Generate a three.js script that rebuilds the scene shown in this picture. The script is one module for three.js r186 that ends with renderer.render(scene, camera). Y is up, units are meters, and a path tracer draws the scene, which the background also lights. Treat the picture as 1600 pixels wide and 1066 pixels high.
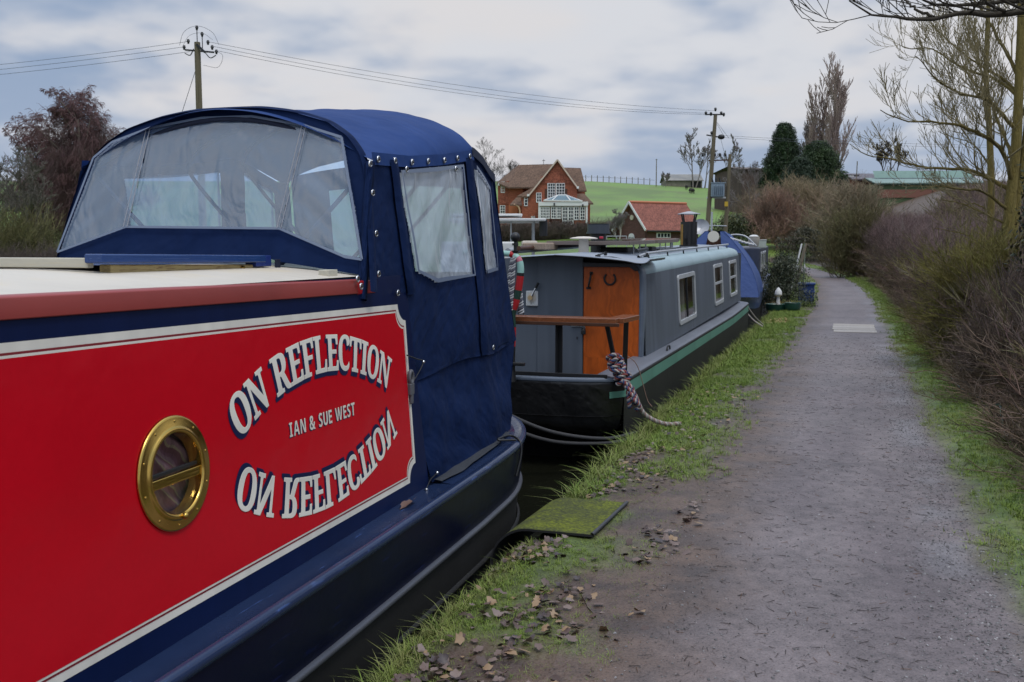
import * as THREE from 'three';
import { mergeGeometries } from 'three/addons/utils/BufferGeometryUtils.js';
import { RoundedBoxGeometry } from 'three/addons/geometries/RoundedBoxGeometry.js';
import { FontLoader } from 'three/addons/loaders/FontLoader.js';

// ---------------------------------------------------------------- camera, sky, sun, exposure
const scene = new THREE.Scene();
const EYE = 1.62, PITCH = Math.atan(153 / 1557), FOC = 1557;
const camera = new THREE.PerspectiveCamera(2 * Math.atan(533 / FOC) * 180 / Math.PI, 1600 / 1066, 0.1, 3000);
camera.position.set(0, EYE, 0);
camera.rotation.set(-PITCH, 0, 0);
camera.focus = 5.6; camera.userData.fStop = 10;
scene.add(camera);
const renderer = new THREE.WebGLRenderer({ antialias: true });
renderer.toneMapping = THREE.LinearToneMapping;
renderer.toneMappingExposure = 1.12;
renderer.shadowMap.enabled = true;
const sun = new THREE.DirectionalLight(new THREE.Color(1, 0.95, 0.88), 0.95);
sun.position.set(28, 80, 34); sun.shadow.radius = 26; sun.castShadow = true;
sun.shadow.camera.left = sun.shadow.camera.bottom = -60; sun.shadow.camera.right = sun.shadow.camera.top = 60; sun.shadow.camera.far = 300;
scene.add(sun);

// ---------------------------------------------------------------- noise and random
function rng(seed) { let a = seed >>> 0; return () => { a = (a + 0x6D2B79F5) | 0; let t = Math.imul(a ^ (a >>> 15), 1 | a); t = (t + Math.imul(t ^ (t >>> 7), 61 | t)) ^ t; return ((t ^ (t >>> 14)) >>> 0) / 4294967296; }; }
function hash2(x, y) { let h = (Math.imul(x, 374761393) + Math.imul(y, 668265263)) | 0; h = Math.imul(h ^ (h >>> 13), 1274126177); return ((h ^ (h >>> 16)) >>> 0) / 4294967296; }
function vn(x, y, p = 0) { // value noise, period p when given
  const xi = Math.floor(x), yi = Math.floor(y), fx = x - xi, fy = y - yi, u = fx * fx * (3 - 2 * fx), v = fy * fy * (3 - 2 * fy);
  const w = p ? (k) => ((k % p) + p) % p : (k) => k;
  const a = hash2(w(xi), w(yi)), b = hash2(w(xi + 1), w(yi)), c = hash2(w(xi), w(yi + 1)), d = hash2(w(xi + 1), w(yi + 1));
  return a + (b - a) * u + (c - a) * v + (a - b - c + d) * u * v;
}
function fbm(x, y, o = 4, p = 0) { let s = 0, a = 0.5, n = 0; for (let i = 0; i < o; i++) { s += a * vn(x, y, p); n += a; a *= 0.5; x = x * 2 + 17; y = y * 2 + 31; p *= 2; } return s / n; }
function fbmT(x, y, o, p) { let s = 0, a = 0.5, n = 0; for (let i = 0; i < o; i++) { s += a * vn(x, y, p); n += a; a *= 0.5; x *= 2; y *= 2; p *= 2; } return s / n; } // tiles with period p
function ss(a, b, x) { const t = Math.min(1, Math.max(0, (x - a) / (b - a))); return t * t * (3 - 2 * t); }
function lerp(a, b, t) { return a + (b - a) * t; }
function knots(K, x) { if (x <= K[0][0]) return K[0][1]; for (let i = 1; i < K.length; i++) if (x <= K[i][0]) { const t = (x - K[i - 1][0]) / (K[i][0] - K[i - 1][0]); return lerp(K[i - 1][1], K[i][1], t); } return K[K.length - 1][1]; }

// ---------------------------------------------------------------- the sky: winter stratocumulus, brighter overhead
{
  const W = 3072, H = 1536, data = new Float32Array(W * H * 4);
  const ch = (x, y, z, s) => fbm(x * s + 40 + y * 3, z * s + 70 - y * 2, 5);
  for (let r = 0; r < H; r++) {
    const el = ((r + 0.5) / H - 0.5) * Math.PI, sy = Math.sin(el), ce = Math.cos(el);
    for (let c = 0; c < W; c++) {
      const az = ((c + 0.5) / W - 0.5) * 2 * Math.PI, x = Math.cos(az) * ce, z = Math.sin(az) * ce, i = (r * W + c) * 4;
      let R, G, B;
      if (sy <= 0) { R = 0.34; G = 0.37; B = 0.42; } else {
        const k = 1 / (sy + 0.16), px = x * k, pz = z * k;
        const n1 = fbm(px * 0.75 + 5.3, pz * 0.75 + 9.1, 5), n2 = fbm(px * 1.9 + 50, pz * 1.9 + 20, 5), n3 = fbm(px * 4.6 + 11 + 1.2 * n2, pz * 4.6 + 2, 6);
        let t = ss(0.41, 0.63, 0.44 * n1 + 0.29 * n2 + 0.27 * n3);
        const warm = ss(0.45, 0.75, n2) * t;
        const up = 1 + 1.35 * ss(0.2, 0.95, sy), low = ss(0.18, 0.02, sy);
        t = lerp(t, 0.6 + 0.6 * (n2 - 0.5), 0.4 * low);
        R = lerp(0.27, 0.60, t) + 0.03 * warm; G = lerp(0.35, 0.615, t) + 0.005 * warm; B = lerp(0.49, 0.655, t) - 0.02 * warm;
        R *= up; G *= up; B *= up;
      }
      data[i] = R; data[i + 1] = G; data[i + 2] = B; data[i + 3] = 1;
    }
  }
  const sky = new THREE.DataTexture(data, W, H, THREE.RGBAFormat, THREE.FloatType);
  sky.mapping = THREE.EquirectangularReflectionMapping; sky.magFilter = THREE.LinearFilter; sky.minFilter = THREE.LinearFilter; sky.needsUpdate = true;
  scene.background = sky; scene.environment = sky;
}

// ---------------------------------------------------------------- helpers
const taken = new Map();
function numbered(name) { const k = taken.get(name) || 0; taken.set(name, k + 1); return k ? name + '_' + String(k).padStart(3, '0') : name; }
function shade(o) { o.traverse((m) => { if (m.isMesh) { m.castShadow = true; m.receiveShadow = true; } }); return o; }
function thing(name, label, category, [x, y, z] = [0, 0, 0], turn = 0, group) {
  const o = new THREE.Group(); o.name = numbered(name); scene.add(o); o.position.set(x, y, z); o.rotation.y = turn;
  o.userData = { label, category }; if (group) o.userData.group = group; return o;
}
function obj(name, geo, mat, parent = scene) {
  if (Array.isArray(geo)) geo = mg(geo);
  const m = new THREE.Mesh(geo, mat); m.name = parent === scene ? numbered(name) : name; m.castShadow = m.receiveShadow = true; parent.add(m); return m;
}
function tag(o, label, category, group) { o.userData.label = label; o.userData.category = category; if (group) o.userData.group = group; return o; }
function struct(name, geo, mat, label, parent = scene) { const m = obj(name, geo, mat, parent); m.userData.kind = 'structure'; if (label) m.userData.label = label; return m; }
function stuff(o, label) { o.userData.kind = 'stuff'; if (label) o.userData.label = label; return o; }
function mg(list) {
  const g = list.map((a) => { const b = a.index ? a.toNonIndexed() : a; for (const k of Object.keys(b.attributes)) if (!['position', 'normal', 'uv'].includes(k)) b.deleteAttribute(k); if (!b.attributes.uv) b.setAttribute('uv', new THREE.BufferAttribute(new Float32Array(b.attributes.position.count * 2), 2)); if (!b.attributes.normal) b.computeVertexNormals(); return b; });
  return g.length === 1 ? g[0] : mergeGeometries(g);
}
const V = (x, y, z) => new THREE.Vector3(x, y, z);
function box(w, h, d, x = 0, y = 0, z = 0, r = 0) { const g = r ? new RoundedBoxGeometry(w, h, d, 2, r) : new THREE.BoxGeometry(w, h, d); g.translate(x, y, z); return g; }
function cyl(r0, r1, h, x = 0, y = 0, z = 0, seg = 20, axis = 'y') { const g = new THREE.CylinderGeometry(r1, r0, h, seg); if (axis === 'x') g.rotateZ(-Math.PI / 2); if (axis === 'z') g.rotateX(Math.PI / 2); g.translate(x, y, z); return g; }
function bar(a, b, r, seg = 8, r2 = r) { // round bar between two points
  const A = V(...a), B = V(...b), d = B.clone().sub(A), g = new THREE.CylinderGeometry(r2, r, d.length(), seg);
  g.applyQuaternion(new THREE.Quaternion().setFromUnitVectors(V(0, 1, 0), d.normalize())); g.translate((A.x + B.x) / 2, (A.y + B.y) / 2, (A.z + B.z) / 2); return g;
}
function beam(a, b, w, h, r = 0) { // square bar: w across, h upwards
  const A = V(...a), B = V(...b), d = B.clone().sub(A), L = d.length(), g = r ? new RoundedBoxGeometry(w, h, L, 1, r) : new THREE.BoxGeometry(w, h, L), m = new THREE.Matrix4().lookAt(A, B, Math.abs(d.y) > 0.99 * L ? V(1, 0, 0) : V(0, 1, 0));
  g.applyMatrix4(m); g.translate((A.x + B.x) / 2, (A.y + B.y) / 2, (A.z + B.z) / 2); return g;
}
function tube(pts, r, seg = 24, rad = 8) { return new THREE.TubeGeometry(new THREE.CatmullRomCurve3(pts.map((p) => V(...p))), seg, r, rad); }
function loft(rows, closeU = false) { // rows of points -> smooth sheet; uv in metres
  const nr = rows.length, nc = rows[0].length, pos = new Float32Array(nr * nc * 3), uv = new Float32Array(nr * nc * 2), idx = [];
  for (let i = 0; i < nr; i++) {
    let a = 0;
    for (let j = 0; j < nc; j++) {
      const p = rows[i][j], k = i * nc + j; pos.set(p, k * 3);
      if (j) { const q = rows[i][j - 1]; a += Math.hypot(p[0] - q[0], p[1] - q[1], p[2] - q[2]); }
      const q0 = i ? rows[i - 1][j] : p; uv[k * 2] = a; uv[k * 2 + 1] = i ? uv[(k - nc) * 2 + 1] + Math.hypot(p[0] - q0[0], p[1] - q0[1], p[2] - q0[2]) : 0;
    }
  }
  for (let i = 0; i < nr - 1; i++) for (let j = 0; j < nc - (closeU ? 0 : 1); j++) { const j1 = (j + 1) % nc, a = i * nc + j, b = i * nc + j1, c = (i + 1) * nc + j, d = (i + 1) * nc + j1; idx.push(a, b, d, a, d, c); }
  const g = new THREE.BufferGeometry(); g.setAttribute('position', new THREE.BufferAttribute(pos, 3)); g.setAttribute('uv', new THREE.BufferAttribute(uv, 2)); g.setIndex(idx); g.computeVertexNormals(); return g;
}
function gridPanel(f, na, nb, keep) { // f(a, b) -> point, a and b in 0..1; keep(a, b) of a cell's centre
  const rows = []; for (let i = 0; i <= nb; i++) { const r = []; for (let j = 0; j <= na; j++) r.push(f(j / na, i / nb)); rows.push(r); }
  const g = loft(rows); if (!keep) return g;
  const idx = []; for (let i = 0; i < nb; i++) for (let j = 0; j < na; j++) if (keep((j + 0.5) / na, (i + 0.5) / nb)) { const a = i * (na + 1) + j; idx.push(a, a + 1, a + na + 2, a, a + na + 2, a + na + 1); }
  g.setIndex(idx); return g;
}
function polyShape(pts) { const s = new THREE.Shape(); pts.forEach((p, i) => (i ? s.lineTo(p[0], p[1]) : s.moveTo(p[0], p[1]))); s.closePath(); return s; }
function inPoly(P, x, y) { let c = false; for (let i = 0, j = P.length - 1; i < P.length; j = i++) if ((P[i][1] > y) !== (P[j][1] > y) && x < (P[j][0] - P[i][0]) * (y - P[i][1]) / (P[j][1] - P[i][1]) + P[i][0]) c = !c; return c; }
function extrude(shape, depth, bevel = 0, curve = 12) { return new THREE.ExtrudeGeometry(shape, { depth, bevelEnabled: bevel > 0, bevelSize: bevel, bevelThickness: bevel, bevelSegments: 2, curveSegments: curve }); }
function bend(geo, f) { const p = geo.attributes.position; for (let i = 0; i < p.count; i++) { const q = f(p.getX(i), p.getY(i), p.getZ(i)); p.setXYZ(i, q[0], q[1], q[2]); } geo.computeVertexNormals(); return geo; }
function lin(hex) { return new THREE.Color(hex); }
function rgb(r, g, b) { return new THREE.Color().setRGB(r, g, b); }
// a point in the place from its bearing, height angle and distance ahead (survey notes: sight x and y on a 1600 x 1066 plate)
const CP = Math.cos(PITCH), SP = Math.sin(PITCH);
function at(px, py, fwd) { const u = (px - 800) / FOC, v = (533 - py) / FOC, f = CP + v * SP, t = fwd / f; return [u * t, EYE + (v * CP - SP) * t, -fwd]; }

// ---------------------------------------------------------------- textures
function tex(n, f, srgb, rep = 1) { // f(u, v) -> linear [r, g, b] 0..1, stored as sRGB for colour maps ('srgb': given as sRGB)
  const d = new Uint8Array(n * n * 4);
  for (let j = 0; j < n; j++) for (let i = 0; i < n; i++) { const c = f(i / n, j / n), k = (j * n + i) * 4; for (let q = 0; q < 3; q++) { const w = Math.max(0, Math.min(1, c.length ? c[q] : c)); d[k + q] = 255 * (srgb === true ? Math.pow(w, 1 / 2.2) : w); } d[k + 3] = 255; }
  const t = new THREE.DataTexture(d, n, n); t.wrapS = t.wrapT = THREE.RepeatWrapping; t.magFilter = THREE.LinearFilter; t.minFilter = THREE.LinearMipmapLinearFilter; t.generateMipmaps = true;
  if (srgb) t.colorSpace = THREE.SRGBColorSpace; t.repeat.set(rep, rep); t.needsUpdate = true; return t;
}
function again(t, ru, rv = ru) { const c = t.clone(); c.repeat.set(ru, rv); c.needsUpdate = true; return c; }
const TX = {};
TX.soil = tex(1024, (u, v) => { const a = fbmT(u * 8, v * 8, 5, 8), b = fbmT(u * 60, v * 60, 3, 60), c = vn(u * 300, v * 300, 300); let k = 0.62 + 0.35 * (a - 0.5) + 0.45 * (b - 0.5) + 0.2 * (c - 0.5); return [k, k, k * 0.99]; }, true, 0.5);
TX.soilB = tex(1024, (u, v) => 0.5 * fbmT(u * 16, v * 16, 4, 16) + 0.3 * vn(u * 120, v * 120, 120) + 0.2 * vn(u * 320, v * 320, 320), false, 0.5);
TX.path = tex(2048, (u, v) => {
  const a = fbmT(u * 5, v * 5, 4, 5), b = fbmT(u * 40, v * 40, 3, 40), g = vn(u * 420, v * 420, 420), h = vn(u * 230 + 0.3, v * 230, 230), e = vn(u * 150, v * 420, 150);
  let k = 0.66 + 0.3 * (a - 0.5) + 0.34 * (b - 0.5) + 0.26 * (g - 0.5); if (h > 0.9) k += 0.16 * (h - 0.9) / 0.1; if (g < 0.12 && b < 0.52) k -= 0.22; if (e < 0.1) k -= 0.3;
  return [k, k * 0.985, k * 1.0];
}, true, 1 / 2.4);
TX.pathB = tex(1024, (u, v) => 0.45 * fbmT(u * 12, v * 12, 4, 12) + 0.3 * vn(u * 110, v * 110, 110) + 0.25 * vn(u * 300, v * 300, 300), false, 1 / 2.4);
TX.cloth = tex(256, (u, v) => { const n = 64; return 0.5 + 0.28 * Math.sin(u * n * 2 * Math.PI) * Math.sin(v * n * 2 * Math.PI) + 0.2 * (fbmT(u * 16, v * 16, 3, 16) - 0.5); }, false, 8);
TX.folds = tex(512, (u, v) => fbmT(u * 4 + 0.9 * fbmT(u * 3, v * 3, 2, 3), v * 4, 4, 4), false, 1.2);
TX.film = tex(512, (u, v) => { const w = fbmT(u * 3, v * 3, 3, 3); const s = fbmT((u * 14 + 3 * w), v * 3 + w * 2, 3, 14); return 0.7 * s + 0.3 * w; }, false, 1.1);
TX.dirt = tex(512, (u, v) => { const a = fbmT(u * 6, v * 6, 5, 6), b = fbmT(u * 30, v * 4, 3, 30); const k = 0.86 + 0.22 * (a - 0.5) + 0.16 * (b - 0.5); return [k, k, k]; }, true, 0.7);
TX.streak = tex(512, (u, v) => { const a = fbmT(u * 5, v * 5, 4, 5), b = fbmT(u * 26, v * 2, 3, 26); const k = 0.86 + 0.12 * (a - 0.5) + 0.42 * (b - 0.5); return [k, k, k]; }, true, 0.35);
TX.scuff = tex(1024, (u, v) => { const s = fbmT(u * 110, v * 9, 3, 110) * 0.75 + 0.25 * fbmT(u * 5, v * 5, 3, 5), p = vn(u * 160, v * 60, 160), a = fbmT(u * 6, v * 6, 4, 6); const k = 0.2 + 0.09 * (a - 0.5) + 0.3 * ss(0.69, 0.77, s) + (p > 0.98 ? 0.2 : 0); return [k, k, k * 0.95]; }, true, 0.5);
TX.faint = tex(512, (u, v) => { const a = fbmT(u * 4, v * 4, 5, 4), b = fbmT(u * 90, v * 90, 2, 90); const k = 0.9 + 0.12 * (a - 0.5) + 0.05 * (b - 0.5); return [k, k, k]; }, true, 0.7);
TX.rough = tex(512, (u, v) => 0.62 + 0.6 * (fbmT(u * 7, v * 7, 5, 7) - 0.5), false, 0.8);
TX.grain = tex(512, (u, v) => { const w = fbmT(u * 4, v * 4, 3, 4), s = fbmT(u * 40 + 4 * w, v * 3, 4, 40); const k = 0.72 + 0.5 * (s - 0.5) + 0.2 * (w - 0.5); return [k, k * 0.97, k * 0.92]; }, true, 1.3);
TX.bark = tex(256, (u, v) => fbmT(u * 24, v * 6, 4, 24), false, 3);
TX.rust = tex(512, (u, v) => { const a = fbmT(u * 7, v * 7, 5, 7), b = fbmT(u * 40, v * 40, 3, 40); const t = ss(0.56, 0.66, a * 0.7 + b * 0.3); const p = [0.80, 0.70, 0.46], r = [0.36, 0.2, 0.1]; return p.map((c, i) => lerp(c * (0.9 + 0.3 * (b - 0.5)), r[i], t)); }, 'srgb', 2.4);
TX.roofwhite = tex(512, (u, v) => { const a = fbmT(u * 5, v * 5, 5, 5), b = fbmT(u * 30, v * 6, 4, 30); const k = 0.9 + 0.16 * (a - 0.5) + 0.1 * (b - 0.5), s = ss(0.6, 0.8, a) * 0.12; return [k, k - s * 0.3, k - s]; }, true, 0.6);
TX.moss = tex(512, (u, v) => { const a = fbmT(u * 8, v * 8, 5, 8), b = fbmT(u * 70, v * 70, 2, 70); const t = ss(0.22, 0.72, a * 0.7 + b * 0.3); return [lerp(0.34, 0.46, t) * (0.75 + 0.5 * b), lerp(0.36, 0.49, t) * (0.75 + 0.5 * b), lerp(0.17, 0.13, t)]; }, 'srgb', 1.3);
TX.brick = tex(256, (u, v) => { const r = Math.floor(v * 32), q = u * 12 + (r % 2) * 0.5, f = q - Math.floor(q), g = v * 32 - r, k = 0.75 + 0.4 * (hash2(Math.floor(q) % 12, r) - 0.5), mort = f < 0.05 || g < 0.14; return mort ? [0.62, 0.56, 0.5] : [k, k * 0.97, k * 0.95]; }, true, 0.42);
TX.tile = tex(256, (u, v) => { const r = Math.floor(v * 24), q = Math.floor(u * 24 + (r % 2) * 0.5), g = v * 24 - r, k = 0.72 + 0.4 * (hash2(q % 24, r) - 0.5) + 0.25 * (fbmT(u * 6, v * 6, 3, 6) - 0.5) - (g < 0.16 ? 0.22 : 0); return [k, k * 0.98, k * 0.96]; }, true, 0.4);

function std(color, o = {}) { return new THREE.MeshPhysicalMaterial({ color, roughness: 0.7, side: THREE.DoubleSide, ...o }); }
const M = {
  navyPaint: std(rgb(0.005, 0.013, 0.06), { roughness: 0.3, specularIntensity: 0.22, map: TX.dirt, bumpMap: TX.rough, bumpScale: 0.0006 }),
  navyWorn: std(rgb(0.085, 0.16, 0.44), { roughness: 0.4, specularIntensity: 0.8, map: TX.scuff, roughnessMap: TX.rough, bumpMap: TX.rough, bumpScale: 0.002 }),
  hullNavy: std(rgb(0.013, 0.022, 0.12), { roughness: 0.3, specularIntensity: 0.35, map: TX.scuff, bumpMap: TX.rough, bumpScale: 0.003 }),
  redPaint: std(rgb(0.58, 0.004, 0.014), { roughness: 0.22, specularIntensity: 0.42, map: TX.faint, bumpMap: TX.folds, bumpScale: 0.004 }),
  deepRed: std(rgb(0.2, 0.005, 0.012), { roughness: 0.4 }),
  creamPaint: std(rgb(0.86, 0.81, 0.70), { roughness: 0.42, map: TX.dirt }),
  letterWhite: std(rgb(0.92, 0.87, 0.75), { roughness: 0.45, map: TX.dirt }),
  letterNavy: std(rgb(0.006, 0.012, 0.055), { roughness: 0.45, specularIntensity: 0.4 }),
  fadedRed: std(rgb(0.33, 0.045, 0.036), { roughness: 0.42, map: TX.dirt }),
  brightRed: std(rgb(0.4, 0.01, 0.012), { roughness: 0.4 }),
  roofWhite: std(rgb(0.68, 0.62, 0.52), { roughness: 0.5, map: TX.roofwhite }),
  creamRust: std(rgb(0.85, 0.85, 0.85), { roughness: 0.6, map: TX.rust }),
  coaming: std(rgb(0.55, 0.52, 0.42), { roughness: 0.6, map: TX.roofwhite }),
  blueHatch: std(rgb(0.022, 0.06, 0.2), { roughness: 0.42, map: TX.dirt, roughnessMap: TX.rough }),
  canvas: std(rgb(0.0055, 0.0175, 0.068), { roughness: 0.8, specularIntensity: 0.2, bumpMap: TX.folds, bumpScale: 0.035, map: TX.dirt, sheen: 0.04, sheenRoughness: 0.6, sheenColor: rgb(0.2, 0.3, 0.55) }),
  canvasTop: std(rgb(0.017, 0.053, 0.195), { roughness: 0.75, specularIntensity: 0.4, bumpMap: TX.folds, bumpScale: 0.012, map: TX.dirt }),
  canvasDark: std(rgb(0.006, 0.011, 0.035), { roughness: 0.75 }),
  canvasDirty: std(rgb(0.035, 0.04, 0.05), { roughness: 0.8, map: TX.dirt, bumpMap: TX.folds, bumpScale: 0.01 }),
  filmMilky: std(rgb(0.8, 0.9, 1.0), { roughness: 0.5, transmission: 0.66, thickness: 0, ior: 1.7, bumpMap: TX.film, bumpScale: 0.02, clearcoat: 1, clearcoatRoughness: 0.06 }),
  film: std(rgb(0.58, 0.77, 1.0), { roughness: 0.17, transmission: 0.8, thickness: 0, ior: 1.85, bumpMap: TX.film, bumpScale: 0.012, clearcoat: 1, clearcoatRoughness: 0.06 }),
  filmEdge: std(rgb(0.15, 0.19, 0.27), { roughness: 0.3 }),
  stitch: std(rgb(0.26, 0.27, 0.31), { roughness: 0.7 }),
  brass: std(rgb(0.62, 0.40, 0.10), { roughness: 0.32, metalness: 1, roughnessMap: again(TX.rough, 4), bumpMap: TX.rough, bumpScale: 0.0006 }),
  chrome: std(rgb(0.75, 0.75, 0.74), { roughness: 0.18, metalness: 1 }),
  steel: std(rgb(0.42, 0.42, 0.42), { roughness: 0.4, metalness: 1 }),
  zinc: std(rgb(0.5, 0.51, 0.53), { roughness: 0.5, metalness: 0.6, map: TX.dirt }),
  black: std(rgb(0.012, 0.012, 0.013), { roughness: 0.45 }),
  blackHull: std(rgb(0.012, 0.012, 0.013), { roughness: 0.36, bumpMap: TX.folds, bumpScale: 0.03, map: TX.dirt }),
  sootHull: std(rgb(0.026, 0.025, 0.024), { roughness: 0.65, specularIntensity: 0.6, map: TX.dirt, bumpMap: TX.rough, bumpScale: 0.004 }),
  strake: std(rgb(0.1, 0.105, 0.125), { roughness: 0.4, metalness: 0.3, map: TX.dirt }),
  glass: std(rgb(0.9, 0.92, 0.92), { roughness: 0.03, transmission: 1, thickness: 0, ior: 1.5 }),
  greyPaint: std(rgb(0.115, 0.135, 0.165), { roughness: 0.46, specularIntensity: 0.6, map: TX.streak }),
  greyDeck: std(rgb(0.17, 0.18, 0.21), { roughness: 0.5, map: TX.dirt, bumpMap: TX.rough, bumpScale: 0.002 }),
  greyTrim: std(rgb(0.13, 0.16, 0.21), { roughness: 0.45, map: TX.dirt }),
  paleRim: std(rgb(0.33, 0.44, 0.47), { roughness: 0.5, map: TX.roofwhite, bumpMap: TX.rough, bumpScale: 0.002 }),
  greyRoof: std(rgb(0.25, 0.29, 0.35), { roughness: 0.42, map: TX.roofwhite, bumpMap: TX.rough, bumpScale: 0.002 }),
  greenStripe: std(rgb(0.12, 0.31, 0.235), { roughness: 0.5, map: TX.dirt }),
  orangeDoor: std(rgb(0.66, 0.13, 0.014), { roughness: 0.38, map: again(TX.grain, 1.1, 2.4) }),
  varnish: std(rgb(0.30, 0.11, 0.05), { roughness: 0.22, map: again(TX.grain, 2, 1) }),
  darkWood: std(rgb(0.1, 0.04, 0.02), { roughness: 0.5, map: TX.grain }),
  pvFrame: std(rgb(0.2, 0.16, 0.14), { roughness: 0.45, metalness: 0.3 }),
  pvGlass: std(rgb(0.018, 0.03, 0.06), { roughness: 0.12, clearcoat: 1, clearcoatRoughness: 0.03 }),
  mushroom: std(rgb(0.62, 0.56, 0.47), { roughness: 0.4 }),
  aluFrame: std(rgb(0.6, 0.62, 0.63), { roughness: 0.45, metalness: 0.35, map: TX.dirt }),
  curtain: std(rgb(0.17, 0.17, 0.15), { roughness: 0.9 }),
  inside: std(rgb(0.01, 0.01, 0.011), { roughness: 0.9 }),
  white: std(rgb(0.74, 0.74, 0.72), { roughness: 0.55, map: TX.dirt }),
  whiteWood: std(rgb(0.76, 0.76, 0.74), { roughness: 0.6 }),
  brick: std(rgb(0.46, 0.145, 0.08), { roughness: 0.9, map: TX.brick }),
  brickTile: std(rgb(0.44, 0.135, 0.08), { roughness: 0.9, map: TX.tile }),
  brickDark: std(rgb(0.17, 0.085, 0.072), { roughness: 0.9, map: TX.brick }),
  roofTile: std(rgb(0.2, 0.125, 0.085), { roughness: 0.9, map: TX.tile }),
  roofRed: std(rgb(0.36, 0.135, 0.1), { roughness: 0.9, map: TX.tile }),
  ridge: std(rgb(0.5, 0.17, 0.09), { roughness: 0.8 }),
  pane: std(rgb(0.03, 0.037, 0.045), { roughness: 0.08 }),
  paneBlue: std(rgb(0.16, 0.25, 0.30), { roughness: 0.1 }),
  pole: std(rgb(0.21, 0.18, 0.12), { roughness: 0.9, map: TX.grain, bumpMap: TX.bark, bumpScale: 0.01 }),
  wire: std(rgb(0.05, 0.055, 0.065), { roughness: 0.6 }),
  rope: std(rgb(0.24, 0.225, 0.2), { roughness: 0.9 }),
  ropePale: std(rgb(0.4, 0.36, 0.34), { roughness: 0.9 }),
  ropeRed: std(rgb(0.24, 0.065, 0.06), { roughness: 0.9 }),
  ropeNavy: std(rgb(0.04, 0.06, 0.14), { roughness: 0.9 }),
  mint: std(rgb(0.3, 0.52, 0.46), { roughness: 0.45 }), stripeRed: std(rgb(0.42, 0.015, 0.02), { roughness: 0.4 }), stripeGreen: std(rgb(0.015, 0.05, 0.035), { roughness: 0.4 }),
};

// ---------------------------------------------------------------- the lie of the land: t runs along the bank, o across it (towpath side positive)
const CT = []; // along the bank edge: x, fwd, heading
{
  const dt = 0.25, h0 = 18.6 * Math.PI / 180; let x = -0.569, f = 3.553; const back = [];
  for (let k = 0; k <= 120; k++) back.push([x - k * dt * Math.sin(h0), f - k * dt * Math.cos(h0), h0]);
  back.reverse(); CT.push(...back); // index 120 is t = 0
  for (let k = 1; k < 2400; k++) { const t = k * dt, h = (18.6 - 7.6 * ss(20, 64, t)) * Math.PI / 180; x += dt * Math.sin(h); f += dt * Math.cos(h); CT.push([x, f, h]); }
}
function G(t, o) { const k = Math.max(0, Math.min(CT.length - 2, (t + 30) / 0.25)), i = Math.floor(k), u = k - i, a = CT[i], b = CT[i + 1], h = lerp(a[2], b[2], u); return [lerp(a[0], b[0], u) + Math.cos(h) * o, lerp(a[1], b[1], u) - Math.sin(h) * o, h]; }
function TO(x, f) { let t = f - 3; for (let k = 0; k < 8; k++) { const [a, b, h] = G(t, 0); t += (x - a) * Math.sin(h) + (f - b) * Math.cos(h); } const [a, b, h] = G(t, 0); return [t, (x - a) * Math.cos(h) - (f - b) * Math.sin(h)]; }
const HILL = [[18, 0], [30, 0.15], [60, 0.8], [85, 1.2], [105, 2.2], [115, 3.5], [140, 5.4], [200, 11.5], [250, 17], [290, 18.5], [340, 16], [600, 2]];
const WATER = -0.38, CANAL = 10.6; // the cut narrows towards the bend and is lost to view there
const canalW = (t) => lerp(CANAL, 4.5, ss(28, 70, t)), bend_ = (t) => ss(78, 90, t);
function upland(x, f) { return knots(HILL, f) * (1 - 0.0035 * Math.max(0, x - 20)) + 0.25 * (fbm(x * 0.05, f * 0.05, 3) - 0.5); }
function edge(t) { return 0.10 * (fbm(t * 0.9, 3.3, 3) - 0.5) + 0.05 * (vn(t * 5, 8.8) - 0.5); }
function height(t, o, x, f) { const b = bend_(t), h = b < 1 ? heightNear(t, o, x, f) : 0; return b > 0 ? lerp(h, upland(x, f) + 5.4 * ss(8, 30, o) * ss(55, 120, f), b) : h; }
function heightNear(t, o, x, f) {
  const CANAL = canalW(t);
  if (o > -CANAL && o < 0.4) {
    const e = o - edge(t), n = ss(0.02, -0.3, e), far = ss(-CANAL + 0.5, -CANAL, o);
    const near = lerp(0.0 + 0.03 * (fbm(t * 3, o * 3, 3) - 0.5) - 0.07 * ss(0.25, 0, e), -1.1, n);
    return Math.max(near, lerp(-1.1, 0.06, far));
  }
  if (o <= -CANAL) { const r = ss(0, 26, -CANAL - o); return 0.06 + knots(HILL, f) * r * (1 - 0.0035 * Math.max(0, x - 20)) + 0.25 * (fbm(x * 0.05, f * 0.05, 3) - 0.5) * r; }
  let y = 0;
  if (o < 0.9) y += 0.035 * (fbm(t * 3, o * 3, 3) - 0.5) * ss(0.95, 0.6, o);
  if (o > 2.3) y += (0.05 * ss(2.35, 2.9, o) + 0.05 * (fbm(t * 2.5, o * 2.5, 3) - 0.5)) * ss(2.3, 2.6, o);
  if (o > 3.2) { y += 0.12 * ss(3.2, 5, o) + knots(HILL, f) * ss(5, 26, o) * (1 - 0.0035 * Math.max(0, x - 20)) + 5.4 * ss(8, 30, o) * ss(55, 120, f) + 0.4 * (fbm(x * 0.07, f * 0.07, 3) - 0.5) * ss(5, 14, o); }
  return y;
}
function place(t, o, lift = 0) { const [x, f] = G(t, o); return [x, height(t, o, x, f) + lift, -f]; }
const C = { mud: [0.105, 0.07, 0.05], mudDark: [0.062, 0.043, 0.034], lawn: [0.085, 0.135, 0.028], lawnDry: [0.15, 0.135, 0.055], field: [0.13, 0.235, 0.031], hedgeFoot: [0.055, 0.042, 0.03], scrub: [0.105, 0.075, 0.055], path: [0.146, 0.123, 0.121], bed: [0.015, 0.014, 0.012] };
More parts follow.
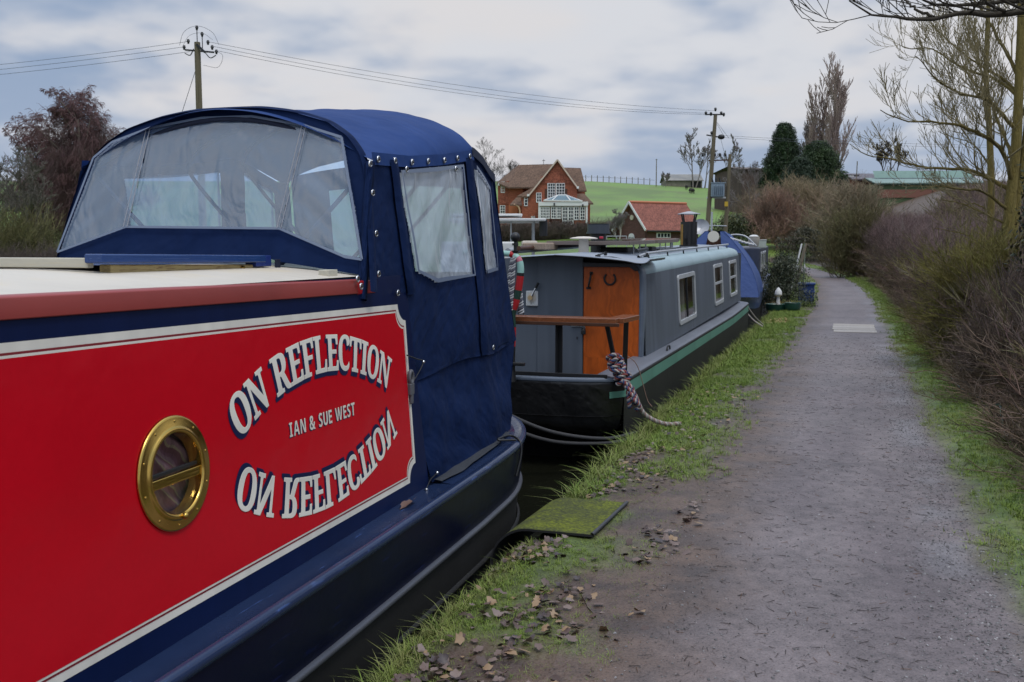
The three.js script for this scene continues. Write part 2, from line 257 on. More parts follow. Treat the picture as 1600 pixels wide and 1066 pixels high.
const mix3 = (a, b, t) => [lerp(a[0], b[0], t), lerp(a[1], b[1], t), lerp(a[2], b[2], t)];
function groundColor(t, o, x, f) {
  const n = fbm(t * 1.6 + 9, o * 1.6, 4), n2 = fbm(x * 0.12, f * 0.12, 4), n3 = fbm(t * 6, o * 6, 3);
  if (t > 83 && o > -6 && o < 4 + 0.04 * (t - 80)) return mix3(C.field, C.lawnDry, 0.3 * ss(0.45, 0.7, n2));
  if (o < -canalW(t)) {
    let c = mix3(C.field, C.lawn, 0.75 * ss(0.4, 0.7, n2)); c = mix3(c, C.lawnDry, 0.35 * ss(0.5, 0.75, fbm(x * 0.4, f * 0.4, 3)));
    const tr = Math.abs(o + 15.5 - 2.6 * Math.sin(t * 0.03) - 0.16 * (t - 40)); // the gravel drive up to the house
    return mix3(c, [0.26, 0.22, 0.2], ss(1.9, 1.3, tr) * ss(24, 30, t) * ss(78, 66, t));
  }
  if (o < -0.25) return C.bed;
  if (o < 1.2) { let c = mix3(C.mud, C.mudDark, ss(0.4, 0.7, n3)); const g = ss(0.34, 0.6, n + 0.35 * ss(2, 5.5, t) + 0.12 * ss(3.4, 2.2, t) - 0.18) * ss(0.85, 0.45, o + 0.25 * (n3 - 0.5)); c = mix3(c, C.lawn, 0.8 * g); return c; }
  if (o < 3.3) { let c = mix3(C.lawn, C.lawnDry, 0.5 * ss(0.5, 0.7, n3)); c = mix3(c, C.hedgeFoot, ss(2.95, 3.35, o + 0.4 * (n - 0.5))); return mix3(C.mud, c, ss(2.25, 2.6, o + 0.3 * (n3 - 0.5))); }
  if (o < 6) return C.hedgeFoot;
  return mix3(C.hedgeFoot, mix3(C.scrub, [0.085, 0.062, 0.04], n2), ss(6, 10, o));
}
function landSheet(ts, os, colour, lift, ragged = 0) {
  const pos = [], uv = [], col = [], idx = [];
  const oa = os[0], ob = os[os.length - 1], om = (oa + ob) / 2;
  for (const t of ts) for (const o0 of os) { const o = o0 + ragged * Math.pow(Math.abs(o0 - om) / (ob - om), 6) * (fbm(t * 1.7, o0 > om ? 9 : 2, 4) - 0.5); const [x, f] = G(t, o); pos.push(x, height(t, o, x, f) + lift, -f); uv.push(x, f); col.push(...colour(t, o, x, f).map((c) => c / 0.62)); }
  const n = os.length; for (let i = 0; i < ts.length - 1; i++) for (let j = 0; j < n - 1; j++) { const a = i * n + j; idx.push(a, a + n + 1, a + n, a, a + 1, a + n + 1); }
  const g = new THREE.BufferGeometry(); g.setAttribute('position', new THREE.Float32BufferAttribute(pos, 3)); g.setAttribute('uv', new THREE.Float32BufferAttribute(uv, 2)); g.setAttribute('color', new THREE.Float32BufferAttribute(col, 3)); g.setIndex(idx); g.computeVertexNormals(); return g;
}
function steps(list) { const r = []; for (const [a, b, d] of list) for (let x = a; x < b - 1e-9; x += d) r.push(x); return r; }
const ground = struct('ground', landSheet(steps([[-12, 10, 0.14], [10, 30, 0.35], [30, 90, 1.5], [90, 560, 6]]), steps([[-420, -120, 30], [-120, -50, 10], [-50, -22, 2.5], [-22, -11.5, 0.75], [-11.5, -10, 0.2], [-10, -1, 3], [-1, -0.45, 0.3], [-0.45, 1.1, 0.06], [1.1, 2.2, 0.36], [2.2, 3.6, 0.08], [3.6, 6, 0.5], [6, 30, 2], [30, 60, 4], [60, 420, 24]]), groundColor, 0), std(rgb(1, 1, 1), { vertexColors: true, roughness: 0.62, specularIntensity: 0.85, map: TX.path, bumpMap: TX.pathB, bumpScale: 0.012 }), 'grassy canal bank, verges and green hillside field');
// the towpath: wet trodden dirt and grit
struct('towpath', landSheet(steps([[-12, 12, 0.1], [12, 40, 0.4], [40, 82, 2]]), steps([[0.56, 2.66, 0.05]]), (t, o) => {
  const n = fbm(t * 2.2, o * 2.2, 4), n2 = fbm(t * 0.5 + 4, o * 1.5, 3), e = 0.22 * (n - 0.5);
  let c = mix3(C.path, [0.105, 0.085, 0.087], ss(0.45, 0.7, n2) * 0.7); c = mix3(c, [0.17, 0.165, 0.172], 0.6 * ss(2.0, 2.25, o + e) * ss(0.4, 0.6, n));
  const [x, f] = G(t, o), side = groundColor(t, o, x, f), n3 = fbm(t * 6, o * 6, 3);
  c = mix3(side, c, ss(0.82, 1.45, o + 1.7 * e + 0.22 * (n3 - 0.5))); c = mix3(c, side, ss(2.28, 2.5, o + e));
  return c;
}, 0.006, 0.4), std(rgb(1, 1, 1), { vertexColors: true, roughness: 0.54, specularIntensity: 1, map: TX.path, bumpMap: TX.pathB, bumpScale: 0.01 }), 'wet brown-grey dirt and gravel towpath curving away along the canal');
{ // concrete slabs laid across the path
  const m = [std(rgb(0.42, 0.38, 0.34), { roughness: 0.8, map: TX.dirt }), std(rgb(0.47, 0.43, 0.39), { roughness: 0.8, map: TX.dirt })];
  const r = rng(5), h = G(15.6, 0)[2];
  const o = thing('slab_crossing', 'pale concrete slabs set into the towpath', 'paving slab', place(16.7, 1.85, 0.0), -h);
  for (let k = 0; k < 4; k++) { const s = obj('slab', box(0.74 + 0.04 * r(), 0.03, 0.44, (r() - 0.5) * 0.06 - 0.05, 0.004 + 0.003 * r(), -0.78 + 0.48 * k, 0.008), m[k % 2], o); s.rotation.y = (r() - 0.5) * 0.05; s.rotation.z = (r() - 0.5) * 0.012; }
}
{ // canal water
  const rows = []; for (const t of steps([[-14, 92, 2]])) { const r = []; for (const o of [-canalW(t) - 0.6, -canalW(t) * 0.6, -2, 0.25]) { const [x, f] = G(t, o); r.push([x, WATER, -f]); } rows.push(r); }
  struct('canal_water', loft(rows), std(rgb(0.009, 0.0095, 0.006), { roughness: 0.05, ior: 1.33, bumpMap: again(TX.film, 0.6), bumpScale: 0.012 }), 'dark still canal water between the boats and the bank');
}

// ---------------------------------------------------------------- grass, leaves, litter
const UP = V(0, 1, 0);
function tuft(seed, n, h, spread, w, lean) {
  const r = rng(seed), pos = [], idx = [];
  for (let i = 0; i < n; i++) {
    const a = r() * 6.283, d = r() * spread, L = h * (0.5 + 0.7 * r()), b = (0.25 + r()) * lean, x = Math.cos(a * 3.7) * d, z = Math.sin(a * 3.7) * d, ca = Math.cos(a), sa = Math.sin(a), k = pos.length / 3, ww = w * (0.6 + 0.7 * r());
    for (let j = 0; j < 3; j++) { const u = j / 3, yy = L * u * (1 - 0.35 * b * u), f = L * b * u * u, q = ww * (1 - 0.55 * u); pos.push(x + ca * f - sa * q, yy, z + sa * f + ca * q, x + ca * f + sa * q, yy, z + sa * f - ca * q); }
    pos.push(x + ca * L * b, L * (1 - 0.35 * b), z + sa * L * b);
    idx.push(k, k + 1, k + 3, k, k + 3, k + 2, k + 2, k + 3, k + 5, k + 2, k + 5, k + 4, k + 4, k + 5, k + 6);
  }
  const g = new THREE.BufferGeometry(); g.setAttribute('position', new THREE.Float32BufferAttribute(pos, 3)); g.setIndex(idx); g.computeVertexNormals(); return g;
}
function scatter(name, label, geo, mat, list, parent = scene) { // list of [x, y, z, turn, scale, colour, tilt, scaleY]
  const im = new THREE.InstancedMesh(geo, mat, list.length), m = new THREE.Matrix4(), q = new THREE.Quaternion(), e = new THREE.Euler(), c = new THREE.Color();
  list.forEach((p, i) => { e.set(p[6] || 0, p[3], p[7] || 0); q.setFromEuler(e); m.compose(V(p[0], p[1], p[2]), q, V(p[4], p[8] || p[4], p[4])); im.setMatrixAt(i, m); c.setRGB(...p[5]); im.setColorAt(i, c); });
  im.name = parent === scene ? numbered(name) : name; im.castShadow = im.receiveShadow = true; im.userData.kind = 'stuff'; if (label) im.userData.label = label; parent.add(im); return im;
}
const grassMat = std(rgb(1, 1, 1), { roughness: 0.75 });
{
  const r = rng(77), lists = [[], [], []];
  const hue = (k, dry) => { const a = mix3([0.10, 0.185, 0.018], [0.21, 0.29, 0.04], k); return mix3(a, [0.27, 0.22, 0.11], dry); };
  const add = (t, o, s, dry, kind = Math.floor(r() * 2)) => { const [x, y, z] = place(t, o, -0.008); lists[kind].push([x, y, z, r() * 6.28, s, hue(r(), dry * r()), (r() - 0.5) * 0.3, (r() - 0.5) * 0.3]); };
  // left verge
  for (let i = 0; i < 36000; i++) {
    const t = -2.5 + 30 * Math.pow(r(), 1.5), o = -0.1 + 1.05 * r(), n = fbm(t * 1.6 + 9, o * 1.6, 4), n3 = fbm(t * 6, o * 6, 3);
    const want = ss(0.42, 0.6, n + 0.35 * ss(2, 5, t) - 0.16 + 0.16 * ss(3.4, 2.2, t)) * ss(0.95, 0.5, o + 0.35 * (n3 - 0.5)) + 0.55 * ss(0.12, 0.0, o) * ss(0.4, 0.6, n3);
    if (t > 2.0 && t < 2.8 && o < 0.42) continue; // the mat
    if (r() < want * (t > 12 ? 1 : 0.9)) add(t, o, (0.55 + 0.7 * r()) * (t > 10 ? 1.35 : 1) * (o < 0.12 ? 1.4 : 1) * (t < 3 ? 0.62 : 1), o < 0.1 ? 0.65 : n3 > 0.6 ? 0.45 : 0.12);
    else if (o < 0.85 && t < 6 && r() < 0.34) add(t, o, 0.3 + 0.3 * r(), 0.4);
  }
  for (let i = 0; i < 2600; i++) { const t = -2.5 + 24 * Math.pow(r(), 1.3), n3 = fbm(t * 3, 2, 3); if (n3 > 0.42 && !(t > 1.9 && t < 2.9)) add(t, -0.1 + 0.14 * r() + edge(t), (0.7 + 0.7 * r()) * (t < 3 ? 0.62 : 1), 0.6, 2); }
  // right verge, up to the hedge foot
  for (let i = 0; i < 40000; i++) {
    const t = -1 + 46 * Math.pow(r(), 1.25), o = 2.25 + 1.25 * r(), n = fbm(t * 2, o * 2, 3);
    if (r() < ss(2.3, 2.7, o + 0.5 * (n - 0.5)) * ss(3.5, 3.05, o + 0.4 * (n - 0.5))) add(t, o, (0.5 + 0.6 * r()) * (t > 12 ? 1.35 : 1), n > 0.56 ? 0.5 : 0.12);
  }
  for (let i = 0; i < 2500; i++) { const t = 24 + 60 * r(), o = (r() < 0.4 ? 2.3 : 0) + r() * 0.85; add(t, o, 1.5 + r(), 0.25); }
  scatter('grass', 'short green grass on the verges beside the towpath', tuft(1, 10, 0.062, 0.04, 0.002, 0.9), grassMat, lists[0]);
  scatter('grass', 'thicker green grass clumps on the verges beside the towpath', tuft(2, 14, 0.05, 0.055, 0.0018, 1.1), grassMat, lists[1]);
  scatter('grass', 'long grass hanging over the water edge', tuft(3, 12, 0.14, 0.04, 0.0022, 1.2), grassMat, lists[2]);
  // dead bracken and dry stalks along the hedge foot
  const dry = []; for (let i = 0; i < 5200; i++) { const t = -0.5 + 40 * Math.pow(r(), 1.2), o = 2.9 + 0.75 * r(), [x, y, z] = place(t, o, -0.02), k = r(); dry.push([x, y, z, r() * 6.28, 0.9 + 1.3 * r(), k < 0.5 ? [0.2, 0.14, 0.085] : k < 0.8 ? [0.12, 0.085, 0.06] : [0.09, 0.1, 0.03], (r() - 0.5) * 0.8, (r() - 0.5) * 0.8]); }
  scatter('undergrowth', 'dry brown stalks and dead grass along the hedge foot', tuft(4, 9, 0.16, 0.07, 0.003, 1.3), grassMat, dry);
}
function leafGeo(seed) { // a fallen leaf, curled
  const r = rng(seed), n = 17, L = 0.031, pos = [0, 0.003, 0], idx = [], c1 = (r() - 0.35) * 26, c2 = (r() - 0.35) * 34, lobes = 0.1 + 0.14 * r();
  for (let i = 0; i < n; i++) { const a = i / n * 6.283, q = L * (1 + lobes * Math.cos(a * 5 + 0.9 * r() + seed) * (0.2 + 1.3 * r())) * (0.82 + 0.3 * r()), x = Math.cos(a) * q * 1.25, z = Math.sin(a) * q * 0.85; pos.push(x, c1 * x * x + c2 * z * z + 0.004 * r(), z); }
  for (let i = 0; i < n; i++) idx.push(0, 1 + (i + 1) % n, 1 + i);
  const k = pos.length / 3; pos.push(L * 1.2, 0.004, 0, L * 1.2, 0.004, 0.002, L * 1.95, 0.012, 0.004); idx.push(k, k + 1, k + 2);
  const g = new THREE.BufferGeometry(); g.setAttribute('position', new THREE.Float32BufferAttribute(pos, 3)); g.setIndex(idx); g.computeVertexNormals(); return g;
}
{
  const geos = [1, 2, 3, 4, 5, 6].map((k) => leafGeo(k * 31)), r = rng(404);
  const cols = [[0.095, 0.06, 0.05], [0.145, 0.10, 0.085], [0.07, 0.044, 0.036], [0.2, 0.15, 0.13], [0.27, 0.18, 0.1], [0.06, 0.046, 0.046]];
  const mats = cols.map((c) => std(rgb(...c), { roughness: 0.5, bumpMap: TX.folds, bumpScale: 0.004 }));
  let n = 0; const litter = [];
  for (let i = 0; i < 9000; i++) {
    const t = -1.6 + 10 * Math.pow(r(), 1.4), o = -0.08 + 1.0 * r(), k = fbm(t * 2.2 + 3, o * 2.2 + 8, 3);
    if (t > 2.0 && t < 2.8 && o < 0.42) continue;
    const w = ss(0.44, 0.66, k + 0.10 * ss(0.95, 0.3, o)) * ss(1.0, 0.55, o) * (t < 5 ? 1 : 0.35); if (r() > w * 0.62) continue;
    const s = 0.36 + 0.44 * r(), [x, y, z] = place(t, o, 0.004 + 0.02 * r()), f = -z;
    if (n < 295 && t < 3.4 && t > -0.6 && s > 0.46) { n++; const m = obj('fallen_leaf', geos[Math.floor(r() * 6)], mats[Math.floor(r() * 6)], ground); m.position.set(x, y, z); m.rotation.set((r() - 0.5) * 1.0, r() * 6.28, (r() - 0.5) * 1.0); m.scale.setScalar(s); }
    else litter.push([x, y, z, r() * 6.28, s * 0.85, cols[Math.floor(r() * 6)], (r() - 0.5) * 0.8, (r() - 0.5) * 0.8]);
  }
  scatter('leaf_litter', 'small brown fallen leaves on the grassy bank', geos[2], std(rgb(1, 1, 1), { roughness: 0.6 }), litter);
  // bits on the path: twigs, flecks and stones
  const twig = bar([-0.5, 0, 0], [0.5, 0.02, 0.03], 0.035, 4, 0.02), tw = [], st = [];
  for (let i = 0; i < 12000; i++) { const t = -1.6 + 17 * Math.pow(r(), 1.8), o = 0.75 + 1.75 * r(), [x, y, z] = place(t, o, 0.009), L = 0.006 + 0.045 * Math.pow(r(), 4); tw.push([x, y, z, r() * 6.28, L, r() < 0.75 ? [0.035, 0.026, 0.022] : [0.15, 0.085, 0.05], 0, (r() - 0.5) * 0.2]); }
  scatter('twigs', 'scattered dark twigs and bark flecks on the towpath', twig, std(rgb(1, 1, 1), { roughness: 0.8 }), tw);
  const stone = new THREE.IcosahedronGeometry(1, 0); stone.scale(1, 0.55, 0.8);
  for (let i = 0; i < 15000; i++) { const t = -1.6 + 15 * Math.pow(r(), 1.7), side = r(), o = side < 0.62 ? 1.98 + 0.42 * (r() + r()) / 1.2 - 0.06 : 0.8 + 1.6 * r(), [x, y, z] = place(t, o, 0.007), s = 0.0025 + 0.0065 * Math.pow(r(), 2.5), k = 0.08 + 0.3 * r() * r(); st.push([x, y, z, r() * 6.28, s, [k, k * 0.97, k * 0.98], r(), r()]); }
  scatter('gravel', 'fine grey gravel along the right side of the towpath', stone, std(rgb(1, 1, 1), { roughness: 0.75 }), st);
}

// ---------------------------------------------------------------- wood: trunks, limbs and twigs as tapered tubes
class Wood {
  constructor() { this.p = []; this.i = []; this.u = []; }
  tube(pts, rad, sides) {
    const base = this.p.length / 3, n = pts.length; let L = 0;
    for (let k = 0; k < n; k++) {
      const a = pts[Math.max(0, k - 1)], b = pts[Math.min(n - 1, k + 1)]; let dx = b[0] - a[0], dy = b[1] - a[1], dz = b[2] - a[2]; const l = Math.hypot(dx, dy, dz) || 1; dx /= l; dy /= l; dz /= l;
      let ux, uy, uz; if (Math.abs(dy) < 0.9) { ux = -dz; uy = 0; uz = dx; } else { ux = 0; uy = dz; uz = -dy; } const m = Math.hypot(ux, uy, uz); ux /= m; uy /= m; uz /= m;
      const wx = dy * uz - dz * uy, wy = dz * ux - dx * uz, wz = dx * uy - dy * ux, r = rad[k]; if (k) L += l / 2;
      for (let s = 0; s < sides; s++) { const t = s / sides * 6.2832, c = Math.cos(t) * r, d = Math.sin(t) * r; this.p.push(pts[k][0] + ux * c + wx * d, pts[k][1] + uy * c + wy * d, pts[k][2] + uz * c + wz * d); this.u.push(s / sides * 0.6, L); }
    }
    for (let k = 0; k < n - 1; k++) for (let s = 0; s < sides; s++) { const a = base + k * sides + s, b = base + k * sides + (s + 1) % sides; this.i.push(a, b, b + sides, a, b + sides, a + sides); }
  }
  geo() { const g = new THREE.BufferGeometry(); g.setAttribute('position', new THREE.Float32BufferAttribute(this.p, 3)); g.setAttribute('uv', new THREE.Float32BufferAttribute(this.u, 2)); g.setIndex(this.i); g.computeVertexNormals(); return g; }
}
const vadd = (a, b, k = 1) => [a[0] + b[0] * k, a[1] + b[1] * k, a[2] + b[2] * k];
const vnorm = (a) => { const l = Math.hypot(...a) || 1; return [a[0] / l, a[1] / l, a[2] / l]; };
// grows one shoot and its side shoots. P: per level [count, length ratio, spread, wander, lift]
function grow(W, r, at0, dir, len, rad, lvl, P) {
  const q = P[lvl], segs = Math.max(2, Math.min(6, Math.round(len / (P.seg || 0.4)))), pts = [at0], rs = [rad]; let d = dir, p = at0;
  for (let k = 1; k <= segs; k++) { d = vnorm([d[0] + (r() - 0.5) * q[3], d[1] + (r() - 0.5) * q[3] + q[4] / segs, d[2] + (r() - 0.5) * q[3]]); p = vadd(p, d, len / segs); pts.push(p); rs.push(Math.max(P.min, rad * (1 - 0.78 * k / segs))); }
  (lvl <= (P.thick ?? 0) ? W[0] : W[1]).tube(pts, rs, rad > 0.05 ? 8 : rad > 0.015 ? 5 : 3);
  if (lvl + 1 >= P.length) return;
  const nx = P[lvl + 1], n = Math.round(nx[0] * (0.7 + 0.6 * r()) * (nx[5] ? len / nx[5] : 1));
  for (let k = 0; k < n; k++) {
    const u = lerp(P.from ?? 0.25, 1, Math.pow((k + r()) / n, 0.85)), f = Math.min(segs - 1e-6, u * segs), i = Math.floor(f), a = pts[i], b = pts[i + 1], w = f - i, s = [lerp(a[0], b[0], w), lerp(a[1], b[1], w), lerp(a[2], b[2], w)], t = vnorm([b[0] - a[0], b[1] - a[1], b[2] - a[2]]);
    const side = vnorm([(r() - 0.5), (r() - 0.5) * 0.8 + 0.1, (r() - 0.5)]), c = vnorm(vadd(t, side, nx[2]));
    grow(W, r, s, c, len * nx[1] * (1.15 - 0.6 * u) * (0.7 + 0.6 * r()), Math.max(P.min, rs[i] * 0.62), lvl + 1, P);
  }
}
function bareTree(name, label, pos, seed, stems, P, trunkMat, twigMat, group) {
  const o = thing(name, label, 'tree', pos, 0, group), W = [new Wood(), new Wood()], r = rng(seed);
  for (const [dx, dz, dir, len, rad] of stems) grow(W, r, [dx, -0.15, dz], vnorm(dir), len, rad, 0, P);
  obj('trunk', W[0].geo(), trunkMat, o); obj('crown', W[1].geo(), twigMat, o); return o;
}
const B = {
  birch: std(rgb(0.33, 0.29, 0.25), { roughness: 0.9, map: TX.grain, bumpMap: TX.bark, bumpScale: 0.01 }), birchTwig: std(rgb(0.15, 0.08, 0.08), { roughness: 0.85 }),
  willow: std(rgb(0.075, 0.06, 0.042), { roughness: 0.9 }), willowTwig: std(rgb(0.13, 0.115, 0.095), { roughness: 0.9 }),
  mossy: std(rgb(0.26, 0.21, 0.06), { roughness: 0.95, map: TX.grain, bumpMap: TX.bark, bumpScale: 0.02 }), mossyTwig: std(rgb(0.215, 0.18, 0.09), { roughness: 0.9 }), ochre: std(rgb(0.3, 0.155, 0.03), { roughness: 0.95, map: TX.grain, bumpMap: TX.bark, bumpScale: 0.02 }),
  dark: std(rgb(0.055, 0.045, 0.03), { roughness: 0.9, bumpMap: TX.bark, bumpScale: 0.01 }), far: std(rgb(0.20, 0.17, 0.155), { roughness: 0.9 }), farTwig: std(rgb(0.21, 0.185, 0.18), { roughness: 0.9 }),
  poplar: std(rgb(0.3, 0.235, 0.2), { roughness: 0.9 }), poplarTwig: std(rgb(0.33, 0.25, 0.215), { roughness: 0.9 }),
};
function twigClump(seed, n, h, spread, rad, up, sprouts) {
  const W = new Wood(), r = rng(seed);
  for (let k = 0; k < n; k++) {
    const a = r() * 6.283, b = Math.pow(r(), 0.6) * spread; let p = [Math.cos(a) * b * 0.5, -0.1 + 0.25 * r() * h, Math.sin(a) * b * 0.5], d = vnorm([Math.cos(a) * b * 1.4 + (r() - 0.5) * 0.5, up, Math.sin(a) * b * 1.4 + (r() - 0.5) * 0.5]); const L = h * (0.5 + 0.55 * r()), pts = [p];
    for (let s = 0; s < 3; s++) { d = vnorm([d[0] + (r() - 0.5) * 0.35, d[1] + (r() - 0.45) * 0.3, d[2] + (r() - 0.5) * 0.35]); p = vadd(p, d, L / 3); pts.push(p); }
    W.tube(pts, [rad, rad * 0.8, rad * 0.55, rad * 0.3], 3);
    for (let s = 0; s < sprouts; s++) { const i = 1 + Math.floor(r() * 2), e = vnorm(vadd(d, [(r() - 0.5) * 1.5, r() * 0.6, (r() - 0.5) * 1.5])); const l = L * (0.15 + 0.3 * r()); W.tube([pts[i], vadd(pts[i], e, l)], [rad * 0.5, rad * 0.25], 3); }
  }
  return W.geo();
}
function forkClump(seed, n, h, spread, rad, up) { // stems that fork and fork again
  const W = new Wood(), r = rng(seed);
  for (let k = 0; k < n; k++) {
    const a = r() * 6.283, b = Math.sqrt(r()) * spread; let p = [Math.cos(a) * b * 0.6, -0.12, Math.sin(a) * b * 0.6], d = vnorm([Math.cos(a) * b + (r() - 0.5) * 0.8, up, Math.sin(a) * b + (r() - 0.5) * 0.8]); const L = h * (0.55 + 0.5 * r()), pts = [p], R = rad * (0.7 + 0.7 * r());
    for (let s = 0; s < 4; s++) { d = vnorm([d[0] + (r() - 0.5) * 0.7, d[1] + (r() - 0.45) * 0.5, d[2] + (r() - 0.5) * 0.7]); p = vadd(p, d, L / 4); pts.push(p); }
    W.tube(pts, [R, R * 0.85, R * 0.65, R * 0.5, R * 0.3], 3);
    for (let s = 0; s < 8; s++) { const i = 1 + Math.floor(r() * 3.99), e = vnorm(vadd(d, [(r() - 0.5) * 2.2, (r() - 0.3) * 1.6, (r() - 0.5) * 2.2])), l = L * (0.18 + 0.3 * r()), m = vadd(pts[i], e, l * 0.5), e2 = vnorm(vadd(e, [(r() - 0.5) * 0.8, r() * 0.5, (r() - 0.5) * 0.8])), q = vadd(m, e2, l * 0.5); W.tube([pts[i], m, q], [R * 0.5, R * 0.4, R * 0.22], 3); for (let w = 0; w < 2; w++) W.tube([m, vadd(m, vnorm(vadd(e, [(r() - 0.5) * 2, (r() - 0.3) * 1.4, (r() - 0.5) * 2])), l * 0.45)], [R * 0.34, R * 0.2], 3); }
  }
  return W.geo();
}
function leafClump(seed, n, R, s) { // small leaves scattered through a ball
  const r = rng(seed), pos = [], idx = [];
  for (let k = 0; k < n; k++) { const d = vnorm([r() - 0.5, r() - 0.5, r() - 0.5]), q = R * Math.cbrt(r()), c = [d[0] * q, d[1] * q, d[2] * q], a = vnorm([r() - 0.5, r() - 0.2, r() - 0.5]), b = vnorm([r() - 0.5, r() - 0.5, r() - 0.5]), l = s * (0.6 + 0.8 * r()), w = l * 0.45, i = pos.length / 3; pos.push(...vadd(c, a, -l), ...vadd(c, b, w), ...vadd(c, a, l), ...vadd(c, b, -w)); idx.push(i, i + 1, i + 2, i, i + 2, i + 3); }
  const g = new THREE.BufferGeometry(); g.setAttribute('position', new THREE.Float32BufferAttribute(pos, 3)); g.setIndex(idx); g.computeVertexNormals(); return g;
}
const CL = { up: forkClump(101, 9, 0.95, 0.34, 0.0062, 1.3), wild: forkClump(102, 9, 0.8, 0.6, 0.0064, 0.5), far: forkClump(103, 8, 1.5, 0.6, 0.019, 1.1), farWild: forkClump(104, 8, 1.4, 0.9, 0.018, 0.6), stick: twigClump(109, 4, 0.95, 0.35, 0.008, 0.9, 5), haze: twigClump(108, 30, 1.6, 0.7, 0.0075, 1.0, 4), leaf: leafClump(105, 60, 0.2, 0.022), farLeaf: leafClump(106, 50, 0.55, 0.09), needle: leafClump(107, 190, 0.62, 0.085) };
const twigM = std(rgb(1, 1, 1), { roughness: 0.9 }), leafM = std(rgb(1, 1, 1), { roughness: 0.55 });
const vary = (r, c, k = 0.5) => { const q = 1 + (r() - 0.5) * k; return c.map((v) => v * q * (1 + (r() - 0.5) * 0.12)); };
// the birches on the far bank, left
const leftGround = (px, fwd) => { const p = at(px, 380, fwd), [t, o] = TO(p[0], fwd); return [p[0], height(t, o, p[0], fwd), -fwd]; };
const birchP = Object.assign([[1, 1, 0, 0.18, 0.1], [15, 0.5, 0.9, 0.25, 0.35], [10, 0.42, 0.9, 0.3, -0.1], [10, 0.5, 0.8, 0.35, -0.8], [6, 0.85, 0.7, 0.3, -1.1]], { min: 0.0075, seg: 0.5, thick: 1, from: 0.3 });
const hang = (o, R, cy, n, seed) => { const r = rng(seed), l = []; for (let i = 0; i < n; i++) { const d = vnorm([r() - 0.5, r() - 0.5, r() - 0.5]), q = Math.cbrt(r()) * (0.8 + 0.35 * fbm(d[0] * 2 + seed, d[1] * 2 + 5, 3)); l.push([d[0] * R[0] * q + R[3], cy + d[1] * R[1] * q, d[2] * R[2] * q, r() * 6.28, 0.5 + 0.4 * r(), vary(r, r() < 0.7 ? [0.15, 0.082, 0.082] : [0.11, 0.07, 0.06]), Math.PI * (0.75 + 0.5 * r()), (r() - 0.5) * 0.6]); } scatter('hanging_twigs', null, CL.haze, twigM, l, o); };
hang(bareTree('birch_tree', 'tall winter birch with white trunk and purple twigs in the field behind the red boat', leftGround(113, 52), 11, [[0, 0, [0.18, 1, 0], 7.4, 0.17]], birchP, B.birch, B.birchTwig), [1.9, 3.1, 1.6, 0.7], 4.7, 330, 5);
hang(bareTree('birch_tree', 'slimmer purple birch just right of the tall white-trunked birch', leftGround(136, 54), 14, [[0, 0, [0.05, 1, 0.1], 6.9, 0.13]], birchP, B.birch, B.birchTwig), [1.6, 2.9, 1.4, 0.3], 4.2, 240, 6);
hang(bareTree('birch_tree', 'purple birch on the left rear of the tall birch', leftGround(84, 56), 17, [[0, 0, [-0.1, 1, 0.1], 6.0, 0.12]], birchP, B.willow, B.birchTwig), [1.7, 2.5, 1.4, 0], 3.6, 240, 7);
const willowP = Object.assign([[1, 1, 0, 0.25, 0.25], [8, 0.6, 0.8, 0.35, 0.5], [8, 0.5, 0.8, 0.35, 0.25], [7, 0.55, 0.8, 0.4, 0.1], [4, 0.7, 0.7, 0.35, 0.1]], { min: 0.009, seg: 0.5, thick: 1, from: 0.25 });
bareTree('willow_tree', 'dark leaning bare tree at the far left beside the birches', leftGround(66, 44), 23, [[0, 0, [-0.75, 0.75, 0], 3.9, 0.13], [-0.2, 0, [-0.25, 1, 0], 3.6, 0.1]], willowP, B.willow, B.willowTwig);
bareTree('willow_tree', 'pale bare tree cut by the left edge of the view', leftGround(5, 47), 29, [[0, 0, [-0.2, 1, 0], 4.6, 0.12], [0.5, 0, [0.3, 1, 0], 4.2, 0.1]], willowP, B.willow, B.willowTwig);
bareTree('bare_tree', 'pale bare tree top showing behind the brick house', leftGround(757, 130), 61, [[0, 0, [0, 1, 0], 7.2, 0.1], [1, 0, [0.2, 1, 0], 6.4, 0.09]], willowP, B.far, B.farTwig);

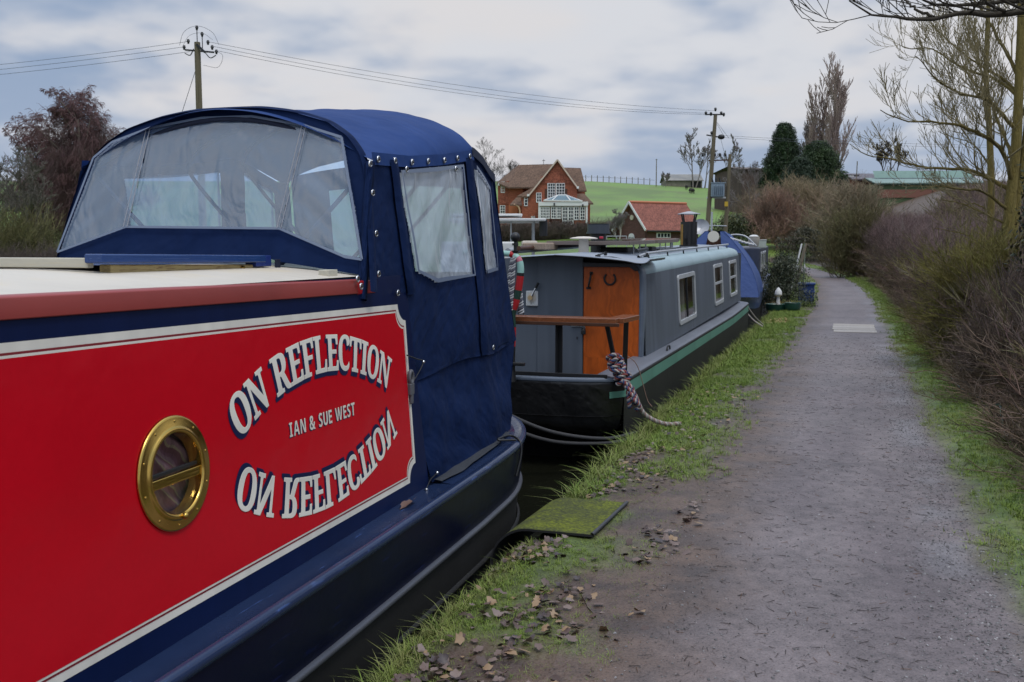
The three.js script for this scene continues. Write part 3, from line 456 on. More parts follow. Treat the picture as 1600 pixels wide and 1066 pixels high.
// the big mossy alder over the hedge on the right: surveyed trunk and limbs, then side shoots
function limbTree(name, label, rootAt, fwd, seed, trunks, limbs, mats) {
  const base = rootAt, o = thing(name, label, 'tree', base), r = rng(seed), W = [new Wood(), new Wood()], L = (p) => [p[0] - base[0], p[1] - base[1], p[2] - base[2]];
  const P = Object.assign([[0], [1, 1, 0, 0.3, 0.55], [7, 0.6, 0.75, 0.3, 0.5, 0.9], [6, 0.7, 0.7, 0.3, 0.35, 0.5]], { min: 0.0038, seg: 0.16, thick: 0, from: 0.2 });
  for (const [list, r0, r1] of trunks) { const c = new THREE.CatmullRomCurve3(list.map((p) => V(...L(at(p[0], p[1], fwd + (p[2] || 0)))))), q = c.getPoints(26); W[0].tube(q.map((v) => [v.x, v.y, v.z]), q.map((_, i) => lerp(r0, r1, i / 26) * (1 + 0.1 * (r() - 0.5))), 10); }
  for (const [list, r0, r1, dens = 1, back = 1] of limbs) {
    const c = new THREE.CatmullRomCurve3(list.map((p, i) => V(...L(at(p[0], p[1], fwd + (p[2] ?? back * i * 0.25)))))), q = c.getSpacedPoints(22), pts = q.map((v) => [v.x + (r() - 0.5) * 0.02, v.y + (r() - 0.5) * 0.02, v.z + (r() - 0.5) * 0.02]);
    W[0].tube(pts, pts.map((_, i) => lerp(r0, r1, Math.pow(i / 22, 0.8))), 6);
    const len = c.getLength(), n = Math.round(14 * dens * len / 2.4);
    for (let k = 0; k < n; k++) { const u = 0.12 + 0.86 * (k + r()) / n, f = u * 21.99, i = Math.floor(f), d = vnorm([pts[i + 1][0] - pts[i][0], pts[i + 1][1] - pts[i][1], pts[i + 1][2] - pts[i][2]]), s = vnorm(vadd(d, vnorm([(r() - 0.5) * 1.4, (r() - 0.3), (r() - 0.5) * 1.6]), 0.95)); grow(W, r, pts[i], s, (0.35 + 0.75 * r()) * (1.15 - 0.6 * u), Math.max(0.006, lerp(r0, r1, u) * 0.5), 1, P); }
  }
  obj('trunk', W[0].geo(), mats[0], o); obj('crown', W[1].geo(), mats[1], o); return o;
}
limbTree('alder_tree', 'large mossy bare alder with yellow-green limbs spreading over the hedge', (() => { const p = at(1566, 470, 16.5); return [p[0], 0.1, p[2]]; })(), 16.5, 51,
  [[[[1560, 560], [1568, 440], [1573, 390], [1579, 320], [1587, 240], [1592, 150], [1595, 60], [1598, -60]], 0.115, 0.055], [[[1575, 430], [1588, 330], [1602, 230], [1612, 120], [1620, 0]], 0.07, 0.05]],
  [[[[1594, 150], [1569, 124], [1522, 96], [1477, 59], [1449, 31]], 0.03, 0.006], [[[1591, 150], [1562, 127], [1517, 110], [1486, 96], [1455, 76], [1413, 75], [1408, 62]], 0.032, 0.006], [[[1589, 205], [1545, 158], [1503, 146], [1469, 129], [1444, 101], [1431, 88]], 0.034, 0.006, 1.1, -1],
    [[[1582, 285], [1570, 242], [1545, 217], [1503, 197], [1461, 191], [1413, 188], [1376, 172]], 0.045, 0.006, 1.2, -1], [[[1586, 300], [1517, 267], [1447, 262], [1390, 248], [1356, 242], [1328, 225]], 0.042, 0.006, 1.3], [[[1577, 330], [1537, 300], [1503, 296], [1460, 291], [1438, 299]], 0.03, 0.006, 1, -1],
    [[[1572, 400], [1519, 370], [1496, 363], [1462, 356]], 0.028, 0.006], [[[1571, 350], [1530, 330], [1500, 318], [1470, 312]], 0.025, 0.006], [[[1592, 120], [1560, 60], [1530, 10], [1490, -40]], 0.035, 0.012], [[[1594, 90], [1610, 40], [1640, -10]], 0.03, 0.01], [[[1590, 200], [1610, 150], [1640, 110]], 0.03, 0.01], [[[1583, 250], [1560, 190], [1535, 120], [1520, 40]], 0.035, 0.008, 1, 2], [[[1585, 270], [1604, 240], [1640, 220]], 0.03, 0.01]], [B.mossy, B.mossyTwig]);
limbTree('alder_tree', 'slim second alder stem standing left of the big mossy alder', (() => { const p = at(1546, 455, 19); return [p[0], 0.3, p[2]]; })(), 19, 52,
  [[[[1545, 520], [1547, 400], [1549, 300], [1546, 200], [1541, 120], [1544, 30], [1546, -40]], 0.075, 0.035]], [[[[1548, 260], [1520, 225], [1490, 215], [1465, 205]], 0.022, 0.005], [[[1546, 200], [1575, 170], [1600, 150]], 0.022, 0.005], [[[1543, 150], [1515, 120], [1500, 80], [1490, 50]], 0.022, 0.005], [[[1548, 330], [1520, 318], [1490, 330]], 0.02, 0.005]], [B.mossy, B.mossyTwig]);
limbTree('overhanging_tree', 'dark tree beyond the right edge whose long bough crosses the top corner', (() => { const p = at(1760, 520, 9.5); return [p[0], 0.1, p[2]]; })(), 9.5, 53,
  [[[[1760, 640], [1756, 300], [1750, 0], [1745, -120]], 0.16, 0.09]],
  [[[[1752, -20, 0], [1650, 8, 0], [1575, 22, 0], [1500, 21, 0], [1455, 29, 0], [1400, 28, 0], [1360, 22, 0], [1328, 0, 0]], 0.055, 0.006, 0.7], [[[1748, -60, 0.5], [1650, -10, 0.5], [1560, 3, 0.5], [1500, 8, 0.5], [1445, 2, 0.5], [1420, -15, 0.5]], 0.05, 0.008, 0.6], [[[1460, 28, 0], [1428, 12, 0.1], [1410, -4, 0.2], [1385, -30, 0.2]], 0.018, 0.006, 0.6], [[[1575, 22, 0], [1540, 2, -0.2], [1530, -20, -0.2]], 0.02, 0.008, 0.6]], [B.dark, B.dark]);

// ---------------------------------------------------------------- hedges and bushes: dense winter twigs and a few evergreen leaves
// the long hedgerow beside the towpath
{
  const r = rng(900), up = [], wild = [], leaf = [], brown = [];
  const top = (t) => knots([[0, 1.1], [8, 1.3], [16, 1.5], [26, 1.75], [45, 2.35], [70, 2.8]], t);
  const H = (t, o) => top(t) * (0.86 + 0.3 * fbm(t * 0.35, o * 0.5, 3));
  for (let i = 0; i < 7000; i++) {
    const t = 3.5 + 58 * Math.pow(r(), 1.25), o = 3.62 + 1.9 * Math.pow(r(), 0.9), [x, y, z] = place(t, o), hh = H(t, o), k = r(), s = 0.75 + 0.5 * r() + 0.006 * t, patch = fbm(t * 0.22 + 2, 4.4, 3), low = Math.pow(r(), 0.7);
    const yy = y + Math.max(0, hh - 0.85) * low; const topc = patch > 0.6 ? [0.165, 0.125, 0.06] : [0.185, 0.125, 0.115];
    if (low > 0.62 && k < 0.72) up.push([x, yy, z, r() * 6.28, s, vary(r, topc), (r() - 0.5) * 0.25, (r() - 0.5) * 0.25]);
    else wild.push([x, yy, z, r() * 6.28, s * 0.95, vary(r, k < 0.3 ? [0.125, 0.10, 0.04] : k < 0.7 ? [0.165, 0.11, 0.08] : [0.09, 0.063, 0.05]), (r() - 0.5) * 1.1, (r() - 0.5) * 1.1]);
    if (k < 0.42 && low < 0.75) leaf.push([x + (r() - 0.5) * 0.4, yy + r() * 0.4, z + (r() - 0.5) * 0.4, r() * 6, 1 + r(), vary(r, k < 0.06 ? [0.11, 0.11, 0.025] : [0.025, 0.042, 0.016]), 0, 0]);
  }
  // low tangled bramble at its foot, nearest to the camera
  for (let i = 0; i < 800; i++) { const t = 2.5 + 24 * Math.pow(r(), 1.2), o = 3.15 + 0.6 * r(), [x, y, z] = place(t, o); brown.push([x, y - 0.02 + 0.12 * r(), z, r() * 6.28, 0.35 + 0.35 * r(), vary(r, r() < 0.45 ? [0.2, 0.145, 0.1] : [0.11, 0.08, 0.06]), (r() - 0.5) * 1.6, (r() - 0.5) * 1.6]); }
  const sticks = []; for (let i = 0; i < 420; i++) { const t = 4 + 40 * Math.pow(r(), 1.4), o = 3.45 + 0.9 * r(), [x, y, z] = place(t, o); sticks.push([x, y + 0.1 + 0.5 * r(), z, r() * 6.28, 0.9 + 0.5 * r(), vary(r, r() < 0.5 ? [0.24, 0.2, 0.14] : [0.19, 0.175, 0.07]), (r() - 0.5) * 1.4, (r() - 0.5) * 1.4]); }
  const o = thing('hedgerow', 'long bare purple-brown winter hedgerow along the right of the towpath', 'hedge');
  scatter('upright_twigs', null, CL.up, twigM, up, o); scatter('tangled_twigs', null, CL.wild, twigM, wild, o); scatter('branches', null, CL.stick, twigM, sticks, o); scatter('ivy_leaves', null, CL.leaf, leafM, leaf, o); scatter('bramble', 'dry brown bramble at the hedge foot', CL.wild, twigM, brown, o);
}
function bush(name, label, [cx, cy, cz], [rx, ry, rz], n, clump, cols, seed, o2 = {}) { // a mass of twig or leaf clumps filling a half ellipsoid from the ground
  const o = thing(name, label, o2.cat || 'bush', [cx, cy, cz], 0, o2.group), r = rng(seed), list = [];
  for (let i = 0; i < n; i++) {
    const a = r() * 6.283, q = Math.sqrt(r()), v = Math.pow(r(), o2.vp || 0.8), w = (o2.shape ? o2.shape(v) : Math.sqrt(Math.max(0.02, 1 - v * v))) * (0.85 + 0.3 * fbm(Math.cos(a) * 2 + 5, v * 3 + seed, 3)) , x = Math.cos(a) * rx * q * w, z = Math.sin(a) * rz * q * w;
    list.push([x, v * ry, z, r() * 6.28, (o2.s || 1) * (0.7 + 0.6 * r()), vary(r, cols[Math.floor(r() * cols.length)]), (r() - 0.5) * (o2.tilt ?? 0.7), (r() - 0.5) * (o2.tilt ?? 0.7)]);
  }
  scatter(o2.part || 'twigs', null, clump, o2.leafy ? leafM : twigM, list, o);
  if (o2.stems) { const W = new Wood(); for (let k = 0; k < o2.stems; k++) { const a = r() * 6.28, q = Math.sqrt(r()) * rx * 0.35; W.tube([[Math.cos(a) * q * 0.4, -0.3, Math.sin(a) * q * 0.4], [Math.cos(a) * q, ry * 0.4, Math.sin(a) * q], [Math.cos(a) * q * 1.5, ry * 0.85, Math.sin(a) * q * 1.5]], [o2.stemR || 0.05, (o2.stemR || 0.05) * 0.7, 0.01], 6); } obj('stem', W.geo(), o2.stemM || B.dark, o); }
  return o;
}
const foot = (px, fwd) => { const x = (px - 800) / FOC * fwd, [t, o] = TO(x, fwd); return [x, height(t, o, x, fwd) - 0.1, -fwd]; };
bush('olive_bush', 'yellow-green mossy bush in the hedge below the big alder', foot(1556, 12.8), [0.62, 1.35, 0.6], 150, CL.wild, [[0.16, 0.145, 0.03], [0.12, 0.105, 0.03], [0.2, 0.175, 0.05]], 1, { s: 0.8, tilt: 1.2 });
bush('ivy_bush', 'dark ivy thicket at the right edge of the hedge', foot(1672, 11.2), [0.6, 2.6, 0.7], 300, CL.leaf, [[0.02, 0.032, 0.014], [0.035, 0.05, 0.02], [0.015, 0.02, 0.012], [0.09, 0.075, 0.03]], 2, { s: 1.4, leafy: true, part: 'leaves', shape: (v) => 1 - 0.35 * v, stems: 5, stemR: 0.04 });
bush('bramble_bush', 'grey-brown leafless bramble at the right edge below the ivy', foot(1640, 9.9), [0.5, 0.8, 0.6], 120, CL.wild, [[0.13, 0.095, 0.085], [0.09, 0.068, 0.055], [0.17, 0.125, 0.09]], 3, { s: 0.7, tilt: 1.4 });
bush('olive_bush', 'olive patch of shrub in the middle of the hedgerow', foot(1338, 47), [1.3, 2.2, 1.1], 100, CL.far, [[0.11, 0.095, 0.04], [0.14, 0.12, 0.05]], 4, { s: 0.9 });
bush('dogwood_bush', 'orange-brown leafless shrubs where the path bends out of sight', foot(1210, 88), [3.6, 4.0, 1.8], 130, CL.far, [[0.36, 0.23, 0.165], [0.3, 0.19, 0.13], [0.2, 0.135, 0.10]], 5, { s: 1.0, tilt: 0.4 });
bush('dark_hedge', 'dark low evergreen hedge at the bend of the path', foot(1256, 80), [3.0, 2.6, 1.4], 190, CL.farLeaf, [[0.04, 0.045, 0.02], [0.07, 0.06, 0.035]], 6, { s: 0.8, leafy: true, part: 'leaves' });
bush('tan_shrub', 'pale tan willow shrub behind the hedge below the conifers', foot(1250, 96), [4.2, 4.2, 3.2], 170, CL.far, [[0.34, 0.27, 0.165], [0.27, 0.215, 0.13]], 7, { s: 1.5, tilt: 0.6 });
bush('tan_shrub', 'tan leafless shrub left of the green barn', foot(1322, 84), [3.6, 4.1, 3.0], 150, CL.far, [[0.3, 0.245, 0.16], [0.24, 0.195, 0.125]], 8, { s: 1.4, tilt: 0.7 });
bush('green_bush', 'dark green bush between the tan shrubs', foot(1338, 76), [2.0, 3.0, 2.0], 120, CL.farLeaf, [[0.05, 0.065, 0.03], [0.09, 0.095, 0.04]], 9, { s: 1, leafy: true, part: 'leaves' });
bush('scrub', 'bare brown scrub along the left of the tan shrubs', foot(1192, 98), [4.2, 4.0, 2.6], 130, CL.farWild, [[0.26, 0.205, 0.14], [0.19, 0.15, 0.105]], 10, { s: 1.1 });
bush('green_bush', 'rounded green bush behind the cabin chimney', foot(1142, 88), [3.0, 2.9, 2.2], 260, CL.farLeaf, [[0.055, 0.075, 0.025], [0.1, 0.105, 0.03], [0.04, 0.05, 0.02]], 12, { s: 0.95, leafy: true, part: 'leaves', stems: 4 });
bush('yellow_bush', 'small yellow-green bush in front of the rounded green bush', foot(1131, 84), [1.5, 1.5, 1.0], 110, CL.farLeaf, [[0.16, 0.16, 0.03], [0.11, 0.115, 0.03]], 13, { s: 0.5, leafy: true, part: 'leaves' });
// brown scrubby slope behind the hedgerow
{
  const r = rng(321), a = [], b = [], g = thing('scrub_slope', 'brown rough scrub covering the slope below the green barn', 'scrub');
  for (let i = 0; i < 4200; i++) { const t = 22 + 95 * r(), o = 5.4 + Math.max(0, t - 60) * 0.3 + 62 * Math.pow(r(), 1.35), [x, y, z] = place(t, o), k = r(); (k < 0.5 ? a : b).push([x, y - 0.1, z, r() * 6.28, 0.7 + 0.9 * r(), vary(r, k < 0.25 ? [0.28, 0.21, 0.13] : k < 0.6 ? [0.2, 0.145, 0.125] : [0.14, 0.10, 0.08]), (r() - 0.5) * 0.8, (r() - 0.5) * 0.8]); }
  scatter('twigs', null, CL.far, twigM, a, g); scatter('brambles', null, CL.farWild, twigM, b, g);
}
// opposite bank: clipped brown hedges and rough bushes
function hedgeRun(name, label, pts, h, w, n, clump, cols, seed, s, cat = 'hedge') { // along surveyed points
  const o = thing(name, label, cat), r = rng(seed), list = [], c = new THREE.CatmullRomCurve3(pts.map((p) => V(...p)));
  for (let i = 0; i < n; i++) { const p = c.getPoint(r()), v = r(); list.push([p.x + (r() - 0.5) * w, p.y + Math.max(0, h - 0.6 * s) * v - 0.05, p.z + (r() - 0.5) * w, r() * 6.28, s * (0.7 + 0.5 * r()), vary(r, cols[Math.floor(r() * cols.length)]), (r() - 0.5) * 0.5, (r() - 0.5) * 0.5]); }
  scatter('twigs', null, clump, twigM, list, o); return o;
}
const browns = [[0.10, 0.075, 0.062], [0.135, 0.1, 0.08], [0.08, 0.062, 0.05]];
hedgeRun('clipped_hedge', 'clipped grey-brown hedge on the opposite bank behind the red boat', [leftGround(-140, 27), leftGround(40, 28), leftGround(140, 29), leftGround(260, 30)], 1.2, 1.1, 800, CL.up, browns, 41, 1.0);
bush('olive_bush', 'olive bramble bush behind the clipped hedge at the far left', leftGround(22, 37), [1.7, 1.3, 1.2], 120, CL.wild, [[0.12, 0.115, 0.035], [0.08, 0.075, 0.03], [0.16, 0.15, 0.06]], 42, { s: 1.5 });
hedgeRun('field_hedge', 'thin dark hedge across the far field at the left', [leftGround(-120, 150), leftGround(60, 150), leftGround(230, 155)], 3, 2, 160, CL.farWild, [[0.07, 0.07, 0.04], [0.1, 0.09, 0.05]], 43, 1.6);
hedgeRun('garden_hedge', 'sloping brown hedge in front of the brick house', [foot(748, 96), foot(800, 98), foot(850, 101), foot(905, 104), foot(962, 106), foot(1002, 108)], 1.3, 1.5, 520, CL.far, browns, 44, 1.0);
bareTree('bare_tree', 'small white-stemmed bare tree on the lawn between the houses', foot(966, 96), 71, [[0, 0, [0.08, 1, 0], 2.5, 0.08], [0, 0, [-0.25, 1, 0], 2.1, 0.05]], willowP, std(rgb(0.45, 0.41, 0.35), { roughness: 0.9 }), B.farTwig);
const tallP = Object.assign([[1, 1, 0, 0.15, 0.1], [10, 0.45, 0.7, 0.25, 0.35], [8, 0.45, 0.7, 0.3, 0.3], [7, 0.5, 0.7, 0.3, 0.2]], { min: 0.042, seg: 1, thick: 1, from: 0.3 });
bareTree('bare_tree', 'bare tree on the skyline left of the pole', foot(1080, 245), 72, [[0, 0, [0.02, 1, 0], 11.5, 0.2], [0.6, 0, [0.3, 1, 0], 9, 0.16]], tallP, B.far, B.farTwig);
bareTree('bare_tree', 'bare skyline tree directly behind the pole', foot(1098, 248), 73, [[0, 0, [0.12, 1, 0], 10, 0.18]], tallP, B.far, B.farTwig);
bareTree('bare_tree', 'leaning bare skyline tree right of the pole', foot(1122, 243), 74, [[0, 0, [0.4, 1, 0], 10.5, 0.2]], tallP, B.far, B.farTwig);
bareTree('bare_tree', 'low bare bush-like tree at the left end of the hilltop barn', foot(1034, 240), 75, [[0, 0, [0, 1, 0], 3.3, 0.1], [0.5, 0, [0.3, 1, 0], 3, 0.1]], tallP, B.far, B.farTwig);
bareTree('bare_tree', 'thin pale sapling before the dark barn on the right', foot(1172, 96), 76, [[0, 0, [0, 1, 0], 6.2, 0.07]], willowP, B.far, B.farTwig);
// dark conifers, Lombardy poplars
const coneS = (v) => Math.min(1, 0.82 + 0.8 * v) * Math.pow(1 - v, 0.62) + 0.06;
bush('conifer_tree', 'tall dark green conifer beside the poplars', foot(1219, 112), [3.3, 11.6, 2.6], 1100, CL.needle, [[0.028, 0.058, 0.018], [0.042, 0.08, 0.024], [0.016, 0.032, 0.013]], 81, { s: 0.85, leafy: true, part: 'crown', shape: coneS, vp: 1.0, stems: 2, stemR: 0.16, cat: 'tree' });
bush('conifer_tree', 'broad dark green conifer to the right of the tall conifer', foot(1272, 110), [3.7, 9.6, 2.8], 1100, CL.needle, [[0.03, 0.06, 0.018], [0.046, 0.085, 0.024], [0.018, 0.035, 0.014]], 82, { s: 0.9, leafy: true, part: 'crown', shape: (v) => Math.sqrt(Math.max(0.02, 1 - v * v)) * Math.min(1, 0.8 + v), vp: 0.9, stems: 2, stemR: 0.16, cat: 'tree' });
bush('conifer_tree', 'lower dark conifer joining the tall and the broad conifers', foot(1245, 108), [2.8, 8.0, 2.0], 600, CL.needle, [[0.02, 0.04, 0.02], [0.03, 0.052, 0.024]], 83, { s: 0.85, leafy: true, part: 'crown', shape: (v) => Math.sqrt(Math.max(0.02, 1 - v * v)), stems: 1, stemR: 0.14, cat: 'tree' });
const poplarP = Object.assign([[1, 1, 0, 0.05, 0.1], [20, 0.36, 0.28, 0.1, 0.25], [9, 0.5, 0.35, 0.15, 0.25], [6, 0.5, 0.35, 0.2, 0.2]], { min: 0.03, seg: 1.1, thick: 1, from: 0.1 });
bareTree('poplar_tree', 'tallest bare poplar behind the conifers', foot(1294, 140), 91, [[0, 0, [0, 1, 0], 17.6, 0.26], [0.7, 0.3, [0.02, 1, 0], 15.5, 0.2]], poplarP, B.poplar, B.poplarTwig);
bareTree('poplar_tree', 'second bare poplar left of the tallest poplar', foot(1275, 142), 92, [[0, 0, [0, 1, 0], 15.2, 0.22], [-0.6, 0.3, [-0.01, 1, 0], 14.4, 0.2]], poplarP, B.poplar, B.poplarTwig);
bareTree('poplar_tree', 'slender leftmost poplar next to the tall conifer', foot(1256, 144), 93, [[0, 0, [0, 1, 0], 11.2, 0.16]], poplarP, B.far, B.farTwig);
bareTree('bare_tree', 'small dark tree peeping over the green barn roof', foot(1385, 170), 94, [[0, 0, [0, 1, 0], 6.2, 0.16], [0.8, 0, [0.2, 1, 0], 5.6, 0.14], [-0.8, 0, [-0.2, 1, 0], 5.4, 0.14]], tallP, B.dark, B.dark);

// ---------------------------------------------------------------- the red narrowboat. Own axes: x towards its stern, y up, z out towards the bank
const MID = -0.93; // its centre line
const red = thing('red_narrowboat', 'red and navy narrowboat with blue canvas stern hood, nearest the camera', 'narrowboat', [-1.072, 0, -3.09], Math.PI / 2 - 17 * Math.PI / 180);
{
  const TILT = 0.065, sideZ = (y) => -TILT * (y - 0.39), onSide = (lift) => (x, y, z) => [x, y, sideZ(y) + lift + z];
  // ---- hull
  const plan = []; // outer gunwale line, near side to far side, with outward normals
  for (let s = -5; s < 3.0; s += 0.4) plan.push([s, 0.165 + 0.02 * ss(-1, 1.2, s) - 0.0 * s]);
  for (let k = 0; k <= 44; k++) { const a = Math.PI / 2 - k / 44 * Math.PI, n = 1.105; plan.push([3.0 + 1.62 * Math.cos(a), MID + n * Math.sign(Math.sin(a)) * Math.pow(Math.abs(Math.sin(a)), 0.9)]); }
  for (let s = 2.6; s > -5; s -= 1) plan.push([s, MID * 2 - 0.175]);
  const norm = plan.map((p, i) => { const a = plan[Math.max(0, i - 1)], b = plan[Math.min(plan.length - 1, i + 1)], dx = b[0] - a[0], dz = b[1] - a[1], l = Math.hypot(dx, dz); return [-dz / l, dx / l]; });
  const sweep = (prof, i0 = 0, i1 = plan.length - 1, lift = 0) => { const rows = []; for (let i = i0; i <= i1; i++) rows.push(prof.map(([o, y]) => [plan[i][0] + norm[i][0] * (o + lift), y, plan[i][1] + norm[i][1] * (o + lift)])); return loft(rows); };
  const iAt = (s) => plan.findIndex((p) => p[0] >= s), last = plan.length - 1;
  obj('gunwale', sweep([[-0.21, 0.347], [-0.10, 0.35], [-0.04, 0.356], [-0.028, 0.371], [-0.012, 0.377], [0.006, 0.372], [0.014, 0.356], [0.010, 0.338], [0.0, 0.326]]), M.navyWorn, red);
  const iw = iAt(4.02), side = [[-0.002, 0.33], [-0.008, 0.25], [-0.02, 0.14], [-0.035, 0.035]];
  obj('hull_side', sweep(side, 0, iw), M.hullNavy, red);
  obj('stern_band', sweep(side, iw, last), M.creamPaint, red).userData.label = 'cream white band round the stern';
  obj('rubbing_strake', sweep([[-0.035, 0.05], [-0.018, 0.045], [-0.012, 0.036], [-0.012, 0.026], [-0.02, 0.018], [-0.04, 0.012]]), M.strake, red);
  const ir = iAt(3.72), low = [[-0.04, 0.0], [-0.05, -0.1], [-0.06, -0.2], [-0.075, -0.215], [-0.09, -0.23], [-0.3, -0.34], [-0.5, -0.7]];
  obj('lower_hull', sweep([[-0.04, 0.0], [-0.055, -0.2], [-0.075, -0.45], [-0.1, -0.8]], 0, ir), M.sootHull, red);
  obj('counter', sweep(low, ir, last), std(rgb(0.22, 0.03, 0.022), { roughness: 0.6, map: TX.dirt }), red).userData.label = 'faded red counter below the stern band';
  obj('counter_rail', sweep([[-0.045, -0.185], [-0.03, -0.195], [-0.03, -0.21], [-0.05, -0.22]], iAt(1.4), last), M.sootHull, red);
  const deck = new THREE.Shape(); plan.forEach((p, i) => { if (p[0] > 1.9) { const q = [p[0] - norm[i][0] * 0.05, p[1] - norm[i][1] * 0.05]; deck.currentPoint.lengthSq() || deck.curves.length ? deck.lineTo(...q) : deck.moveTo(...q); } });
  const dg = new THREE.ShapeGeometry(deck); dg.rotateX(Math.PI / 2); dg.translate(0, 0.3535, 0); obj('stern_deck', dg, M.navyWorn, red);
  // ---- cabin side with its painted panel; every coat of paint is its own thin sheet
  const PX = 0.045, PY = 0.885, hole = (s, r) => { const h = new THREE.Path(); h.absarc(PX, PY, r, 0, Math.PI * 2, true); s.holes.push(h); return s; };
  const topY = (s) => 1.355 - 0.0187 * s, botY = (s) => 0.43 - 0.0057 * s;
  const panel = (inset, notch) => { // the right end has concave corners
    const s = new THREE.Shape(), R = 2.0 - inset, b = (x) => botY(x) + inset, t = (x) => topY(x) - inset, n = notch;
    s.moveTo(-4.6 + inset, b(-4.6)); s.lineTo(R - n, b(R - n)); s.absarc(R, b(R), n, Math.PI, Math.PI / 2, true); s.lineTo(R, t(R) - n); s.absarc(R, t(R), n, -Math.PI / 2, -Math.PI, true); s.lineTo(-4.6 + inset, t(-4.6)); s.closePath(); return s;
  };
  const sheet = (shape, lift) => bend(new THREE.ShapeGeometry(shape, 16), onSide(lift));
  const wall = polyShape([[-5, 0.345], [2.16, 0.345], [2.04, 1.46], [-5, 1.5]]);
  obj('cabin_side', sheet(hole(wall, 0.15), 0), M.navyPaint, red);
  const cs = red.children[red.children.length - 1];
  const bd = obj('panel_border', sheet(hole(panel(0, 0.085), 0.151), 0.0014), M.creamPaint, red); bd.userData.label = 'cream border line round the red panel';
  obj('panel_line', sheet(hole(panel(0.026, 0.085), 0.152), 0.0026), M.deepRed, red);
  obj('panel_line', sheet(hole(panel(0.033, 0.085), 0.153), 0.0038), M.creamPaint, red);
  obj('red_panel', sheet(hole(panel(0.0405, 0.085), 0.154), 0.005), M.redPaint, red);
  // ---- lettering
  const serif = await new FontLoader().loadAsync('fonts/droid/droid_serif_bold.typeface.json'), sans = await new FontLoader().loadAsync('fonts/droid/droid_sans_bold.typeface.json');
  const word = (text, font, size, track, wide) => { // [shapes, start, width] of every letter set on a line
    let x = 0; const out = []; for (const ch of text) { if (ch === ' ') { x += size * 0.36; continue; } const sh = font.generateShapes(ch, size); let lo = 1e9, hi = -1e9; for (const s of sh) for (const p of s.getPoints(8)) { lo = Math.min(lo, p.x); hi = Math.max(hi, p.x); } out.push([sh, x - lo * wide, (hi - lo) * wide]); x += (hi - lo) * wide + track; } return [out, x - track];
  };
  const CX = 1.075, BASE = 1.084, RAD = 1.36;
  const arcText = (flip, dx, dy, lift, grow = 0) => {
    const cap = 0.108, size = cap / 0.714, wide = 0.80, [ls, total] = word('ON REFLECTION', serif, size, 0.006, wide), span = 1.335, k = span / total, gs = [];
    for (const [sh, x0] of ls) {
      const g = new THREE.ExtrudeGeometry(sh, { depth: 0.0002, bevelEnabled: true, bevelSize: 0.0026, bevelThickness: 0.0003, bevelSegments: 1, curveSegments: 8 }), p = g.attributes.position;
      for (let i = 0; i < p.count; i++) {
        const u = (x0 + p.getX(i) * wide) * k - span / 2, v = p.getY(i), a = u / RAD; // round the arc
        let X = CX + (RAD + v) * Math.sin(a) + dx, Y = BASE - RAD + (RAD + v) * Math.cos(a) + dy; if (flip) Y = 2 * 0.876 - Y; p.setXYZ(i, X, Y, p.getZ(i));
      }
      gs.push(bend(g, onSide(lift)));
    }
    return mg(gs);
  };
  const shadowOf = (flip) => mg([1, 2, 3].map((q) => arcText(flip, -0.004 * q, -0.0062 * q, 0.0058 + 0.0002 * q)));
  obj('lettering_shadow', shadowOf(false), M.letterNavy, red); obj('lettering_shadow', shadowOf(true), M.letterNavy, red);
  obj('lettering', arcText(false, 0, 0, 0.0075), M.letterWhite, red).userData.label = 'arched white words ON REFLECTION';
  obj('lettering', arcText(true, 0, 0, 0.0075), M.letterWhite, red).userData.label = 'the same white words mirrored upside down below';
  { const [ls, total] = word('IAN & SUE WEST', sans, 0.06, 0.009, 0.8), k = 0.575 / total, mk = (dx, dy, lift) => mg(ls.map(([sh, x0]) => { const g = new THREE.ShapeGeometry(sh, 8); return bend(g, (x, y) => { const X = 0.776 + (x0 + x * 0.8) * k + dx, Y = 0.864 + y * 0.95 - 0.01 * (X - 0.776) + dy; return [X, Y, sideZ(Y) + lift]; }); }));
    obj('name_shadow', mk(-0.0035, -0.004, 0.006), M.letterNavy, red); obj('name_lettering', mk(0, 0, 0.0075), M.letterWhite, red).userData.label = 'small straight line of white capitals between the arches'; }
  // ---- porthole
  {
    const por = new THREE.Group(); por.name = 'porthole'; red.add(por); por.position.set(PX, PY, sideZ(PY) + 0.004); por.rotation.x = -Math.atan(TILT); por.rotation.order = 'XYZ';
    const ring = new THREE.LatheGeometry([[0.128, -0.03], [0.129, 0.014], [0.134, 0.0205], [0.143, 0.0215], [0.149, 0.017], [0.153, 0.0135], [0.178, 0.0115], [0.185, 0.009], [0.187, 0.0], [0.15, -0.001]].map((p) => new THREE.Vector2(...p)), 72); ring.rotateX(Math.PI / 2);
    obj('brass_ring', ring, M.brass, por);
    const barG = box(0.262, 0.03, 0.02, 0, -0.016, 0.002, 0.003); obj('glazing_bar', barG, M.brass, por);
    obj('glazing_bead', box(0.256, 0.013, 0.012, 0, 0.008, -0.006, 0.002), M.black, por);
    const gl = new THREE.CircleGeometry(0.128, 48); gl.translate(0, 0, -0.008); obj('pane', gl, M.glass, por);
    const ct = gridPanel((a, b) => { const x = (a - 0.5) * 0.36, y = (b - 0.5) * 0.36; return [x, y, -0.05 + 0.012 * Math.sin((x * 0.7 + y) * 60) * (0.5 + fbm(x * 9 + 3, y * 9, 2))]; }, 60, 40);
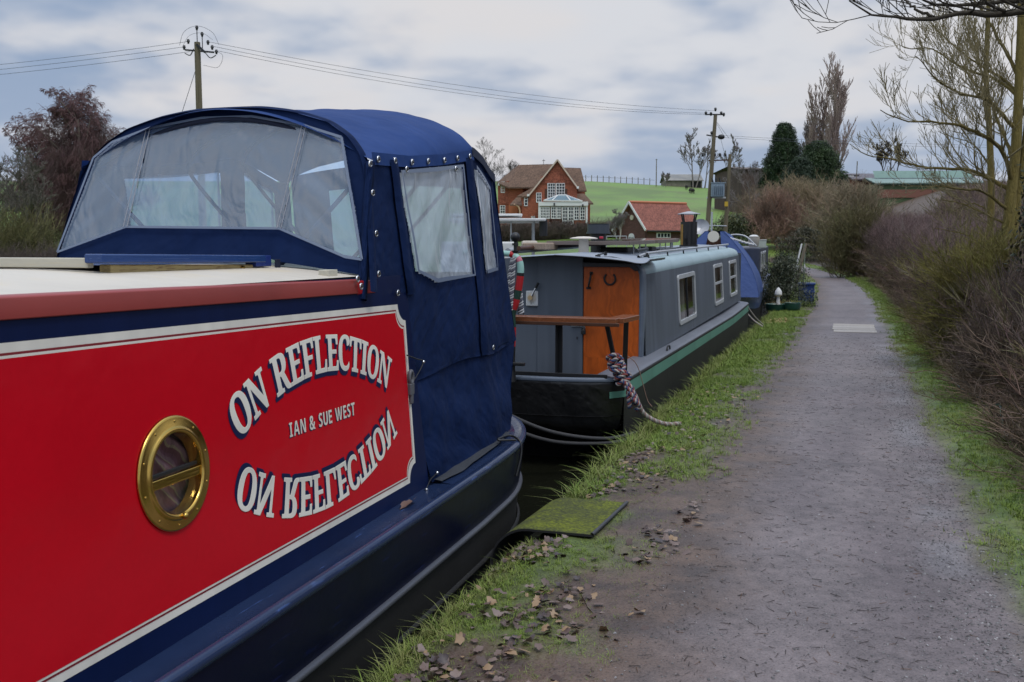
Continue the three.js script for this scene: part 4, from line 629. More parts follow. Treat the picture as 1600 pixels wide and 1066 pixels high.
    const curtTex = tex(256, (u, v) => { const w = fbmT(u * 4, v * 4, 3, 4), q = u * 0.9 + v * 0.75 + 0.12 * w, s = q * 7 - Math.floor(q * 7), k = s < 0.34 ? [0.22, 0.09, 0.1] : s < 0.5 ? [0.42, 0.33, 0.2] : s < 0.8 ? [0.34, 0.19, 0.2] : [0.26, 0.11, 0.14]; const f = 0.8 + 0.5 * (fbmT(u * 50, v * 8, 2, 50) - 0.5); return k.map((c) => c * f); }, true, 2.6);
    obj('curtain', ct, std(rgb(0.9, 0.9, 0.9), { roughness: 0.9, map: curtTex }), por);
    const sc = []; for (let k = 0; k < 10; k++) { const a = 0.25 + k / 10 * 6.283; const s = new THREE.SphereGeometry(0.0048, 8, 6); s.scale(1, 1, 0.45); s.translate(Math.cos(a) * 0.167, Math.sin(a) * 0.167, 0.0125); const q = obj('screw', s, M.brass, por); void q; }
    const kn = new THREE.SphereGeometry(0.011, 14, 10); kn.translate(0.004, -0.139, 0.026); obj('catch_knob', [kn, cyl(0.005, 0.005, 0.012, 0.004, -0.139, 0.018, 10, 'z')], M.brass, por);
    void sc;
  }
  // ---- roof, handrail band, hatch
  const roofY = (s, z) => lerp(1.476, 1.462, (s + 1) / 3) + 0.055 * (1 - Math.pow((z - MID) / 0.87, 2));
  obj('roof', gridPanel((a, b) => { const s = lerp(-5, 2.1, a), z = lerp(-0.09, 2 * MID + 0.09, b); return [s, roofY(s, z), z]; }, 40, 24), M.roofWhite, red);
  { // the faded red handrail is a pressed box along the roof edge
    const rows = []; for (let s = -5; s <= 1.476; s += 0.2155) { const t = lerp(1.4855, 1.459, (s + 0.6) / 2.06), b = lerp(1.423, 1.391, (s + 0.6) / 2.06), z = sideZ(1.44); rows.push([[s, b - 0.0, z - 0.02], [s, b, z + 0.008], [s, b + 0.004, z + 0.013], [s, t - 0.008, z + 0.009], [s, t - 0.002, z + 0.003], [s, t, z - 0.006], [s, t + 0.001, z - 0.045], [s, t - 0.004, z - 0.055], [s, t - 0.03, z - 0.058]]); }
    obj('handrail', loft(rows), M.fadedRed, red).userData.label = 'faded brick-red handrail along the roof edge';
    const far = loft(rows.map((r) => r.map(([x, y, z]) => [x, y, 2 * MID - z]))); obj('handrail', far, M.fadedRed, red);
    obj('handrail_end', box(0.2, 0.062, 0.05, 1.57, 1.418, sideZ(1.42) - 0.018, 0.006), M.brightRed, red);
    obj('rail_block', box(0.09, 0.04, 0.05, 1.38, 1.482, sideZ(1.46) - 0.09, 0.004), M.coaming, red);
  }
  {
    const z0 = -0.55;
    obj('hatch_runner', [beam([0.40, 1.523, z0], [1.36, 1.503, z0], 0.05, 0.04, 0.004)], M.creamRust, red); obj('hatch_runner', [beam([0.40, 1.523, 2 * MID - z0], [1.36, 1.503, 2 * MID - z0], 0.05, 0.04, 0.004)], M.creamRust, red);
    obj('hatch_coaming', [beam([0.35, 1.549, z0 - 0.02], [0.35, 1.549, 2 * MID - z0 + 0.02], 0.035, 0.036, 0.004)], M.coaming, red); obj('hatch_coaming', [beam([1.36, 1.505, z0 - 0.02], [1.75, 1.494, z0 - 0.02], 0.04, 0.03, 0.004)], M.coaming, red);
    const hat = gridPanel((a, b) => [lerp(0.4, 1.44, a), 1.54 - 0.012 * a, MID + lerp(-1, 1, b) * 0.36], 4, 4), rail = (z) => beam([0.325, 1.565, z], [1.435, 1.548, z], 0.075, 0.034, 0.006);
    obj('sliding_hatch', [hat, rail(z0 + 0.01), rail(2 * MID - z0 - 0.01).translate(0.06, -0.03, 0)], M.blueHatch, red);
    obj('hatch_end', box(0.13, 0.05, 0.06, 1.42, 1.538, z0 + 0.015, 0.004), std(rgb(0.012, 0.03, 0.16), { roughness: 0.4 }), red);
    obj('hatch_bolt', [cyl(0.008, 0.008, 0.02, 1.26, 1.512, z0 + 0.03, 10, 'z')], M.brass, red);
    obj('hood_strap', box(0.035, 0.09, 0.012, 1.53, 1.5, z0 + 0.05, 0.002), M.canvasDark, red);
  }
  // ---- canvas hood: front screen, sides, stern, domed top
  const eave = (s) => knots([[1.5, 1.98], [1.74, 2.035], [2.2, 2.055], [2.7, 2.105], [3.2, 2.172], [3.45, 2.13], [3.75, 2.045]], s);
  const crest = (s) => knots([[1.5, 2.2], [1.76, 2.285], [2.2, 2.33], [2.55, 2.375], [2.9, 2.425], [3.2, 2.46], [3.45, 2.37], [3.8, 2.2]], s);
  const pw = (s) => knots([[1.74, 1.15], [2.2, 0.75], [2.6, 0.55], [3.2, 0.52], [3.75, 0.6]], s);
  const hoodZ = (s, y) => sideZ(y) - 0.004 - 0.05 * ss(3.2, 3.8, s);
  const frontS = (y) => 1.58 + 0.31 * (y - 1.55), aftS = (y) => y > 0.94 ? 3.76 + 0.29 * (2.045 - y) / 1.1 : lerp(3.74, 4.02, (y - 0.36) / 0.58);
  const wr = (s, y, k = 1) => k * (0.034 * (fbm(s * 2.2 + y * 1.1, y * 2.6 - s * 0.8, 3) - 0.5) + 0.012 * (fbm(s * 7 + y * 5, y * 5, 2) - 0.5));
  const nearWin = [[2.045, 1.985], [3.0, 2.085], [3.075, 1.425], [2.45, 1.405], [2.17, 1.47]], qWin = [[3.245, 2.10], [3.6, 1.985], [3.68, 1.44], [3.335, 1.43]];
  const shrink = (P, k) => { const c = P.reduce((a, p) => [a[0] + p[0] / P.length, a[1] + p[1] / P.length], [0, 0]); return P.map((p) => [c[0] + (p[0] - c[0]) * k, c[1] + (p[1] - c[1]) * k]); };
  const holes = [shrink(nearWin, 0.965), shrink(qWin, 0.94)];
  const sidePt = (far) => (s, y, lift = 0) => { const z = hoodZ(s, y) + wr(s, y, 0.6) + lift; return [s, y, far ? 2 * MID - z : z]; };
  for (const far of [false, true]) {
    const P = sidePt(far), S = (a, y) => lerp(frontS(Math.min(y, 2.04)), aftS(y), a);
    const map = (a, b) => { const s0 = S(a, 1.5), y = lerp(s0 < 2.06 ? 1.37 : 0.925 + 0.015 * Math.sin(s0 * 5), eave(s0), b), s = S(a, y); return [s, y]; };
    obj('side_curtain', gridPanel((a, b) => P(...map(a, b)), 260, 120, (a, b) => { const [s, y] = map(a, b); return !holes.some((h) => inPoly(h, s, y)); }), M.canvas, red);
    const skirt = (a, b) => { const y = lerp(0.362, 0.955, b), s = lerp(lerp(2.17, 2.06, b), aftS(y), a), q = Math.sin(b * Math.PI); const z = hoodZ(s, y) - 0.012 + 0.03 * (1 - b) * (1 - b) + wr(s, y, 1.6) * Math.min(1, 6 * b + 0.1) + 0.06 * q * (fbm(s * 1.6 + y * 2.4, y * 1.2 - s, 2) - 0.5); return [s, y, far ? 2 * MID - z : z]; };
    obj('lower_curtain', gridPanel(skirt, 110, 46), M.canvas, red);
    for (const [i, w] of [nearWin, qWin].entries()) {
      const g = new THREE.ShapeGeometry(polyShape(w)); const fine = gridPanel((a, b) => { const x0 = Math.min(...w.map((p) => p[0])), x1 = Math.max(...w.map((p) => p[0])), y0 = Math.min(...w.map((p) => p[1])), y1 = Math.max(...w.map((p) => p[1])); const s = lerp(x0, x1, a), y = lerp(y0, y1, b); return P(s, y, 0.003 + Math.min(0.013, 0.026 * (fbm(s * 5 - y * 4.5, s * 1.3 + y * 1.3, 3) - 0.4))); }, 70, 50, (a, b) => { const x0 = Math.min(...w.map((p) => p[0])), x1 = Math.max(...w.map((p) => p[0])), y0 = Math.min(...w.map((p) => p[1])), y1 = Math.max(...w.map((p) => p[1])); return inPoly(shrink(w, 0.982), lerp(x0, x1, a), lerp(y0, y1, b)); }); void g;
      const win = obj(i ? 'quarter_window' : 'side_window', fine, M.filmMilky, red);
      const rim = []; w.forEach((p, k) => { const q = w[(k + 1) % w.length], n = 14; const row = [[], []]; const c = w.reduce((a, e) => [a[0] + e[0] / w.length, a[1] + e[1] / w.length], [0, 0]); for (let j = 0; j <= n; j++) { const s = lerp(p[0], q[0], j / n), y = lerp(p[1], q[1], j / n); const f = 0.024 / Math.hypot(c[0] - s, c[1] - y); row[0].push(P(s, y, 0.021)); row[1].push(P(s + (c[0] - s) * f, y + (c[1] - y) * f, 0.021)); } rim.push(loft(row)); });
      obj('window_hem', rim, M.filmEdge, win);
    }
    // zip flaps standing a little proud of the cloth
    const flap = (s0, s1, y0, y1, sl) => gridPanel((a, b) => { const y = lerp(y0, y1, b), s = lerp(s0, s1, a) + sl * (1 - b); return P(s, y, 0.012 + 0.008 * Math.sin(a * Math.PI)); }, 8, 40);
    obj('zip_flap', flap(1.93, 2.03, 1.36, 2.03, 0.1), M.canvas, red); obj('zip_flap', flap(3.06, 3.2, 0.93, 2.13, 0.08), M.canvas, red);
    obj('hem_flap', gridPanel((a, b) => { const s = lerp(2.2, 3.6, a), w = lerp(0.0, 0.105 - 0.05 * a + 0.03 * ss(0, 0.2, a) - 0.03, b), y = 0.37 - 0.008 * b + 0.012 * fbm(s * 4, b * 3, 2), z = sideZ(y) - 0.015 - 0.03 * ss(3, 3.7, s) + w; return [s, y, far ? 2 * MID - z : z]; }, 50, 8), M.canvasDirty, red);
  }
  // top
  const halfW = (s, y) => -MID + hoodZ(s, y);
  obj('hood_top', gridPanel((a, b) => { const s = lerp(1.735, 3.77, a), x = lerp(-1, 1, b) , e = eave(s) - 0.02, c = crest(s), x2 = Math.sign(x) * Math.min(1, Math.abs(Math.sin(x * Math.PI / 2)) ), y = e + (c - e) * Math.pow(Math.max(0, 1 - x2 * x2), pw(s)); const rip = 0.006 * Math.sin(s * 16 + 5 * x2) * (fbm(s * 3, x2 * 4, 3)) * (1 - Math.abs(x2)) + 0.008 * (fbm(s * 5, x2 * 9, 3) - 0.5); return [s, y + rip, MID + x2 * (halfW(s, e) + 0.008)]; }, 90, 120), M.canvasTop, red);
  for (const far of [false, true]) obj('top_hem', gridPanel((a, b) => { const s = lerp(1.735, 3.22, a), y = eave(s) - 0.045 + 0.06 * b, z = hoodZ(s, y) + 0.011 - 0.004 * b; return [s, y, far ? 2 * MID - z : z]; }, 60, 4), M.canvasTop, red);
  // front screen in the sloping plane
  const F = (n, y, lift = 0) => [frontS(y) - lift, y, n];
  const oy = [[-0.02, 1.40], [-0.085, 1.75], [-0.125, 1.95], [-0.165, 2.045], [-0.24, 2.13], [-0.36, 2.205], [-0.55, 2.26], [-0.76, 2.288]], outline = [...oy, ...oy.map(([z, y]) => [2 * MID - z, y]).reverse()];
  outline[outline.length - 1] = [2 * MID + 0.06, 1.5];
  const bott = [[-0.079, 1.545], [-0.165, 1.556], [-0.53, 1.69], [-1.4, 1.702], [-1.79, 1.575]], topp = [[-1.67, 2.06], [-1.57, 2.14], [-1.36, 2.205], [-1.06, 2.247], [-0.77, 2.245], [-0.47, 2.188], [-0.262, 2.124]];
  const win = [...bott, ...topp], scr = polyShape([[-0.09, 1.475], ...outline.slice(1), [2 * MID + 0.12, 1.535], [-1.51, 1.552], [-0.6, 1.552], [-0.5, 1.53]]);
  const hp = new THREE.Path(); shrink(win, 0.975).forEach((p, i) => (i ? hp.lineTo(...p) : hp.moveTo(...p))); hp.closePath(); scr.holes.push(hp);
  obj('front_screen', bend(new THREE.ShapeGeometry(scr), (x, y) => F(x, y)), M.canvas, red);
  const cut = (P) => { P = shrink(P, 0.996); return gridPanel((a, b) => { const x0 = Math.min(...P.map((p) => p[0])), x1 = Math.max(...P.map((p) => p[0])), y0 = Math.min(...P.map((p) => p[1])), y1 = Math.max(...P.map((p) => p[1])); const n = lerp(x0, x1, a), y = lerp(y0, y1, b), edge = ss(0, 0.25, a) * ss(1, 0.75, a); return F(n, y, 0.004 + (n > -0.53 ? 0.034 : 0.018) * edge * (fbm(n * 4 + (y - 1.5) * 4.5 * (n < MID ? -1 : 1), y * 1.6, 3) - 0.5)); }, 90, 70, (a, b) => { const x0 = Math.min(...P.map((p) => p[0])), x1 = Math.max(...P.map((p) => p[0])), y0 = Math.min(...P.map((p) => p[1])), y1 = Math.max(...P.map((p) => p[1])); return inPoly(P, lerp(x0, x1, a), lerp(y0, y1, b)); }); };
  obj('screen_window', cut([[-0.53, 1.69], [-1.4, 1.702], [-1.36, 2.205], [-1.06, 2.247], [-0.77, 2.245], [-0.47, 2.188]]), M.film, red).userData.label = 'large middle pane of clear plastic';
  obj('screen_window', cut([[-0.079, 1.545], [-0.165, 1.556], [-0.53, 1.69], [-0.47, 2.188], [-0.262, 2.124]]), M.film, red).userData.label = 'creased clear pane on the bank side';
  obj('screen_window', cut([[-1.4, 1.702], [-1.79, 1.575], [-1.67, 2.06], [-1.57, 2.14], [-1.36, 2.205]]), M.film, red).userData.label = 'clear pane on the canal side';
  const strip = (p, q, w, lift) => { const d = Math.hypot(q[0] - p[0], q[1] - p[1]), nx = -(q[1] - p[1]) / d * w, ny = (q[0] - p[0]) / d * w, rows = [[], []]; for (let j = 0; j <= 12; j++) { const x = lerp(p[0], q[0], j / 12), y = lerp(p[1], q[1], j / 12); rows[0].push(F(x - nx, y - ny, lift)); rows[1].push(F(x + nx, y + ny, lift)); } return loft(rows); };
  for (const [p, q] of [[[-0.53, 1.69], [-0.47, 2.188]], [[-1.4, 1.702], [-1.36, 2.205]]]) { for (const dx of [-0.011, 0.011]) obj('seam', strip([p[0] + dx, p[1]], [q[0] + dx, q[1]], 0.0026, 0.024), M.stitch, red); }
  const hem = []; for (let i = 0; i < bott.length - 1; i++) hem.push(strip(bott[i], bott[i + 1], 0.0055, 0.02)); { const all = [bott[4], ...topp, bott[0]]; for (let i = 0; i < all.length - 1; i++) hem.push(strip(all[i], all[i + 1], 0.006, 0.02)); } obj('window_hem', hem, M.filmEdge, red);
  { // hem roll round the front hoop
    const rows = []; for (const q of [0, 1, 2, 3, 4, 5, 6]) { const a = q / 6 * Math.PI; const row = []; outline.forEach(([z, y], i) => { const c = [MID, 1.75], d = Math.hypot(z - c[0], y - c[1]), ex = (z - c[0]) / d, ey = (y - c[1]) / d; row.push([frontS(y) - 0.012 + 0.075 * q / 6, y + ey * 0.014 * Math.sin(a), z + ex * 0.012 * Math.sin(a)]); void i; }); const cur = new THREE.CatmullRomCurve3(row.map((p) => V(...p)), false, 'catmullrom', 0.3); rows.push(cur.getPoints(80).map((v) => [v.x, v.y, v.z])); }
    obj('hoop_binding', loft(rows), M.canvas, red);
  }
  for (const far of [false]) { const q = []; for (let k = 0; k <= 16; k++) { const y = lerp(1.36, 2.0, k / 16), z = hoodZ(1.7, y) + 0.0; q.push([frontS(y) + 0.008, y, far ? 2 * MID - z : z]); } obj('corner_piping', tube(q, 0.024, 30, 8), M.canvas, red); }
  // stern curtain with its window
  const aft = (a, b) => { const y = lerp(0.36, 2.05, b), z = lerp(hoodZ(3.76, y) - 0.005, 2 * MID - hoodZ(3.76, y) + 0.005, a), w = 1 - Math.pow((z - MID) / 0.95, 2); return [aftS(y) - 0.01 + 0.12 * w + 0.02 * (fbm(z * 4, y * 3, 2) - 0.5), y + 0.12 * ss(1.6, 2.05, y) * w, z]; };
  const aw = (a, b) => a > 0.18 && a < 0.82 && b > 0.62 && b < 0.93;
  obj('stern_curtain', gridPanel(aft, 80, 80, (a, b) => !aw(a, b)), M.canvas, red); obj('stern_window', gridPanel(aft, 80, 80, aw), M.filmMilky, red);
  { const rows = []; for (let q = 0; q <= 1; q++) { const row = []; for (let k = 0; k <= 14; k++) { const s = lerp(3.19, 3.77, k / 14), y = eave(s) - 0.03 + 0.055 * q; row.push([s, y + 0.01, hoodZ(s, y) + 0.012]); } rows.push(row); } obj('stern_hem', loft(rows), M.canvasDark, red); }
  // frame hoops and cabin doors, dim inside
  for (const s of [1.78, 2.6, 3.2]) { const pts = []; for (let k = 0; k <= 24; k++) { const x = Math.sin(lerp(-1, 1, k / 24) * Math.PI / 2), e = eave(s) - 0.03, c = crest(s) - 0.05; pts.push([s, e + (c - e) * Math.pow(Math.max(0, 1 - x * x), pw(s)), MID + x * (halfW(s, e) - 0.03)]); } pts.unshift([s, 0.4, -0.06]); pts.push([s, 0.4, 2 * MID + 0.06]); obj('hood_hoop', tube(pts, 0.012, 90, 8), M.canvasDark, red); }
  obj('cabin_end', [box(0.03, 1.1, 1.7, 2.06, 0.9, MID), box(0.02, 0.9, 0.62, 2.1, 0.95, MID)], M.navyPaint, red);
  // ---- fasteners
  const eyelet = (x, y, lift = 0.02, z) => { const e = new THREE.Group(); e.name = 'turn_button'; red.add(e); e.position.set(x, y, z ?? hoodZ(x, y) + lift); obj('ring', new THREE.TorusGeometry(0.0125, 0.0042, 8, 22), M.chrome, e); obj('button', [box(0.02, 0.008, 0.01, 0, 0, 0.003, 0.002)], M.black, e); };
  for (const [s, y] of [[1.68, 1.99], [1.685, 1.855], [1.69, 1.665], [1.685, 1.475]]) eyelet(s, y, 0.022);
  for (const s of [1.78, 1.98, 2.2, 2.43, 2.68, 2.9, 3.12]) eyelet(s, eave(s) - 0.018, 0.02);
  eyelet(2.12, 1.995); eyelet(2.86, 2.05); eyelet(1.9, 1.375, 0.02); eyelet(1.44, 1.46, 0.03); eyelet(1.47, 1.425, 0.03); eyelet(3.3, 0.965, 0.035);
  const dome = (x, y, z) => { const g = new THREE.SphereGeometry(0.0095, 10, 8); g.translate(x, y, z); return g; };
  obj('stud', [dome(2.15, 1.005, sideZ(1) + 0.02)], M.chrome, red); obj('stud', [dome(2.235, 0.4, sideZ(0.4) + 0.02)], M.chrome, red); obj('stud', [dome(2.055, 0.352, 0.03)], M.steel, red);
  obj('elastic_cord', [tube([[1.955, 1.06, sideZ(1) + 0.012], [2.06, 1.03, sideZ(1) + 0.02], [2.15, 1.005, sideZ(1) + 0.02], [2.06, 0.94, sideZ(1) + 0.018], [2.0, 0.92, sideZ(0.92) + 0.014]], 0.0035, 24, 6)], M.black, red);
  obj('elastic_cord', [tube([[2.055, 0.358, 0.03], [2.14, 0.385, 0.02], [2.235, 0.4, 0.022]], 0.003, 12, 6)], M.black, red);
  { // lashing ring on the cabin side
    const t = new THREE.TorusGeometry(0.031, 0.010, 10, 28); t.scale(0.72, 1, 1); t.translate(1.985, 0.945, sideZ(0.945) + 0.016);
    const gr = std(rgb(0.1, 0.1, 0.11), { roughness: 0.5 }); obj('lashing_ring', [t, box(0.05, 0.06, 0.02, 1.985, 0.885, sideZ(0.88) + 0.012, 0.006), box(0.028, 0.05, 0.016, 1.985, 0.835, sideZ(0.83) + 0.010, 0.005)], gr, red);
  }
  obj('stern_rope', [tube([[3.28, 0.385, 0.14], [3.2, 0.395, 0.05], [3.34, 0.40, 0.09], [3.3, 0.372, 0.165], [3.28, 0.3, 0.178], [3.22, 0.17, 0.165]], 0.008, 40, 6)], M.black, red);
  const lf = obj('stuck_leaf', leafGeo(9), std(rgb(0.14, 0.08, 0.06), { roughness: 0.6 }), red); lf.position.set(1.74, 0.36, 0.06); lf.scale.set(1.9, 1, 0.9);
  void cs;
}
// mossy rubber mat hung over the edge of the bank
{
  const rows = [[], []], t0 = 2.04, t1 = 2.78, n = 40; const pt = (t, k, d) => { const u = k / n, L = 0.78 * u; let o, y; if (L < 0.37) { o = 0.38 - L + 0.05 * (t - t0); y = 0.018; } else { const q = (L - 0.37) / 0.30, a = Math.min(1.45, q * 1.3); o = 0.01 - 0.23 * Math.sin(a) + 0.05 * (t - t0); y = 0.018 - 0.23 * (1 - Math.cos(a)) - Math.max(0, q - 1.1) * 0.1; } const [x, f] = G(t, o); return [x, y - d, -f]; };
  const lines = []; for (let i = 0; i <= 16; i++) { const t = lerp(t0, t1, i / 16), r = []; for (let k = 0; k <= n; k++) r.push(pt(t, k, 0)); lines.push(r); }
  const bottom = lines.map((r) => r.map(([x, y, z]) => [x + 0.004, y - 0.014, z]));
  void rows; const o = thing('bank_mat', 'moss-covered rubber mat draped over the edge of the bank', 'mat');
  obj('mat', loft(lines), std(rgb(0.68, 0.7, 0.75), { roughness: 0.95, map: TX.moss, bumpMap: TX.soilB, bumpScale: 0.008 }), o);
  const rim = (a, b) => loft([a, b]); const e = std(rgb(0.03, 0.03, 0.032), { roughness: 0.7 });
  obj('mat_edge', [rim(lines[0], bottom[0]), rim(lines[16], bottom[16]), rim(lines.map((r) => r[0]), bottom.map((r) => r[0])), loft(bottom)], e, o);
  const tb = []; for (let i = 0; i <= 16; i++) tb.push([lines[i][0][0], lines[i][0][1] + 0.001, lines[i][0][2]]); obj('mat_lip', tube(tb, 0.011, 20, 6), std(rgb(0.05, 0.052, 0.058), { roughness: 0.6 }), o);
}

// ---------------------------------------------------------------- the grey narrowboat moored ahead. Own axes: x towards its bow, y up, z out towards the bank
const gA = 18.9 * Math.PI / 180, grey = thing('grey_narrowboat', 'grey narrowboat with orange wooden cabin door and green hull stripe', 'narrowboat', [0.99, 0, -8.73], Math.PI / 2 - gA);
const GM = -1.04, rise = (s) => 0.0108 * (s - 1.95); // its centre line; its cabin rises a little towards the bow
{
  const TILT = 0.06, zs = (y) => -0.15 - TILT * (y - 0.43);
  // hull
  const near = []; for (let s = 0; s <= 11.0; s += 0.55) near.push([s, 0]); for (let k = 1; k <= 12; k++) { const a = k / 12 * Math.PI / 2; near.push([11.0 + 0.75 * Math.sin(a), -1.04 * (1 - Math.cos(a))]); }
  const stern = []; for (let k = 0; k <= 20; k++) { const a = lerp(-1, 1, k / 20); stern.push([-0.26 * Math.sqrt(1 - Math.pow(Math.abs(a), 3)) + 0.02, GM + a * 1.04]); }
  const far = near.map(([s, n]) => [s, 2 * GM - n]).reverse(); const plan = [...far.slice(0, -1), ...stern, ...near.slice(1)];
  const norm = plan.map((p, i) => { const a = plan[Math.max(0, i - 1)], b = plan[Math.min(plan.length - 1, i + 1)], dx = b[0] - a[0], dz = b[1] - a[1], l = Math.hypot(dx, dz); return [-dz / l, dx / l]; });
  const up = (s) => 0.06 * ss(8, 11.6, s);
  const sweep = (prof, i0, i1) => { const rows = []; for (let i = i0; i <= i1; i++) rows.push(prof.map(([o, y]) => [plan[i][0] + norm[i][0] * o, y + (y > 0 ? up(plan[i][0]) : 0), plan[i][1] + norm[i][1] * o])); return loft(rows); };
  const n0 = far.length - 1, n1 = n0 + stern.length - 1, nl = plan.length - 1;
  const deckP = [[-0.26, 0.447], [-0.05, 0.425], [-0.012, 0.418], [0.0, 0.405], [0.001, 0.376]];
  obj('side_deck', sweep(deckP, n1, nl), M.greyDeck, grey); obj('side_deck', sweep(deckP, 0, n0), M.greyDeck, grey);
  obj('deck_edge', sweep([[-0.01, 0.41], [0.004, 0.405], [0.008, 0.39], [0.002, 0.373]], n1, nl), M.sootHull, grey);
  const stripe = [[0.003, 0.374], [0.003, 0.262]]; obj('green_stripe', sweep(stripe, n1 - 1, nl), M.greenStripe, grey).userData.label = 'sage green stripe along the hull'; obj('green_stripe', sweep(stripe, 0, n0 + 1), M.greenStripe, grey);
  obj('hull_side', sweep([[0.0, 0.264], [-0.005, 0.1], [-0.01, -0.2], [-0.01, -0.8]], n1, nl), M.sootHull, grey); obj('hull_side', sweep([[0.0, 0.264], [-0.01, -0.2], [-0.01, -0.8]], 0, n0), M.sootHull, grey);
  obj('stern_plate', sweep([[-0.05, 0.428], [-0.008, 0.42], [0.006, 0.405], [0.012, 0.38], [0.0, 0.3], [-0.012, 0.2], [-0.03, 0.06], [-0.05, -0.02], [-0.2, -0.1], [-0.5, -0.3], [-0.6, -0.9]], n0, n1), M.blackHull, grey);
  obj('stern_lip', sweep([[-0.04, 0.43], [-0.015, 0.446], [0.004, 0.446], [0.018, 0.43], [0.012, 0.41]], n0, n1), M.greyTrim, grey);
  const dk = new THREE.Shape(); [...stern, [1.7, 0.0], [1.7, 2 * GM]].forEach((p, i) => (i ? dk.lineTo(p[0] + 0.01, GM + (p[1] - GM) * 0.99) : dk.moveTo(p[0] + 0.01, GM + (p[1] - GM) * 0.99))); const dg = new THREE.ShapeGeometry(dk); dg.rotateX(Math.PI / 2); dg.translate(0, 0.1, 0); obj('stern_deck', dg, M.black, grey);
  for (const z of [-0.262, 2 * GM + 0.262]) obj('well_side', box(1.6, 0.4, 0.02, 0.8, 0.24, z), M.greyTrim, grey);
  // cabin sides with window openings
  const WIN = [[3.88, 5.27, 0.60, 1.225, 0], [7.26, 8.3, 0.64, 1.285, 1], [9.29, 10.35, 0.675, 1.31, 1]].map(([a, b, c, d, k]) => [a, b, c - rise((a + b) / 2), d - rise((a + b) / 2), k]);
  const rr = (a, b, c, d, r, cls = THREE.Shape) => { const s = new cls(); s.moveTo(a + r, c); s.lineTo(b - r, c); s.quadraticCurveTo(b, c, b, c + r); s.lineTo(b, d - r); s.quadraticCurveTo(b, d, b - r, d); s.lineTo(a + r, d); s.quadraticCurveTo(a, d, a, d - r); s.lineTo(a, c + r); s.quadraticCurveTo(a, c, a + r, c); return s; };
  const wallS = polyShape([[1.72, 0.43], [11.0, 0.43], [11.0, 1.315], [1.86, 1.315]]); for (const [a, b, c, d] of WIN) wallS.holes.push(rr(a + 0.02, b - 0.02, c + 0.02, d - 0.02, 0.05, THREE.Path));
  const put = (lift) => (x, y, z) => [x, y + rise(x), zs(y) + lift + z];
  obj('cabin_side', bend(new THREE.ShapeGeometry(wallS), put(0)), M.greyPaint, grey);
  obj('cabin_side', bend(new THREE.ShapeGeometry(polyShape([[1.72, 0.43], [11.0, 0.43], [11.0, 1.315], [1.86, 1.315]])), (x, y) => [x, y + rise(x), 2 * GM - zs(y)]), M.greyPaint, grey);
  obj('cabin_front', box(0.03, 0.9, 1.75, 11.0, 0.98, GM), M.greyPaint, grey);
  for (const [a, b, c, d, kind] of WIN) {
    const w = new THREE.Group(); w.name = 'window'; grey.add(w);
    const fr = rr(a, b, c, d, 0.06), k = 0.048; fr.holes.push(rr(a + k, b - k, c + k, d - k, 0.035, THREE.Path)); const fg = extrude(fr, 0.012, 0.004); obj('frame', bend(fg, put(0.0)), M.aluFrame, w);
    const g = new THREE.ShapeGeometry(rr(a + 0.02, b - 0.02, c + 0.02, d - 0.02, 0.04)); obj('pane', bend(g, put(-0.004)), M.glass, w);
    if (kind) obj('glazing_bar', bend(box(b - a - 0.08, 0.035, 0.02, (a + b) / 2, lerp(c, d, 0.53), 0.0), put(0.0)), M.aluFrame, w);
    else obj('glazing_bar', bend(box(0.03, d - c - 0.08, 0.018, lerp(a, b, 0.52), (c + d) / 2, 0.0), put(0.0)), M.black, w);
    const cur = (x0, x1, m) => obj('curtain', gridPanel((u, v) => { const x = lerp(x0, x1, u), y = lerp(c, d, v); return [x, y + rise(x), zs(y) - 0.09 + 0.02 * Math.sin(x * 70 + Math.sin(y * 5))]; }, 60, 4), m, w);
    if (kind) cur(a, b, std(rgb(0.13, 0.125, 0.11), { roughness: 0.9, map: TX.dirt })); else { cur(a, lerp(a, b, 0.5), std(rgb(0.10, 0.10, 0.075), { roughness: 0.9 })); cur(lerp(a, b, 0.56), lerp(a, b, 0.66), M.curtain); }
  }
  obj('cabin_lining', box(9.4, 0.85, 1.2, 6.5, 0.98 + rise(6.5), GM - 0.12), M.inside, grey);
  // roof: pale rounded rim and flat grey top
  const rim = (mir) => { const rows = []; for (let s = 1.86; s <= 11.1; s += 0.33) rows.push([[0, 1.285], [0.004, 1.31], [-0.004, 1.345], [-0.03, 1.385], [-0.075, 1.415], [-0.15, 1.435], [-0.26, 1.45]].map(([o, y]) => { const z = zs(1.3) + o; return [s, y + rise(s), mir ? 2 * GM - z : z]; })); return loft(rows); };
  obj('roof_rim', rim(false), M.paleRim, grey); obj('roof_rim', rim(true), M.paleRim, grey);
  obj('roof', gridPanel((a, b) => { const s = lerp(1.86, 11.08, a), w = lerp(-1, 1, b); return [s, 1.495 - 0.045 * w * w + rise(s), GM + w * 0.585]; }, 30, 14), M.greyRoof, grey);
  // stern bulkhead
  const BS = 1.6; const zy = (z, y, s = BS) => [s, y, z];
  const bulk = polyShape([[-1.93, 0.1], [-0.8, 0.1], [-0.8, 1.475], [GM, 1.50], [-1.72, 1.455], [-1.87, 1.38]]);
  obj('bulkhead', bend(new THREE.ShapeGeometry(bulk), (x, y) => zy(x, y)), M.greyPaint, grey);
  obj('left_cabin_door', bend(extrude(polyShape([[-1.3, 0.16], [-0.806, 0.16], [-0.806, 1.462], [GM, 1.482], [-1.3, 1.472]]), 0.012, 0.002), (x, y, z) => zy(x, y, BS - z)), M.greyPaint, grey).userData.label = 'closed grey steel half of the cabin doors';
